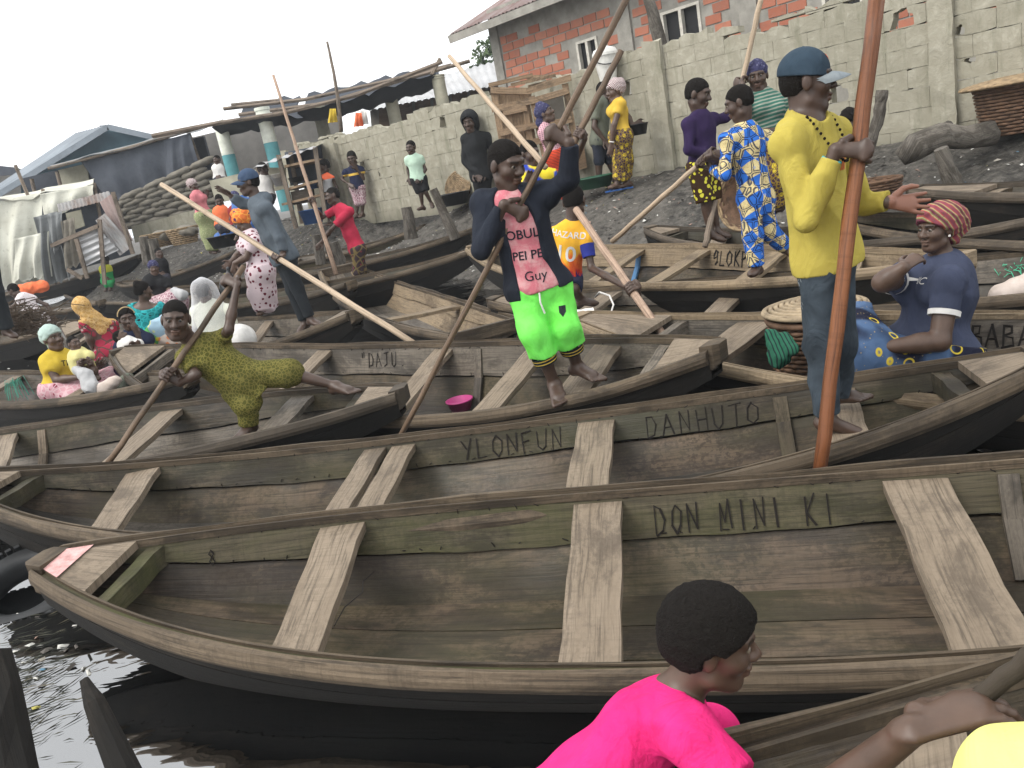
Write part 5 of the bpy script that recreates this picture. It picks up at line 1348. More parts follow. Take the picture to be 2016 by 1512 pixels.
text_on(tee, p.o, 'LOBUL', c_ * .62 - p.lat * .0, rt, p.up, .075, 'jacket_navy'); text_on(tee, p.o, 'PEI PE', c_ * .4 + p.lat * .01, rt, p.up, .07, 'jacket_navy'); text_on(tee, p.o, 'Guy', c_ * .18 + p.lat * .02, rt, p.up + rt * .2, .08, 'jacket_navy', font_bold=False)
flat_on(sh_, p.o, np.array([(-.02, .03), (.02, .03), (.02, -.005), (0, -.032), (-.02, -.005)]), [(0, 1, 2, 3, 4)], p.leg['L'][0] * .5 + p.leg['L'][1] * .5 + p.lat * .02, rt, p.up, 'jeans_black', 'badge')
mb = MB(); mb.tube([c_ * .0 + p.fwd * .135 + p.lat * .01, c_ * -.1 + p.fwd * .15 + p.lat * .0, c_ * -.22 + p.fwd * .15 + p.lat * .005], .006, 6); mesh('drawstring', mb.V, mb.F, M['white_cloth'], p.o, local=True)

# the man in the yellow jumper
p = Person('man in yellow jumper and denim cap standing on a boat thwart holding a thick pole', 3.4, (1588, 163, 0), (1584, 232, 0), ((1642, 262, .13), (1548, 282, -.1)), (1628, 512, .02), face=(78, 4, 0), sc=1.02, hs=1.02, tone=0, build=.92, chest=.95,
           arms=(((1700, 402, .2), (1752, 398, .1), dict(k='flat', d=(.9, .05, -.22), n=(-.1, -.85, .3), curl=10, spread=7, palm=True)), ((1588, 432, -.2), (1660, 330, -.2), dict(k='grip', pole='yellow', at=(1690, 300), s=1, flip=-1))),
           legs=(((1652, 672, .06), (1652, 775, .16), (1690, 778, .1)), ((1618, 680, -.06), (1630, 826, -.08), (1712, 858, -.1))), toes=True, hair='short', lat_hip=(.55, .8, 0))
jm = p.shirt('yellow_knit', 1.9, .02, .018, 'jumper', flare=.018, wr=(.01, 22), sub=[(p.neck + p.fwd * .05 + p.up * .05, .075)])
jn = p.trousers('denim', 1.93, .014, 'jeans', wr=(.01, 26), loose=.0)
p.cap('denim_cap', brim='denim_pale')
V_ = []; F_ = []
for i in range(9):
    x0 = -.045 + .01 * i; 
    for j in range(7):
        x, y, k_ = x0 + .014 * math.sin(j * 1.3 + i), .06 - .02 * j - .004 * i, len(V_)
        V_ += [(x, y), (x + .0035, y), (x + .0035 + .007 * math.sin(j + i), y - .015), (x + .007 * math.sin(j + i), y - .015)]; F_.append((k_, k_ + 1, k_ + 2, k_ + 3))
flat_on(jn, p.o, np.array(V_), F_, -p.lat * .1 - p.fwd * .05 - p.up * .06, p.fwd - p.lat * .3, p.up, 'denim_pale', 'pocket_embroidery')['kind'] = 'stuff'
mb = MB(); ring = []
for i in range(26):
    a = 2 * math.pi * i / 26; q = p.neck + p.lat * math.cos(a) * .085 + p.fwd * (.06 + .09 * max(0, math.sin(a))) + p.up * (.0 - .2 * max(0, math.sin(a)) ** 1.3 + .03 * min(0, math.sin(a))); ring.append(q)
for i, q in enumerate(ring + [(ring[i] + ring[(i + 1) % 26]) / 2 for i in range(26)]): mb.lathe(q, [(0, .007), (.006, .003), (.006, -.003), (0, -.007)], 6)
mesh('bead_necklace', mb.V, mb.F, M['beads'], p.o, local=True)['kind'] = 'stuff'
mb = MB(); w_ = p.arm['R'][2]; e_ = p.arm['R'][1]; d_ = unit(w_ - e_); fr = frame_z(d_); mb.tube([w_ - d_ * .04 + fr @ (.034 * math.cos(a), .034 * math.sin(a), 0) for a in np.linspace(0, 2 * math.pi, 14)], .006, 6, False); fabric('cyan_band', (.05, .42, .45)); mesh('wristband', mb.V, mb.F, M['cyan_band'], p.o, local=True)
fabric('chevron_red', (.62, .1, .05)); rt = p.lat; 
for i in range(3):
    x0 = .02 * i; flat_on(jm, p.o, np.array([(x0, .04), (x0 + .009, .04), (x0 + .034, 0), (x0 + .009, -.04), (x0, -.04), (x0 + .025, 0)]), [(0, 1, 2, 5), (5, 2, 3, 4)], p.up * np.linalg.norm(p.neck) * .68 + p.lat * .0, p.lat, p.up, 'chevron_red', 'chevron')
capo = [o for o in p.o.children if o.name.startswith('cap')][0]
text_on(capo, p.o, 'FE', p.hp(.02, .07, .085), p.HR[:, 0] * -1, p.HR[:, 2], .03, 'chevron_red', name='cap_badge')
print('main two', flush=True)
# the woman in the navy top
Y0 = 4.2
p = Person('woman in navy top and patterned headwrap seated beside the lidded basket', Y0, (1842, 452, 0), (1862, 522, .02), ((1868, 556, -.2), (1778, 548, .14)), (1822, 700, 0), face=(-70, -2, 0), sc=1.12, hs=hsz(86, Y0), fem=True, tone=1, build=1.15,
           arms=(((1850, 672, -.28), (1738, 684, -.22), dict(k='relax', d=(-1, 0, -.25), n=(0, .3, -1), curl=22)), ((1738, 556, -.1), (1778, 527, -.16), dict(k='relax', d=(.85, .25, .35), n=(.3, .5, -.6), curl=40))),
           legs=(((1668, 690, -.12), (1690, 790, -.1), (1650, 800, -.15)), ((1690, 655, .16), (1680, 770, .1), (1640, 780, .1))), hair=None, lat_hip=(.35, -.9, 0), hipw=.12)
top = p.shirt('navy_top', .5, .02, .012, 'navy_top', wr=(.007, 22)); p.skirt('wax_dark_blue', 1.6, .02, k=.16, r=(.1, .1), top=.1)
p.wrap('headwrap_red', .03, knot=[(0, -.16, .0, .07, .07, .07), (0, -.13, -.05, .05, .05, .06), (.0, .07, .1, .04, .03, .03)], back=.06)
c_ = p.up * np.linalg.norm(p.neck)
for nm, fr_ in (('L', .52), ('R', .5)):
    sho, el, _w = p.arm[nm]; d = unit(el - sho); c0 = sho + (el - sho) * fr_; mb = MB(); mb.tube([c0 - d * .012, c0 + d * .016], [.078, .076], 18, False); mesh('white_cuff', mb.V, mb.F, M['white_cloth'], p.o, smooth=True, local=True)
fr = frame_z(p.up); mb = MB(); mb.tube([p.neck - p.up * .012 + fr @ (.078 * math.cos(a), .078 * math.sin(a), 0) + p.fwd * .02 - p.up * .05 * max(0, fr[:, 0] @ p.fwd * math.cos(a) + fr[:, 1] @ p.fwd * math.sin(a)) for a in np.linspace(0, 2 * math.pi, 22)], .013, 6, False); mesh('white_collar', mb.V, mb.F, M['white_cloth'], p.o, smooth=True, local=True)
mb = MB(); mb.lathe(p.hp(-.079, -.01, -.035), [(0, .008), (.006, .004), (.007, -.004), (0, -.008)], 8); fabric('pearl', (.8, .78, .74)); mesh('earring', mb.V, mb.F, M['pearl'], p.o, local=True)
text_on(top, p.o, 'MOSAIC', c_ * .8 + p.fwd * .1 + p.lat * .03, unit(p.lat + p.fwd * .1), p.up, .055, 'white_cloth', font_bold=False)

# the boy in the HAZARD shirt, seen from behind
Y0 = 6.9
p = Person('boy in orange football shirt lettered HAZARD stepping on a bow, seen from behind', Y0, (1130, 396, .03), (1126, 440, 0), ((1092, 462, .06), (1152, 470, -.04)), (1112, 548, .1), face=(160, 12, 0), sc=.78, hs=hsz(64, Y0), tone=0,
           arms=(((1080, 510, .22), (1105, 490, .35), dict(k='relax')), ((1165, 528, -.12), (1216, 556, -.18), dict(k='grip', pole='hazard', at=(1240, 572), s=-1, flip=-1))),
           legs=(((1096, 575, .1), (1092, 618, .2), (1090, 612, .3)), ((1130, 570, -.12), (1146, 590, .0), (1174, 596, -.02))), eyes=False, hair='crop')
j_ = p.shirt('jersey', .55, .06, .016, 'football_shirt', wr=(.008, 20)); p.trousers('navy_tee', .9, .02, 'shorts')
c_ = p.up * np.linalg.norm(p.neck); text_on(j_, p.o, 'HAZARD', c_ * .84 - p.fwd * .1, -p.lat, p.up, .075, 'white_cloth'); text_on(j_, p.o, '10', c_ * .5 - p.fwd * .1, -p.lat, p.up, .19, 'white_cloth')
for nm in 'LR':
    sho, el, _w = p.arm[nm]; mb = MB(); mb.tube([sho + (el - sho) * .2, sho + (el - sho) * .62], [.064, .056], 16, False); mesh('sleeve', mb.V, mb.F, M['royal'], p.o, smooth=True, local=True)

# boy in blue and yellow print
Y0 = 6.3
p = Person('boy in blue and yellow wax print outfit standing on a thwart', Y0, (1455, 203, 0), (1465, 250, 0), ((1432, 276, -.1), (1508, 274, .1)), (1488, 392, 0), face=(-115, 14, 0), sc=.86, hs=hsz(64, Y0), tone=0, build=.98,
           arms=(((1426, 345, -.16), (1390, 325, -.1), dict(k='grip', pole='wax', at=(1384, 316), s=1)), ((1450, 335, .2), (1410, 312, .1), dict(k='grip', pole='wax', at=(1401, 302), s=-1))),
           legs=(((1482, 462, -.06), (1490, 528, -.06), (1478, 540, -.14)), ((1512, 455, .04), (1548, 488, .1), (1562, 500, .05))), hair='short', lat_hip=(-.7, -.6, 0))
p.shirt('wax_blue', 1.85, .12, .018, 'print_shirt', wr=(.008, 20), flare=.02); p.trousers('wax_blue', 1.92, .016, 'print_trousers', loose=.012)
# boy in purple
Y0 = 7.7
p = Person('boy in dark purple jumper and yellow print shorts standing in a boat', Y0, (1374, 186, 0), (1378, 226, 0), ((1404, 236, .1), (1356, 244, -.08)), (1385, 328, 0), face=(58, 18, 0), sc=.85, hs=hsz(58, Y0), tone=0, build=.98,
           arms=(((1428, 232, .16), (1440, 224, .2), dict(k='relax')), ((1356, 296, -.14), (1398, 302, -.12), dict(k='relax', curl=45))),
           legs=(((1402, 395, .05), (1412, 455, .05), (1436, 464, 0)), ((1390, 398, -.05), (1400, 460, -.05), (1425, 472, -.1))), hair='short')
p.shirt('purple_knit', 1.8, .05, .018, 'jumper'); p.trousers('print_shorts_y', .98, .03, 'shorts')
# woman in green stripes
Y0 = 8.1
p = Person('woman in green striped top holding a pole up by the block wall', Y0, (1491, 151, 0), (1500, 186, 0), ((1548, 200, .02), (1474, 202, 0)), (1515, 292, 0), face=(-22, 6, 0), sc=1.0, hs=hsz(56, Y0), fem=True, tone=0, build=1.08,
           arms=(((1560, 246, -.02), (1520, 258, -.16), dict(k='relax')), ((1470, 215, -.12), (1464, 185, -.1), dict(k='grip', pole='stripe', at=(1461, 164), s=-1, flip=-1))),
           legs=(((1530, 350, -.05), (1535, 405, 0), (1530, 412, -.1)), ((1512, 350, -.05), (1515, 405, 0), (1508, 412, -.1))), hair=None)
p.shirt('stripe_green', .6, .05, .016, 'striped_top'); p.skirt('print_yb', 1.8, .02); p.wrap('headwrap_navy', .012)
# person in black bending
Y0 = 7.9
p = Person('person in a black shirt bending down beside the wall, seen from behind', Y0, (1672, 238, 0), (1652, 268, 0), ((1620, 280, .02), (1668, 285, -.02)), (1640, 345, -.05), face=(120, 35, 0), sc=.95, hs=hsz(46, Y0), tone=0,
           arms=(((1608, 330, .1), (1630, 365, .25), dict(k='relax')), ((1680, 330, .1), (1690, 360, .2), dict(k='relax'))), legs=(((1630, 385, .2), (1632, 425, .1), (1630, 432, .2)), ((1652, 385, .2), (1655, 425, .1), (1654, 432, .2))), eyes=False, hair='braids')
p.shirt('black_cloth', .7, .05, .02, 'black_shirt'); p.trousers('dark_skirt', 1.8, .02)
# woman in yellow top
Y0 = 12.5
p = Person('woman in yellow top and print wrapper standing on the mud with a black bowl', Y0, (1211, 180, 0), (1216, 199, 0), ((1222, 205, -.16), (1216, 203, .16)), (1222, 268, 0), face=(-78, 0, 0), sc=.98, hs=hsz(40, Y0), fem=True, tone=1, build=1.12,
           arms=(((1209, 246, -.22), (1204, 282, -.2), dict(k='relax')), ((1238, 232, .2), (1244, 250, .16), dict(k='relax', d=(.6, -.1, .2)))),
           legs=(((1224, 312, -.05), (1214, 364, 0), (1199, 369, -.05)), ((1228, 310, .08), (1236, 360, .05), (1222, 366, 0))), hair=None, lat_hip=(.1, -1, 0))
p.shirt('yellow_top', .5, .02, .014, 'yellow_top'); p.skirt('print_yb', 1.78, .02, r=(.06, .03)); p.wrap('headwrap_bw', .022, knot=[(0, -.08, .1, .05, .05, .04)])
for nm in 'LR':
    a_ = p.leg[nm][2]; mb = MB(); mb.box(a_ + np.array([-.06, 0, -.075]), (.25, .095, .022)); mb.tube([a_ + np.array([-.1, -.05, -.06]), a_ + np.array([-.09, 0, -.02]), a_ + np.array([-.1, .05, -.06])], .014, 6); mesh('blue_sandal', mb.V, mb.F, M['blue_plastic'], p.o, local=True)
mb = MB(); e_ = p.arm['L']; d_ = unit(e_[2] - e_[1]); fr = frame_z(d_); mb.tube([e_[2] - d_ * .02 + fr @ (.034 * math.cos(a), .034 * math.sin(a), 0) for a in np.linspace(0, 2 * math.pi, 10)], .009, 5, False); mesh('white_bracelet', mb.V, mb.F, M['white_cloth'], p.o, local=True)
# man carrying the bucket
Y0 = 13.3
p = Person('man in olive shirt and dark shorts with a white bucket on his head', Y0, (1192, 180, .02), (1184, 197, .02), ((1190, 203, .16), (1176, 206, -.12)), (1180, 276, 0), face=(70, 0, 0), sc=1.0, hs=hsz(38, Y0), tone=0, build=1.1,
           arms=(((1202, 185, .2), (1190, 158, .1), dict(k='relax', d=(0, 0, 1))), ((1170, 250, -.18), (1190, 275, -.22), dict(k='relax'))),
           legs=(((1200, 315, .05), (1214, 352, .06), (1230, 358, .02)), ((1180, 318, -.06), (1180, 358, -.05), (1198, 364, -.1))), hair='short', lat_hip=(.3, .9, 0))
p.shirt('olive_grey', .7, .1, .025, 'olive_shirt', flare=.02); p.trousers('short_navy', 1.05, .03, 'shorts')
# man in black hoodie
Y0 = 15.8
p = Person('man in black hooded sweatshirt standing with hands in his pockets by the wall', Y0, (925, 241, -.02), (930, 264, 0), ((960, 270, .02), (916, 274, .02)), (948, 345, 0), face=(-20, 8, 0), sc=1.05, hs=hsz(38, Y0), tone=0, build=1.08,
           arms=(((974, 308, .05), (952, 338, -.1), dict(k='relax')), ((915, 318, .05), (934, 340, -.1), dict(k='relax'))),
           legs=(((958, 385, -.03), (964, 418, 0), (960, 424, -.15)), ((945, 387, -.03), (948, 420, 0), (942, 426, -.15))), hair=None)
h = p.hs; p.shirt('hoodie_black', 1.95, .1, .035, 'hooded_sweatshirt', flare=.02); p.trousers('black_cloth', 1.95, .02)
p.wear('hood', 'hoodie_black', {'cranium': .035 * h, 'neck': .03}, (.006, 30), [Prim('e', p.hp(0, -.03, -.03), None, np.array([.1, .1, .12]) * h, None, p.HR, 1, .03)], sub=[(p.hp(0, .1, -.01), .085 * h)])
# woman in plaid and orange
Y0 = 13.3
p = Person('woman in checked blouse and orange striped wrapper looking up by the wooden cage', Y0, (1074, 224, 0), (1072, 248, 0), ((1082, 256, .15), (1068, 262, -.12)), (1092, 308, 0), face=(68, -18, 0), sc=.98, hs=hsz(38, Y0), fem=True, tone=1,
           arms=(((1098, 285, .16), (1112, 290, .1), dict(k='relax')), ((1082, 300, -.16), (1105, 305, -.16), dict(k='relax'))),
           legs=(((1112, 350, .05), (1126, 398, .05), (1140, 402, 0)), ((1108, 352, -.05), (1118, 400, -.05), (1132, 405, -.1))), hair=None, lat_hip=(.4, .8, 0))
p.shirt('plaid_pink', .4, .03, .016, 'checked_blouse'); p.skirt('orange_stripe', 1.75, .02, r=(.08, .06)); p.wrap('headwrap_navy', .015, knot=[(0, -.1, -.06, .07, .06, .07), (0, -.02, .13, .05, .05, .035)])
# boy behind
Y0 = 8.0
p = Person('boy in blue and yellow shirt half hidden behind the man in lime shorts', Y0, (1043, 303, 0), (1042, 334, 0), ((1076, 345, -.02), (1012, 348, .05)), (1050, 470, 0), face=(35, 10, 0), sc=.95, hs=hsz(50, Y0), tone=0,
           arms=(((1118, 345, .0), (1140, 292, 0), dict(k='grip', pole='dark', at=(1141, 264), s=-1, flip=-1)), ((1010, 400, -.02), (1035, 360, -.15), dict(k='relax'))),
           legs=(((1058, 540, 0), (1070, 590, 0), (1068, 598, -.12)), ((1044, 540, 0), (1052, 590, 0), (1046, 598, -.12))))
p.shirt('blue_yellow', .45, .05, .016, 'football_shirt'); p.trousers('navy_tee', .95, .02, 'shorts')
# children along the wall
Y0 = 16.6
p = Person('boy in pale green short sleeved shirt standing by the block wall', Y0, (809, 291, 0), (813, 306, 0), ((828, 312, .02), (803, 314, 0)), (824, 352, 0), face=(-25, 4, 0), sc=.78, hs=hsz(27, Y0), tone=0,
           arms=(((838, 334, .0), (828, 348, -.08), dict(k='relax')), ((803, 334, .08), (806, 350, .04), dict(k='relax'))), legs=(((838, 378, -.03), (850, 402, .0), (852, 408, -.1)), ((828, 382, -.04), (832, 408, 0), (822, 412, -.1))))
p.shirt('mint', .55, .06, .025, 'green_shirt', flare=.02); p.trousers('black_cloth', .95, .035, 'shorts')
Y0 = 18.9
p = Person('boy in navy shirt with a yellow band leaning against the wall', Y0, (693, 312, 0), (697, 328, 0), ((711, 334, 0), (681, 339, 0)), (704, 370, 0), face=(-5, 15, 0), sc=.85, hs=hsz(28, Y0), tone=0,
           arms=(((716, 352, -.08), (702, 332, -.14), dict(k='relax')), ((672, 352, .05), (686, 362, -.08), dict(k='relax'))), legs=(((714, 398, -.04), (713, 422, 0), (708, 427, -.1)), ((704, 400, -.04), (702, 424, 0), (696, 428, -.1))))
p.shirt('navy_band', .5, .05, .02, 'navy_shirt'); p.trousers('print_mauve', 1.1, .035, 'print_shorts')
Y0 = 19.3
p = Person('girl in orange and grey top standing beside the food stall', Y0, (638, 328, 0), (641, 343, 0), ((654, 350, -.08), (636, 351, .08)), (647, 385, 0), face=(-65, 5, 0), sc=.8, hs=hsz(26, Y0), tone=0,
           arms=(((664, 370, -.06), (656, 382, -.1), dict(k='relax')), ((626, 366, .05), (630, 348, 0), dict(k='relax', d=(0, 0, 1)))), legs=(((652, 415, 0), (656, 440, 0), (650, 443, -.1)), ((646, 415, 0), (648, 440, 0), (642, 443, -.1))), hair='braids')
p.shirt('orange_grey', 0, .05, .02, 'sleeveless_top'); p.skirt('dark_skirt', 1.2, .02)
# man in the red jersey
Y0 = 13.8
p = Person('man in red jersey leaning on a pole in a boat near the stall', Y0, (655, 386, 0), (668, 406, 0), ((688, 416, -.16), (664, 412, .14)), (703, 490, 0), face=(-72, 4, 0), sc=.95, hs=hsz(33, Y0), tone=0,
           arms=(((652, 452, -.16), (634, 476, -.1), dict(k='relax')), ((634, 428, .12), (617, 408, .05), dict(k='grip', pole='red', at=(611, 395), s=1))), legs=(((705, 535, -.05), (708, 575, 0), (698, 580, -.1)), ((712, 535, .06), (716, 575, .05), (706, 580, 0))), hair='shaved', lat_hip=(.4, -.9, 0))
p.shirt('red_jersey', .75, .06, .025, 'red_jersey', flare=.01); p.trousers('print_dark', 1.05, .04, 'print_shorts')
# man in grey hoodie
Y0 = 8.5
p = Person('man in grey hooded sweatshirt and blue cap standing on a bow with a pale pole', Y0, (489, 360, 0), (506, 396, 0), ((522, 412, -.17), (508, 404, .15)), (560, 506, 0), face=(-78, -2, 0), sc=1.02, hs=hsz(47, Y0), tone=0, build=1.0,
           arms=(((552, 470, -.2), (545, 500, -.22), dict(k='grip', pole='hood', at=(541, 511), s=1)), ((478, 402, .15), (455, 386, .1), dict(k='flat', d=(-.6, 0, .6), n=(-.5, -.6, -.4), curl=12))),
           legs=(((584, 566, -.06), (612, 630, -.05), (630, 638, -.15)), ((575, 568, .08), (600, 638, .06), (588, 654, -.06))), hair='short', lat_hip=(.35, -.9, 0))
p.shirt('hoodie_grey', 1.93, .06, .022, 'hooded_sweatshirt', wr=(.009, 22), extra=[Prim('e', p.neck - p.fwd * .07 + p.up * .0, None, np.array([.1, .1, .075]), None, None, 1, .04)]); p.trousers('jeans_black', 1.9, .012, 'jeans'); p.cap('cap_blue', brim='cap_blue')
# woman in the flower print dress
Y0 = 10.4
p = Person('woman in pale flower print dress and orange headwrap bending over in a boat', Y0, (478, 437, 0), (492, 462, 0), ((500, 476, -.16), (486, 470, .16)), (513, 535, 0), face=(-110, 25, 0), sc=1.0, hs=hsz(40, Y0), fem=True, tone=1, build=1.1,
           arms=(((484, 508, -.2), (462, 518, -.22), dict(k='relax', d=(-.4, 0, -.9), curl=50)), ((470, 500, .2), (455, 515, .1), dict(k='relax'))),
           legs=(((512, 575, -.06), (518, 612, -.05), (508, 618, -.12)), ((520, 575, .1), (528, 610, .1), (518, 616, .05))), hair=None, eyes=False, lat_hip=(.2, -1, 0))
p.shirt('print_wine', .6, .1, .025, 'print_dress'); p.skirt('print_wine', 1.9, .03, r=(.1, .08), label='skirt of the flower print dress'); p.wrap('headwrap_orange', .03, knot=[(0, .02, .14, .06, .05, .04), (0, -.1, .06, .06, .05, .06)])
# woman in pink polo
Y0 = 18.2
p = Person('woman in pink polo shirt and long green wrapper standing on the bank', Y0, (380, 366, 0), (386, 379, 0), ((392, 384, .15), (382, 387, -.15)), (402, 424, 0), face=(72, 6, 0), sc=.98, hs=hsz(25, Y0), fem=True, tone=0, build=1.05,
           arms=(((402, 402, .12), (406, 388, .1), dict(k='relax')), ((384, 408, -.18), (395, 415, -.2), dict(k='relax'))), legs=(((414, 458, .05), (424, 492, .04), (434, 495, 0)), ((408, 460, -.05), (416, 494, -.05), (426, 498, -.1))), hair=None, lat_hip=(.3, .9, 0))
p.shirt('pink_polo', .6, .03, .018, 'pink_polo_shirt'); p.skirt('print_green', 1.9, .025, r=(.07, .06)); p.wrap('headwrap_bw', .012)
def child_sit(label, Y, head, hpx, top, face, w=12, tone=0, low='dark_skirt', hair='short', wrapm=None, tn='shirt', leg=(14, 6), eyes=True, name='person', sl=.5, cat='person'):
    x, y = head; k = hpx / 30; q = Person(label, Y, (x, y, 0), (x + 3 * k, y + 17 * k, 0), ((x + w * k, y + 24 * k, 0), (x - (w - 5) * k, y + 26 * k, 0)), (x + 9 * k, y + 62 * k, 0), face=face, sc=.8 * hsz(hpx, Y), hs=hsz(hpx, Y), tone=tone, hair=None if wrapm else hair, eyes=eyes, name=name, cat=cat,
        arms=(((x + (w + 5) * k, y + 44 * k, 0), (x + 8 * k, y + 52 * k, -.12), dict(k='relax')), ((x - (w - 2) * k, y + 46 * k, 0), (x + 2 * k, y + 54 * k, -.12), dict(k='relax'))),
        legs=(((x + (leg[0] + 6) * k, y + 66 * k, -.28), (x + (leg[0] + 4) * k, y + 86 * k, -.28), (x + leg[0] * k, y + 90 * k, -.4)), ((x + leg[1] * k, y + 68 * k, -.28), (x + (leg[1] - 2) * k, y + 88 * k, -.28), (x + (leg[1] - 6) * k, y + 92 * k, -.4))))
    q.shirt(top, sl, .03, .02, tn); q.trousers(low, 1.7, .02)
    if wrapm: q.wrap(wrapm, .02)
    return q
child_sit('child in orange shirt sitting behind the woman in pink polo', 17.3, (432, 395), 24, 'orange_cloth', (10, 20, 0))
child_sit('child in white shirt sitting against the second white and teal column', 22.5, (427, 315), 18, 'white_cloth', (-20, 0, 0))
child_sit('woman in dark red top sitting behind the man in grey hoodie', 16.2, (463, 392), 26, 'red_dark', (20, 10, 0), wrapm='headwrap_navy')
child_sit('person in pale shirt behind the stall table and the blue cap', 19.5, (518, 333), 26, 'white_cloth', (60, 5, 0))
child_sit('child in green and yellow shirt sitting on the far boats', 23.0, (206, 512), 20, 'green_yellow', (-75, 15, 0), low='green_yellow')
child_sit('child in black behind the shoulder of the woman in black top', 14.3, (313, 499), 22, 'black_cloth', (40, 0, 0))
print('people 2', flush=True)

# the boy in olive
Y0 = 5.6
p = Person('boy in patterned olive outfit stretched between thwart and bow, holding a brown pole', Y0, (346, 630, -.12), (382, 678, -.04), ((432, 672, .06), (366, 706, -.1)), (480, 752, 0), face=(14, 4, 10), sc=.86, hs=hsz(77, Y0), tone=0, build=.95,
           arms=(((450, 650, -.12), (452, 600, -.16), dict(k='grip', pole='olive', at=(459, 560), s=-1, flip=-1)), ((386, 738, -.2), (345, 742, -.25), dict(k='grip', pole='olive', at=(328, 738), s=1, flip=-1))),
           legs=(((572, 735, -.02), (662, 760, -.05), (694, 768, -.14)), ((486, 796, -.06), (490, 838, -.04), (476, 852, -.12))), toes=True, hair='short', lat_hip=(.8, .1, .45))
p.shirt('olive_wax', .75, .14, .022, 'olive_tunic', wr=(.009, 18), flare=.03)
p.trousers('olive_wax', 1.05, .03, 'olive_trousers', loose=.02)
hip, kn, an = p.leg['R']; sdf_mesh('trouser_leg', [Prim('c', kn, kn + (an - kn) * .95, .085, .07, None, 1, .02, flat=True)], M['olive_wax'], p.o, p.vox, post=lambda D, ax: near(D, ax, .05, lambda P, d: d + wrinkle(P, .007, 20, 1)))
# seated women at the left
def sit(label, Y, head, neck, sh, pel, face, hpx, arms, top, tn, low, sleeve=.5, legs=None, wrapm=None, knot=None, tone=1, fem=True, hair=None, vol=.02, tail=None, sc=1.0, build=1.08, extra_sub=(), eyes=True, lat_hip=None, wrap_name='headwrap'):
    x, y = pel; k = hpx / 46; lg = legs or (((x + 55 * k, y - 4 * k, -.15), (x + 60 * k, y + 45 * k, -.1), (x + 75 * k, y + 50 * k, -.12)), ((x + 40 * k, y + 4 * k, -.3), (x + 30 * k, y + 48 * k, -.3), (x + 46 * k, y + 54 * k, -.35)))
    q = Person(label, Y, (*head, 0), (*neck, .02), sh, (*pel, 0), face=face, sc=sc, hs=hsz(hpx, Y), fem=fem, tone=tone, build=build, arms=arms, legs=lg, hair=hair, eyes=eyes, lat_hip=lat_hip)
    q.top = q.shirt(top, sleeve, .03, .018, tn, sub=extra_sub); q.skirt(low, 1.7, .03, k=.14)
    if wrapm: q.wrap(wrapm, vol, knot=knot, tail=tail, name=wrap_name)
    return q
Y0 = 8.7
mo = sit('mother in yellow t-shirt and pale green headwrap holding a baby in the boat', Y0, (104, 667), (112, 700), ((140, 706, .08), (92, 712, -.1)), (128, 764), (58, -4, 0), 50,
    (((156, 738, .0), (178, 724, -.12), dict(k='relax', d=(.8, -.1, .2), n=(0, .6, .5))), ((112, 748, -.16), (160, 742, -.28), dict(k='relax', d=(.95, -.2, .15), n=(0, .5, .6)))), 'yellow_tee', 'yellow_t_shirt', 'print_pink', wrapm='mint_wrap', knot=[(0, -.1, .02, .06, .06, .06)], vol=.02, tail=(0, -.1, -.02, -.02, -.1, -.15),
    legs=(((222, 752, .0), (205, 785, -.1), (220, 790, -.15)), ((160, 784, -.2), (212, 782, -.22), (228, 786, -.25))))
text_on(mo.top, mo.o, 'TK', mo.up * .28 + mo.fwd * .1 + mo.lat * .02, mo.lat, mo.up, .085, 'ink')
def baby(label, Y, head, hpx, face, body, top, tone=1, legs=None):
    x, y = head; bx, by = body
    q = Person(label, Y, (x, y, 0), (x + (bx - x) * .38, y + (by - y) * .38, 0), ((bx + 10, y + (by - y) * .5, -.02), (bx - 9, y + (by - y) * .52, -.06)), (bx, by, 0), face=face, sc=.5, hs=hsz(hpx, Y), tone=tone, hair='shaved', build=1.15,
        arms=(((bx + 16, by - 8, -.08), (bx + 6, by - 12, -.14), dict(k='relax', curl=50)), ((bx - 8, by - 4, -.12), (bx + 4, by - 12, -.16), dict(k='relax', curl=50))),
        legs=legs or (((bx + 22, by + 4, -.06), (bx + 26, by + 20, -.06), (bx + 30, by + 20, -.08)), ((bx + 14, by + 10, -.12), (bx + 16, by + 24, -.12), (bx + 22, by + 24, -.14))), name='baby', cat='baby')
    q.shirt(top, .4, .05, .016, 'baby_shirt'); return q
fabric('bib_yellow', (.62, .57, .26), (.52, .47, .2)); baby('bald baby in pale yellow bib on the lap of the mother in yellow', 8.45, (146, 677), 33, (62, -6, 0), (164, 724), 'bib_yellow')
bc = fabric('tan_cloth', (.4, .33, .25)); tag(sdf_mesh('cloth_bundle', [Prim('c', PY(170, 742, 8.15), PY(180, 762, 8.1), .07, .09, None, 1, .05), Prim('c', PY(168, 738, 8.15), PY(150, 728, 8.25), .06, .05, None, 1, .05)], M['grey_tee'], None, .012, post=lambda D, ax: near(D, ax, .05, lambda P, d: d + wrinkle(P, .012, 30, 1))), 'crumpled grey cloth on the lap of the mother in yellow', 'cloth')
tag(sdf_mesh('cloth_bundle', [Prim('c', PY(205, 765, 8.1), PY(228, 750, 8.1), .08, .06, None, 1, .05)], M['pale_bundle'], None, .012, post=lambda D, ax: near(D, ax, .05, lambda P, d: d + wrinkle(P, .01, 26, 2))), 'pale pink cloth bundle beside the knees of the mother in yellow', 'cloth')
tag(sdf_mesh('cloth_bundle', [Prim('c', PY(240, 758, 8.15), PY(252, 745, 8.2), .07, .06, None, 1, .05)], M['olive_grey'], None, .012, post=lambda D, ax: near(D, ax, .05, lambda P, d: d + wrinkle(P, .01, 30, 3))), 'grey green cloth bundle by the pale pointed bow', 'cloth')
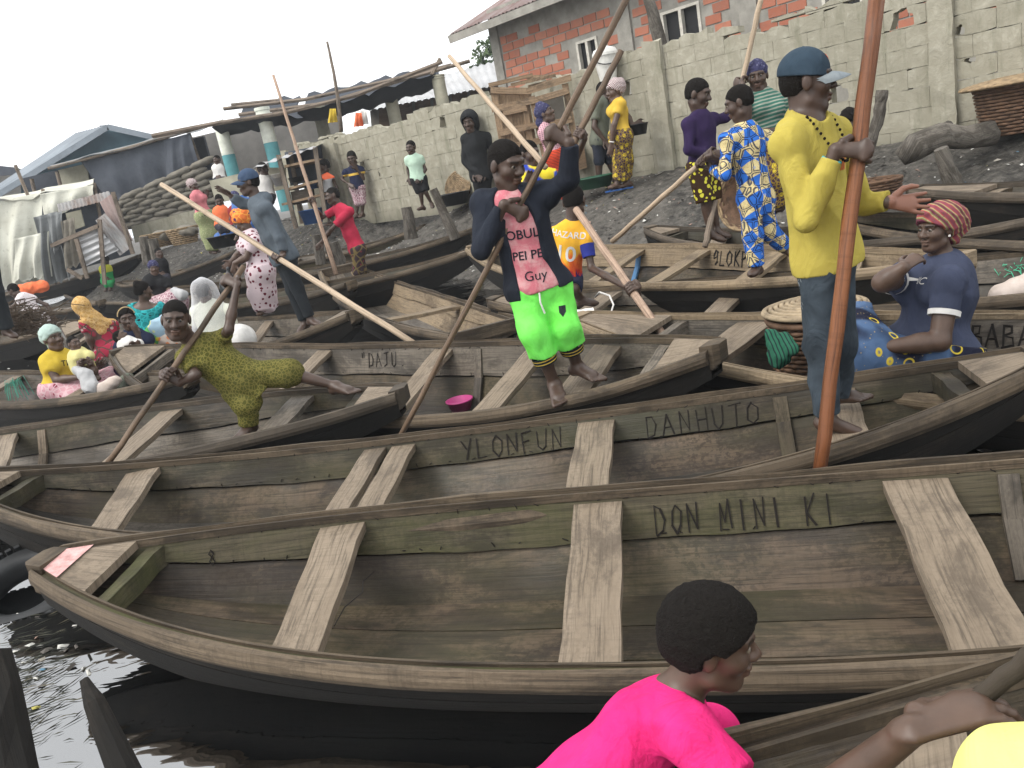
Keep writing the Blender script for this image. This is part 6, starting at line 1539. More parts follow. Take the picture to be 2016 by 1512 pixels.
tag(sdf_mesh('purple_bag', [Prim('e', PY(243, 726, 8.6), None, np.array([.1, .09, .085]), None, None, 1, .03), Prim('e', PY(250, 735, 8.55), None, np.array([.08, .08, .07]), None, None, 1, .04)], M['purple_knit'], None, .012), 'dark purple bundle under the arm of the woman with the sleeping baby', 'bag')
Y0 = 9.5
br = sit('woman with beaded hairband resting her cheek on her hand', Y0, (250, 627), (262, 657), ((290, 668, .06), (238, 684, -.05)), (272, 735), (28, 6, 0), 46,
    (((286, 700, -.16), (272, 662, -.2), dict(k='relax', d=(-.1, 0, 1), n=(-.8, .3, 0), curl=10)), ((222, 716, -.1), (232, 745, -.25), dict(k='relax'))), 'navy_tee', 'navy_top', 'print_mauve', sleeve=.35, hair='braids', tone=0)
mb = MB()
for i in range(22):
    a = math.pi * (.08 + .84 * i / 21); c_ = br.hp(math.cos(a) * .083, .03, .025 + math.sin(a) * .098); mb.lathe(c_, [(0, .009), (.008, .004), (.008, -.004), (0, -.009)], 6)
fabric('cream_bead', (.6, .45, .25)); mesh('beaded_hairband', mb.V, mb.F, M['cream_bead'], br.o, local=True)['kind'] = 'stuff'
flower = sdf_mesh('pink_frill', [Prim('e', br.shL * .75 + br.pel * .25 + np.array([.06 * math.cos(a), -.1, .06 * math.sin(a)]), None, np.array([.04, .025, .04]), None, None, 1, .02) for a in range(0, 6)], M['pink_fray'], br.o, .012)
baby('sleeping baby wrapped in white against the woman with the hairband', 9.2, (238, 664), 31, (95, -35, 0), (262, 690), 'white_cloth')
Y0 = 11.0
sc_ = sit('woman in red print with a tan patterned scarf over head and shoulders, back turned', Y0, (161, 608), (180, 630), ((168, 640, -.1), (220, 640, .1)), (222, 690), (-130, 12, 0), 40,
    (((176, 668, -.15), (185, 690, -.1), dict(k='relax')), ((235, 665, .1), (240, 690, .1), dict(k='relax'))), 'print_red', 'red_print_blouse', 'print_red', wrapm=None, eyes=False, lat_hip=(-.8, -.5, 0))
h = sc_.hs; sdf_mesh('scarf', [Prim('e', sc_.hp(0, -.02, .03), None, np.array([.1, .12, .115]) * h, None, sc_.HR, 1, .02), Prim('c', sc_.hp(0, -.06, -.06), sc_.neck - sc_.fwd * .04, .075, .1, None, 1, .04), Prim('c', sc_.shL + sc_.up * .01, sc_.shR + sc_.up * .01, .085, .085, None, 1, .06), Prim('c', sc_.neck - sc_.fwd * .06, sc_.up * .3 - sc_.fwd * .1, .13, .08, sc_.lat, .7, .06)], M['print_tan'], sc_.o, .012,
    post=lambda D, ax: near(D, ax, .05, lambda P, d: d + wrinkle(P, .008, 26, 1)))
Y0 = 10.6
te = sit('woman in teal off-shoulder print dress with her hair up, seen from behind', Y0, (282, 573), (284, 603), ((260, 611, 0), (314, 606, 0)), (292, 662), (130, 4, 0), 36,
    (((256, 640, .05), (262, 660, .2), dict(k='relax')), ((322, 635, .05), (318, 655, .2), dict(k='relax'))), 'print_teal', 'teal_dress', 'print_teal', sleeve=.2, hair='bun', eyes=False, extra_sub=[(PY(286, 596, Y0 - .05) - PY(292, 662, Y0), np.array([.17, .14, .09]))], lat_hip=(-1, 0, .1))
Y0 = 13.0
bk_ = sit('woman in black top and dark headwrap looking back from her boat', Y0, (303, 528), (300, 548), ((326, 556, .05), (290, 556, -.05)), (318, 592), (22, 6, 0), 27,
    (((335, 575, -.1), (350, 586, -.2), dict(k='relax')), ((290, 578, -.1), (310, 590, -.2), dict(k='relax'))), 'black_cloth', 'black_top', 'print_mauve', wrapm='headwrap_navy', vol=.018, sleeve=.7)
tag(sdf_mesh('cloth_bundle', [Prim('c', PY(345, 575, 12.7), PY(360, 581, 12.6), .08, .09, None, 1, .05)], M['grey_tee'], None, .018, post=lambda D, ax: near(D, ax, .06, lambda P, d: d + wrinkle(P, .015, 20, 1))), 'white plastic bundle held by the woman in black top', 'bundle')
# woman under the white net veil
Y0 = 9.2
t = NT('veil', .7, .2); tr = t.node('ShaderNodeBsdfTransparent'); ms = t.node('ShaderNodeMixShader'); lw = t.node('ShaderNodeLayerWeight'); lw.inputs['Blend'].default_value = .4
t.color((.78, .78, .8)); t.l(t.math('ADD', t.math('MULTIPLY', lw.outputs['Facing'], .6), .16, True), ms.inputs[0]); t.l(tr.outputs[0], ms.inputs[1]); t.l(t.p.outputs[0], ms.inputs[2]); t.l(ms.outputs[0], t.n['Material Output'].inputs[0]); M['veil'] = t.m
fabric('stripe_white', (.66, .66, .56), (.5, .52, .44))
ve = sit('woman in pale clothes under a sheer white veil, back turned', Y0, (402, 577), (412, 602), ((388, 615, .0), (448, 612, 0)), (428, 672), (170, 8, 0), 40,
    (((380, 645, .05), (390, 665, .2), dict(k='relax')), ((460, 645, .05), (452, 668, .2), dict(k='relax'))), 'stripe_white', 'pale_blouse', 'white_cloth', sleeve=.8, hair='short', eyes=False, lat_hip=(-1, 0, 0))
h = ve.hs; sdf_mesh('veil', [Prim('e', ve.hp(0, 0, .02), None, np.array([.13, .14, .15]) * h, None, ve.HR, 1, .02), Prim('c', ve.hp(0, 0, .0), ve.up * .2, .14, .25, ve.lat, .8, .08)], M['veil'], ve.o, .016, post=lambda D, ax: near(D, ax, .06, lambda P, d: d + wrinkle(P, .014, 16, 1, (1, 1, .5))))
# girl in white dress, legs at the left edge
Y0 = 16.8
g_ = Person('girl in white dotted dress bending over the side of her boat', Y0, (27, 572, 0), (44, 583, 0), ((40, 590, -.12), (62, 588, .1)), (72, 628, 0), face=(-95, 25, 0), sc=1.0, hs=hsz(27, Y0), tone=0, fem=False,
    arms=(((26, 604, -.15), (8, 610, -.15), dict(k='relax')), ((92, 600, .1), (108, 626, .1), dict(k='relax'))), legs=(((76, 665, 0), (82, 700, 0), (74, 704, -.1)), ((86, 662, .1), (92, 698, .1), (84, 702, 0))), hair='short', eyes=False)
g_.shirt('white_dots', .3, .05, .03, 'dotted_dress'); g_.skirt('white_dots', 1.1, .05, label='skirt of the dotted dress')
Y0 = 9.3
lg = Person('person in dark trousers standing at the left edge of the photo', Y0, (-92, 300, 0), (-82, 330, 0), ((-52, 345, 0), (-112, 352, 0)), (-48, 490, 0), face=(40, 0, 0), sc=1.05, hs=hsz(46, Y0), tone=0,
    arms=(((-40, 410, -.1), (-30, 460, -.15), dict(k='relax')), ((-120, 420, 0), (-110, 470, -.1), dict(k='relax'))), legs=(((-12, 575, -.05), (13, 652, 0), (32, 662, -.05)), ((-42, 580, .0), (-22, 660, 0), (-4, 668, -.05))))
lg.shirt('grey_tee', .6, .1, .025); lg.trousers('jeans_black', 1.93, .02, loose=.02)
# the girl in hot pink, close to the camera
Y0 = 1.36
p = Person('girl in hot pink t-shirt leaning over in the foreground, gripping a paddle', Y0, (1402, 1262, .02), (1340, 1372, .03), ((1402, 1442, .11), (1352, 1440, -.06)), (1060, 1650, .03), face=(78, 12, 0), sc=.72, hs=.84, tone=1, build=.88, armk=1.4,
    arms=(((1440, 1540, .12), (1520, 1640, .1), dict(k='relax')), ((1530, 1640, -.22), (1796, 1436, -.33), dict(k='relax', d=(.97, .08, .12), n=(.08, -.12, -.98), curl=27, sz=1.25, spread=3))),
    legs=(((1150, 1760, .1), (1180, 2000, .1), (1240, 2010, .1)), ((1150, 1770, -.1), (1180, 2010, -.1), (1240, 2020, -.1))), hair='afro', lat_hip=(.4, .9, 0))
p.shirt('hot_pink', .52, .05, .011, 'pink_t_shirt', wr=(.009, 24), sub=[(p.neck + p.fwd * .03 + p.up * .035, .052)])
# the yellow shoulder in the corner
Y0 = .62
q = Person('person in lemon yellow shirt, only a shoulder in the bottom right corner', Y0, (2420, 1250, 0), (2330, 1440, 0), ((2035, 1575, .02), (2600, 1600, .05)), (2250, 2500, .05), face=(170, 0, 0), sc=.9, hs=.85, tone=1, eyes=False,
    arms=(((2030, 1900, .0), (1990, 2250, .1), dict(k='relax')), ((2650, 1900, 0), (2650, 2200, .1), dict(k='relax'))), legs=(((2150, 2800, .2), (2150, 3300, .2), (2150, 3320, .3)), ((2350, 2800, .2), (2350, 3300, .2), (2350, 3320, .3))))
fabric('pale_lemon', (.74, .73, .24), (.64, .63, .18)); q.shirt('pale_lemon', .55, .05, .014, 'yellow_shirt')
print('people 3', flush=True)

# ------------------------------------------------------------------ buildings and shelters at the left and behind the wall
def slab(name, P, th, mat, parent=None, nrm=None):
    P = np.array(P, float); n_ = unit(nrm) if nrm is not None else unit(np.cross(P[1] - P[0], P[2] - P[0])); k = len(P)
    V = np.concatenate([P, P + n_ * th]); Fc = [tuple(range(k))[::-1], tuple(range(k, 2 * k))] + [(i, (i + 1) % k, k + (i + 1) % k, k + i) for i in range(k)]
    a = unit(P[1] - P[0]); b = np.cross(n_, a); return mesh(name, V, Fc, mat, parent, np.c_[V @ a, V @ b])
def sheet(name, c4, mat, parent=None, nu=24, nv=18, wr=.06, sag=.0, th=.012, fr=5.0, rag=.0):
    """hanging cloth between four corners (top left, top right, bottom right, bottom left) with folds, given thickness"""
    A, B, C_, D = (np.array(p, float) for p in c4); n_ = unit(np.cross(B - A, D - A)); V = []; uv = []
    for s_ in (0, 1):
        for i in range(nu + 1):
            u = i / nu
            for j in range(nv + 1):
                v = j / nv; vv = v * (1 + rag * math.sin(u * 19 + 1) * .5 + rag * math.sin(u * 47) * .3) if v > .8 else v
                p = (A * (1 - u) + B * u) * (1 - vv) + (D * (1 - u) + C_ * u) * vv
                w = wr * (math.sin(u * fr * 3.1 + 1.2 * math.sin(v * 2.3)) * (.3 + v) + .5 * math.sin(u * fr * 7.3 + v * 2) * v + .4 * math.sin(v * 6 + u * 3))
                V.append(p + n_ * (w - s_ * th) - np.array([0, 0, sag * math.sin(u * math.pi) * (1 - v * .5)])); uv.append((u * np.linalg.norm(B - A), v * np.linalg.norm(D - A)))
    m = (nu + 1) * (nv + 1); Fc = []; ix = lambda i, j: i * (nv + 1) + j
    for i in range(nu):
        for j in range(nv): a, b, c_, d = ix(i, j), ix(i + 1, j), ix(i + 1, j + 1), ix(i, j + 1); Fc += [(a, d, c_, b), (m + a, m + b, m + c_, m + d)]
        for j in (0, nv): a, b = ix(i, j), ix(i + 1, j); Fc.append((a, b, m + b, m + a))
    for j in range(nv):
        for i in (0, nu): a, b = ix(i, j), ix(i, j + 1); Fc.append((a, m + a, m + b, b))
    return mesh(name, V, Fc, mat, parent, uv, True)
def tarp(name, c, c2, rough=.75, sc=1.2):
    t = NT(name, rough, .25); co = t.coord('UV'); n = t.noise(co, sc, 6, .65, .5); n2 = t.noise(co, 7, 5, .6); cc = t.mix(t.ramp(n, [(.35, 0), (.7, 1)]), c, c2); cc = t.mix(t.ramp(n2, [(.58, 0), (.75, .5)]), cc, tuple(x * .4 for x in c2)); t.color(cc); t.bump(n2, .4, .03); M[name] = t.m
tarp('tarp_white', (.58, .58, .5), (.42, .41, .34)); tarp('tarp_dark', (.055, .062, .078), (.085, .095, .112)); tarp('tarp_grey', (.2, .21, .21), (.1, .105, .105)); tarp('tarp_black', (.035, .04, .05), (.055, .062, .075)); tarp('sacking', (.2, .18, .145), (.11, .1, .08), sc=3)  # dark and black tarps have the blue-grey of haze mixed into their colour
M['paint_white'] = plain('paint_white', (.72, .74, .64), .8, .2, .15, 3); M['paint_teal'] = plain('paint_teal', (.12, .33, .35), .75, .2, .12, 3); M['blue_wall'] = plain('blue_wall', (.14, .24, .3), .85, .15, .1, 1); M['shed_grey'] = plain('shed_grey', (.2, .19, .175), .9, .1, .15, 1.5)
M['plaster'] = plain('plaster', (.42, .4, .31), .9, .1, .15, 2.5, .3)
# blue gabled house
M['zinc_dark'] = plain('zinc_dark', (.2, .23, .26), .6, .3, .15, 1)
Yb = 36; g = thing('gabled_house', 'blue gabled house with a corrugated roof far at the left', 'house', PY(180, 380, Yb))
slab('wall', [PY(205, 252, Yb), PY(345, 278, Yb), PY(345, 400, Yb), PY(45, 420, Yb), PY(40, 352, Yb)], .3, M['blue_wall'], g, (0, 1, 0))
corrugated('roof', PY(-60, 402, Yb + .2), PY(-10, 385, Yb - 1.5), PY(212, 246, Yb - 1.5), PY(150, 262, Yb + 9), M['zinc_dark'], g, .25, .03)
corrugated('roof', PY(212, 246, Yb - 1.5), PY(360, 279, Yb - 1.5), PY(330, 272, Yb + 9), PY(190, 248, Yb + 9), M['zinc_dark'], g, .25, .03)
MBx = MB(); MBx.beam(PY(-10, 388, Yb - 1.55), PY(212, 250, Yb - 1.55), .06, .22); MBx.beam(PY(212, 250, Yb - 1.55), PY(360, 283, Yb - 1.55), .06, .22); MBx.build('barge_board', M['zinc_dark'], g)
g = thing('low_shed', 'dark roofed shed at the far left edge', 'shed', PY(0, 380, 44)); slab('wall', [PY(-80, 330, 44), PY(42, 345, 44), PY(42, 420, 44), PY(-80, 430, 44)], .3, M['shed_grey'], g, (0, 1, 0)); slab('roof', [PY(-80, 318, 43), PY(30, 330, 43), PY(60, 342, 43), PY(-80, 352, 43)], .2, M['tarp_dark'], g, (0, 1, 0))
# dark tarpaulin shed with stacked sacks
Yt = 27; g = thing('tarpaulin_shed', 'long shed closed with hanging dark grey tarpaulins', 'shed', PY(270, 430, Yt))
slab('back_wall', [PY(40, 352, Yt + 1.6), PY(400, 268, Yt + 1.6), PY(430, 380, Yt + 1.6), PY(60, 440, Yt + 1.6)], .2, M['tarp_black'], g, (0, 1, 0))  # near-black sheet standing in for the deep shade inside the shed
sheet('tarpaulin', [PY(158, 316, Yt), PY(332, 272, Yt), PY(345, 362, Yt), PY(212, 400, Yt)], M['tarp_dark'], g, wr=.07, rag=.04)
sheet('tarpaulin', [PY(322, 276, Yt - .12), PY(374, 262, Yt - .12), PY(394, 330, Yt - .12), PY(330, 368, Yt - .12)], M['tarp_dark'], g, wr=.05, rag=.05)
slab('board', [PY(114, 335, Yt + .8), PY(170, 322, Yt + .8), PY(176, 362, Yt + .8), PY(124, 372, Yt + .8)], .05, M['plaster'], g, (0, 1, 0))
mb = MB(); mb.tube([PY(95, 332, Yt - .15), PY(250, 292, Yt - .1), PY(440, 238, Yt - .2)], .05, 7); mb.build('roof_pole', M['pole_grey'], g)
sheet('roof_sheet', [PY(100, 326, Yt + 2.6), PY(425, 240, Yt + 2.6), PY(436, 243, Yt - .2), PY(95, 330, Yt - .2)], M['tarp_grey'], g, wr=.03)
for a, b in (((62, 352), (78, 420)), ((112, 338), (128, 400)), ((372, 262), (420, 396))): mb = MB(); mb.tube([PY(*a, Yt + .1), PY(*b, Yt + .1)], .06, 7); mb.build('post', M['pole_grey'], g)
wl = thing('sack_wall', 'stacked wall of grey sacks below the dark tarpaulins', 'sack wall', PY(330, 440, Yt - .5))
for r_ in range(8):
    f = r_ / 7; a = np.array([238, 448]) * (1 - f) + np.array([216, 404]) * f; b = np.array([446, 402]) * (1 - f) + np.array([418, 312]) * f
    for k in range(4):
        u0, u1 = (k + (.45 if r_ % 2 else 0)) / 4.4, (k + 1.06 + (.45 if r_ % 2 else 0)) / 4.4; pa, pb = a * (1 - u0) + b * u0, a * (1 - u1) + b * u1
        A_, B_ = PY(*pa, Yt - .35), PY(*pb, Yt - .35); n = 8; pts = [A_ + (B_ - A_) * t_ for t_ in np.linspace(0, 1, n)]
        V, Fc, uv = tube_geo(pts, [.09, .19, .2, .19, .2, .19, .18, .08], 8, rough=.07, sq=.62); mesh('sack', V, Fc, M['sacking'], wl, uv, True)
g = tag(slab('low_wall', [PY(258, 446, 24.5), PY(388, 412, 24.5), PY(396, 446, 24.5), PY(266, 478, 24.5)], .2, M['block'], None, (0, 1, 0)), 'low rough concrete wall behind the tan baskets', 'wall')
g = tag(slab('low_wall', [PY(412, 356, 20.5), PY(520, 330, 20.5), PY(560, 330, 20.5), PY(560, 372, 20.5), PY(425, 400, 20.5)], .2, M['plaster'], None, (0, 1, 0)), 'low yellowish plaster wall behind the blue cap', 'wall')
# pavilion: columns, canopy, back wall
def column(label, a, b, Y, r, two=True, nm='column'):
    A, B = PY(*a, Y), PY(*b, Y); B = np.array([A[0] + (B - A)[0] * 1.0, A[1], B[2]]); h = A[2] - B[2]; g = thing(nm, label, 'column', B, 'columns of the pavilion')
    zt = .42 * h if two else 0; mb = MB()
    if two: mb.lathe(B, [(0, -1.2), (r, -1.2), (r, zt), (0, zt)], 26); mb.build('painted_base', M['paint_teal'], g); mb = MB()
    mb.lathe(B, [(0, zt - 1.2 * (not two)), (r * .99, zt - 1.2 * (not two)), (r * .99, h * .86), (r * 1.08, h * .87), (r * 1.08, h * .9), (r, h * .905), (r, h * .94), (r * 1.1, h * .95), (r * 1.1, h), (0, h)], 26); mb.build('shaft', M['paint_white' if two else 'plaster'], g)
column('white and teal column nearest the dark tarpaulins', (425, 240), (462, 352), 24, .18); column('white and teal column above the blue cap', (508, 213), (545, 330), 23.5, .19)
column('grey column in the shade under the dark canopy', (617, 205), (640, 270), 26, .19, False); column('grey column above the middle of the wall', (758, 182), (778, 235), 25, .19, False); column('mossy column beside the shiny zinc roof', (852, 150), (872, 205), 24.5, .19, False)
tag(slab('back_wall', [PY(372, 272, 31), PY(660, 205, 31), PY(680, 320, 31), PY(405, 400, 31)], .2, M['shed_grey'], None, (0, 1, 0)), 'shaded grey back wall of the pavilion behind the columns', 'wall')
g = thing('canopy', 'sagging dark shade cloth canopy laid over rough poles', 'canopy', PY(640, 200, 24))
topE = [(480, 206, 27.5), (600, 186, 27.5), (700, 166, 27.5), (790, 144, 27), (862, 130, 26.5)]; botE = [(415, 246, 23), (500, 232, 23), (600, 216, 23), (690, 196, 23.3), (760, 172, 23.8), (858, 144, 24.3)]
def edge(E_, u): q = np.array(E_, float); x = u * (len(q) - 1); i = min(int(x), len(q) - 2); f = x - i; return q[i] * (1 - f) + q[i + 1] * f
V = []; nu, nv = 30, 6; Fc = []
for s_ in (0, 1):
    for i in range(nu + 1):
        for j in range(nv + 1): u, v = i / nu, j / nv; p_ = PY(*edge(topE, u)) * (1 - v) + PY(*edge(botE, u)) * v; V.append(p_ + [0, 0, -.5 * math.sin(v * math.pi) - .05 * s_ + .05 * math.sin(i * 1.7 + j) + .03 * math.sin(i * 2.9)])
m = (nu + 1) * (nv + 1)
for i in range(nu):
    for j in range(nv):
        a = i * (nv + 1) + j
        if (i * 7 + j * 5) % 23 == 3: continue
        Fc += [(a, a + 1, a + nv + 2, a + nv + 1), (m + a, m + a + nv + 1, m + a + nv + 2, m + a + 1)]
mesh('shade_cloth', V, Fc, M['tarp_black'], g, np.array(V)[:, :2], True)
for pl in ([(300, 268, 23), (420, 244, 22.9), (560, 222, 22.9), (700, 188, 23.2), (870, 122, 24)], [(440, 214, 26), (600, 196, 26), (760, 160, 26), (888, 128, 25.5)], [(470, 226, 24.5), (640, 204, 24.6), (790, 158, 25), (925, 120, 25)], [(455, 207, 27), (560, 196, 27.5)], [(850, 148, 24.4), (866, 116, 24.6)]):
    mb = MB(); mb.tube([PY(*q) for q in pl], .06, 6, rough=.1); mb.build('pole', M['pole_grey'], g)
# zinc roofed house behind the wall
g = thing('zinc_roof_house', 'house with a shiny corrugated zinc roof behind the wall', 'house', PY(830, 240, 30))
corrugated('roof', PY(720, 218, 28.5), PY(1000, 163, 28.5), PY(985, 118, 34), PY(686, 196, 34), M['zinc'], g, .22, .035)
slab('wall', [PY(728, 216, 29.2), PY(1000, 163, 29.2), PY(1000, 240, 29.2), PY(735, 290, 29.2)], .2, M['cement_dark'], g, (0, 1, 0))
for i in range(7): x = 745 + i * 36; slab('wall_board', [PY(x, 213 - i * 7.1, 29.1), PY(x + 30, 207 - i * 7.1, 29.1), PY(x + 33, 262 - i * 7, 29.1), PY(x + 3, 268 - i * 7, 29.1)], .06, M['pole_brown'], g, (0, 1, 0))
# white sheet shelter and corrugated scrap shack on the left bank
Yw = 23.2; g = thing('sheet_shelter', 'shelter hung with torn dirty white sheets at the left edge', 'shelter', PY(40, 560, Yw))
sheet('white_sheet', [PY(-60, 408, Yw), PY(84, 378, Yw), PY(92, 556, Yw), PY(-60, 580, Yw)], M['tarp_white'], g, wr=.12, rag=.03, nu=40)
sheet('white_sheet', [PY(78, 382, Yw - .15), PY(184, 364, Yw - .15), PY(186, 394, Yw - .15), PY(86, 432, Yw - .15)], M['tarp_white'], g, wr=.06, rag=.12)
sheet('white_sheet', [PY(30, 470, Yw - .35), PY(96, 455, Yw - .35), PY(104, 540, Yw - .35), PY(22, 556, Yw - .35)], M['tarp_white'], g, wr=.08, rag=.1)
sheet('grey_sheet', [PY(66, 428, Yw - .4), PY(112, 416, Yw - .4), PY(138, 548, Yw - .4), PY(84, 560, Yw - .4)], M['tarp_grey'], g, wr=.14, rag=.06)
for a, b in (((30, 325), (58, 392)), ((84, 372), (110, 560)), ((185, 360), (205, 470))): mb = MB(); mb.tube([PY(*a, Yw + .2), PY(*b, Yw + .2)], .045, 6); mb.build('post', M['pole_grey'], g)
sheet('roof_sheet', [PY(-60, 400, Yw + 2.4), PY(186, 352, Yw + 2.4), PY(184, 364, Yw - .1), PY(-60, 408, Yw)], M['tarp_white'], g, wr=.05)
Ys = 22.6; g = thing('scrap_shack', 'tumbledown shack of rusty corrugated sheets and planks', 'shack', PY(190, 520, Ys))
slab('shade_backing', [PY(105, 412, Ys + .9), PY(222, 388, Ys + .9), PY(262, 500, Ys + .9), PY(118, 540, Ys + .9)], .06, M['tarp_dark'], g, (0, 1, 0))  # dark sheet whose colour stands in for the shaded hollow behind the scrap
corrugated('rusty_sheet', PY(116, 418, Ys), PY(220, 392, Ys), PY(214, 376, Ys + .1), PY(112, 402, Ys + .1), M['zinc_rust'], g, .1, .02)
corrugated('rusty_sheet', PY(240, 482, Ys - .1), PY(262, 474, Ys - .1), PY(222, 380, Ys - .1), PY(196, 398, Ys - .1), M['rust_roof'], g, .1, .02)
corrugated('rusty_sheet', PY(236, 504, Ys - .25), PY(262, 484, Ys - .25), PY(206, 420, Ys - .25), PY(188, 434, Ys - .25), M['zinc_rust'], g, .1, .02)
corrugated('zinc_sheet', PY(166, 526, Ys - .3), PY(140, 466, Ys - .3), PY(190, 446, Ys - .3), PY(234, 492, Ys - .3), M['zinc'], g, .17, .035)
sheet('hanging_cloth', [PY(120, 436, Ys - .35), PY(146, 428, Ys - .35), PY(160, 520, Ys - .35), PY(126, 528, Ys - .35)], M['sacking'], g, 10, 14, wr=.06, rag=.08); sheet('hanging_cloth', [PY(92, 424, Ys - .3), PY(122, 416, Ys - .3), PY(128, 470, Ys - .3), PY(104, 500, Ys - .3)], M['tarp_grey'], g, 10, 14, wr=.06, rag=.1)
slab('pale_board', [PY(129, 420, Ys + .3), PY(158, 413, Ys + .3), PY(166, 445, Ys + .3), PY(137, 456, Ys + .3)], .05, M['plaster'], g, (0, 1, 0))
for a, b in (((100, 484), (195, 444)), ((222, 378), (262, 500)), ((150, 470), (172, 548)), ((196, 432), (206, 560)), ((132, 530), (162, 548))): mb = MB(); mb.beam(PY(*a, Ys - .4), PY(*b, Ys - .4), .1, .06, up=(0, 1, 0)); mb.build('plank', M['pole_grey'], g)
# tree behind the brick house, trunk leaning behind the wall
t = NT('leaf', .6, .3); c = t.mix(t.node('ShaderNodeNewGeometry').outputs['Random Per Island'], (.03, .06, .014), (.075, .12, .035)); t.color(c); M['leaf'] = t.m
def leaves(c, r, n, sz):
    V = []; Fc = []
    for i in range(n):
        d = NR.normal(size=3); d /= np.linalg.norm(d); p = np.array(c) + d * np.array(r) * NR.random() ** .4; a = NR.normal(size=3); a /= np.linalg.norm(a); b = np.cross(a, NR.normal(size=3)); b /= np.linalg.norm(b); s_ = sz * NR.uniform(.6, 1.3); k = len(V)
        V += [p - a * s_, p + b * s_ * .5, p + a * s_, p - b * s_ * .5]; Fc.append((k, k + 1, k + 2, k + 3))
    return V, Fc
tc = PY(966, 108, 40); g = thing('tree', 'green leafy tree behind the corner of the brick house', 'tree', (tc[0] + .5, tc[1], 1.4)); V = []; Fc = []
for c_, r_ in (((0, 0, 0), (.9, .8, .8)), ((-.5, .2, -.6), (.7, .7, .5)), ((.6, 0, .4), (.8, .8, .6)), ((-.9, 0, -1.0), (.6, .6, .5)), ((1.2, .3, -.6), (.9, .9, .8))):
    v, f_ = leaves(tc + np.array(c_), r_, 420, .12); k = len(V); V += v; Fc += [tuple(i + k for i in q) for q in f_]
mesh('crown', V, Fc, M['leaf'], g)['kind'] = 'stuff'; mb = MB(); mb.tube([(tc[0] + .5, tc[1], 1.2), (tc[0] + .6, tc[1], 3), (tc[0] + .2, tc[1], tc[2])], [.22, .16, .06], 8); mb.build('trunk', M['bark'], g)
mb = MB(); mb.tube([PY(1270, -20, 15), PY(1284, 20, 15), PY(1292, 50, 15), PY(1330, 200, 15)], [.09, .1, .11, .13], 8, rough=.08); tag(mb.build('leaning_trunk', M['bark'], None, True), 'bare leaning trunk standing between the wall and the brick house', 'trunk')

# ------------------------------------------------------------------ food stall and wooden cage
Yq = 19.6; g = thing('food_stall', 'wooden food stall with shelves and a bent metal sheet roof', 'stall', PY(580, 440, Yq)); M['old_wood'] = M['pole_grey']
corrugated('roof_sheet', PY(497, 332, Yq - .7), PY(624, 289, Yq - .7), PY(636, 283, Yq + .9), PY(510, 322, Yq + .9), M['zinc'], g, .3, .02)
for a, b, dy in (((548, 305), (583, 450), -.6), ((572, 300), (595, 440), .5), ((620, 290), (640, 420), -.6), ((508, 330), (530, 440), .5)): mb = MB(); mb.beam(PY(*a, Yq + dy), PY(*b, Yq + dy), .09, .09); mb.build('post', M['pole_grey'], g)
for a, b in (((560, 330), (625, 316)), ((562, 376), (634, 356)), ((555, 405), (640, 384))):
    P0, P1 = PY(*a, Yq - .6), PY(*b, Yq - .6); slab('shelf', [P0, P1, P1 + [0, 1.2, 0], P0 + [0, 1.2, 0]], .05, M['crate_wood'], g, (0, 0, 1))
slab('back_panel', [PY(560, 300, Yq + .7), PY(632, 286, Yq + .7), PY(640, 350, Yq + .7), PY(572, 366, Yq + .7)], .04, M['tarp_dark'], g, (0, 1, 0)); slab('brown_box', [PY(572, 378, Yq - .5), PY(608, 370, Yq - .5), PY(612, 398, Yq - .5), PY(577, 404, Yq - .5)], .6, M['rail_dark'], g, (0, 1, 0))
def pot(label, px, py, Y, r, h, mat, name='pot', prof=None, lean=(0, 0), rot=None, cat=None, group=None):
    c_ = PY(px, py, Y); mb = MB(); pr = prof or [(0, 0), (r * .75, 0), (r, h), (r * 1.06, h), (r * 1.06, h + .012), (r * .97, h + .012), (r * .72, .02), (0, .02)]
    mb.lathe(c_, pr, 22, Rm=rot); return tag(mb.build(name, M[mat], None, True), label, cat or name, group)
M['steel'] = plain('steel', (.4, .4, .4), .3, .6); M['black_plastic'] = plain('black_plastic', (.012, .013, .015), .4, .5); M['green_plastic'] = plain('green_plastic', (.02, .09, .05), .45, .5); M['pink_plastic'] = plain('pink_plastic', (.45, .05, .2), .4, .5); M['bucket_white'] = plain('bucket_white', (.68, .67, .62), .4, .4)
pot('black pan on the stall shelf', 588, 358, Yq - .1, .22, .1, 'black_plastic', 'pan'); pot('steel pot below the stall roof', 552, 366, Yq - .3, .16, .22, 'steel'); pot('blue bowl on the stall shelf', 616, 372, Yq - .1, .2, .1, 'blue_plastic', 'bowl'); pot('blue plastic tub under the stall', 618, 440, Yq - .3, .28, .32, 'blue_plastic', 'tub'); pot('white enamel bowl on the stall', 548, 350, Yq - .35, .16, .08, 'bucket_white', 'bowl')
Yc = 14.0; g = thing('wooden_cage', 'tall cage of rough boards with an open slatted roof against the wall', 'cage', PY(1060, 330, Yc))
def cb(nm, a, b, dy=0, w=.1, h=.05, dy2=None): mb = MB(); mb.beam(PY(*a, Yc + dy), PY(*b, Yc + (dy if dy2 is None else dy2)), w, h, up=(0, 1, 0), jit=.004); return mb.build(nm, M['crate_wood'], g)
for a, b in (((972, 180), (1000, 345)), ((1046, 190), (1078, 330)), ((1112, 165), (1138, 318)), ((1030, 195), (1052, 330))): cb('post', a, b)
for a, b in (((966, 178), (1046, 180)), ((1036, 180), (1124, 152)), ((968, 215), (1050, 198)), ((1046, 200), (1120, 178)), ((985, 262), (1062, 245)), ((990, 222), (1036, 212)), ((996, 290), (1068, 276)), ((1062, 250), (1126, 235))): cb('rail', a, b, -.05)
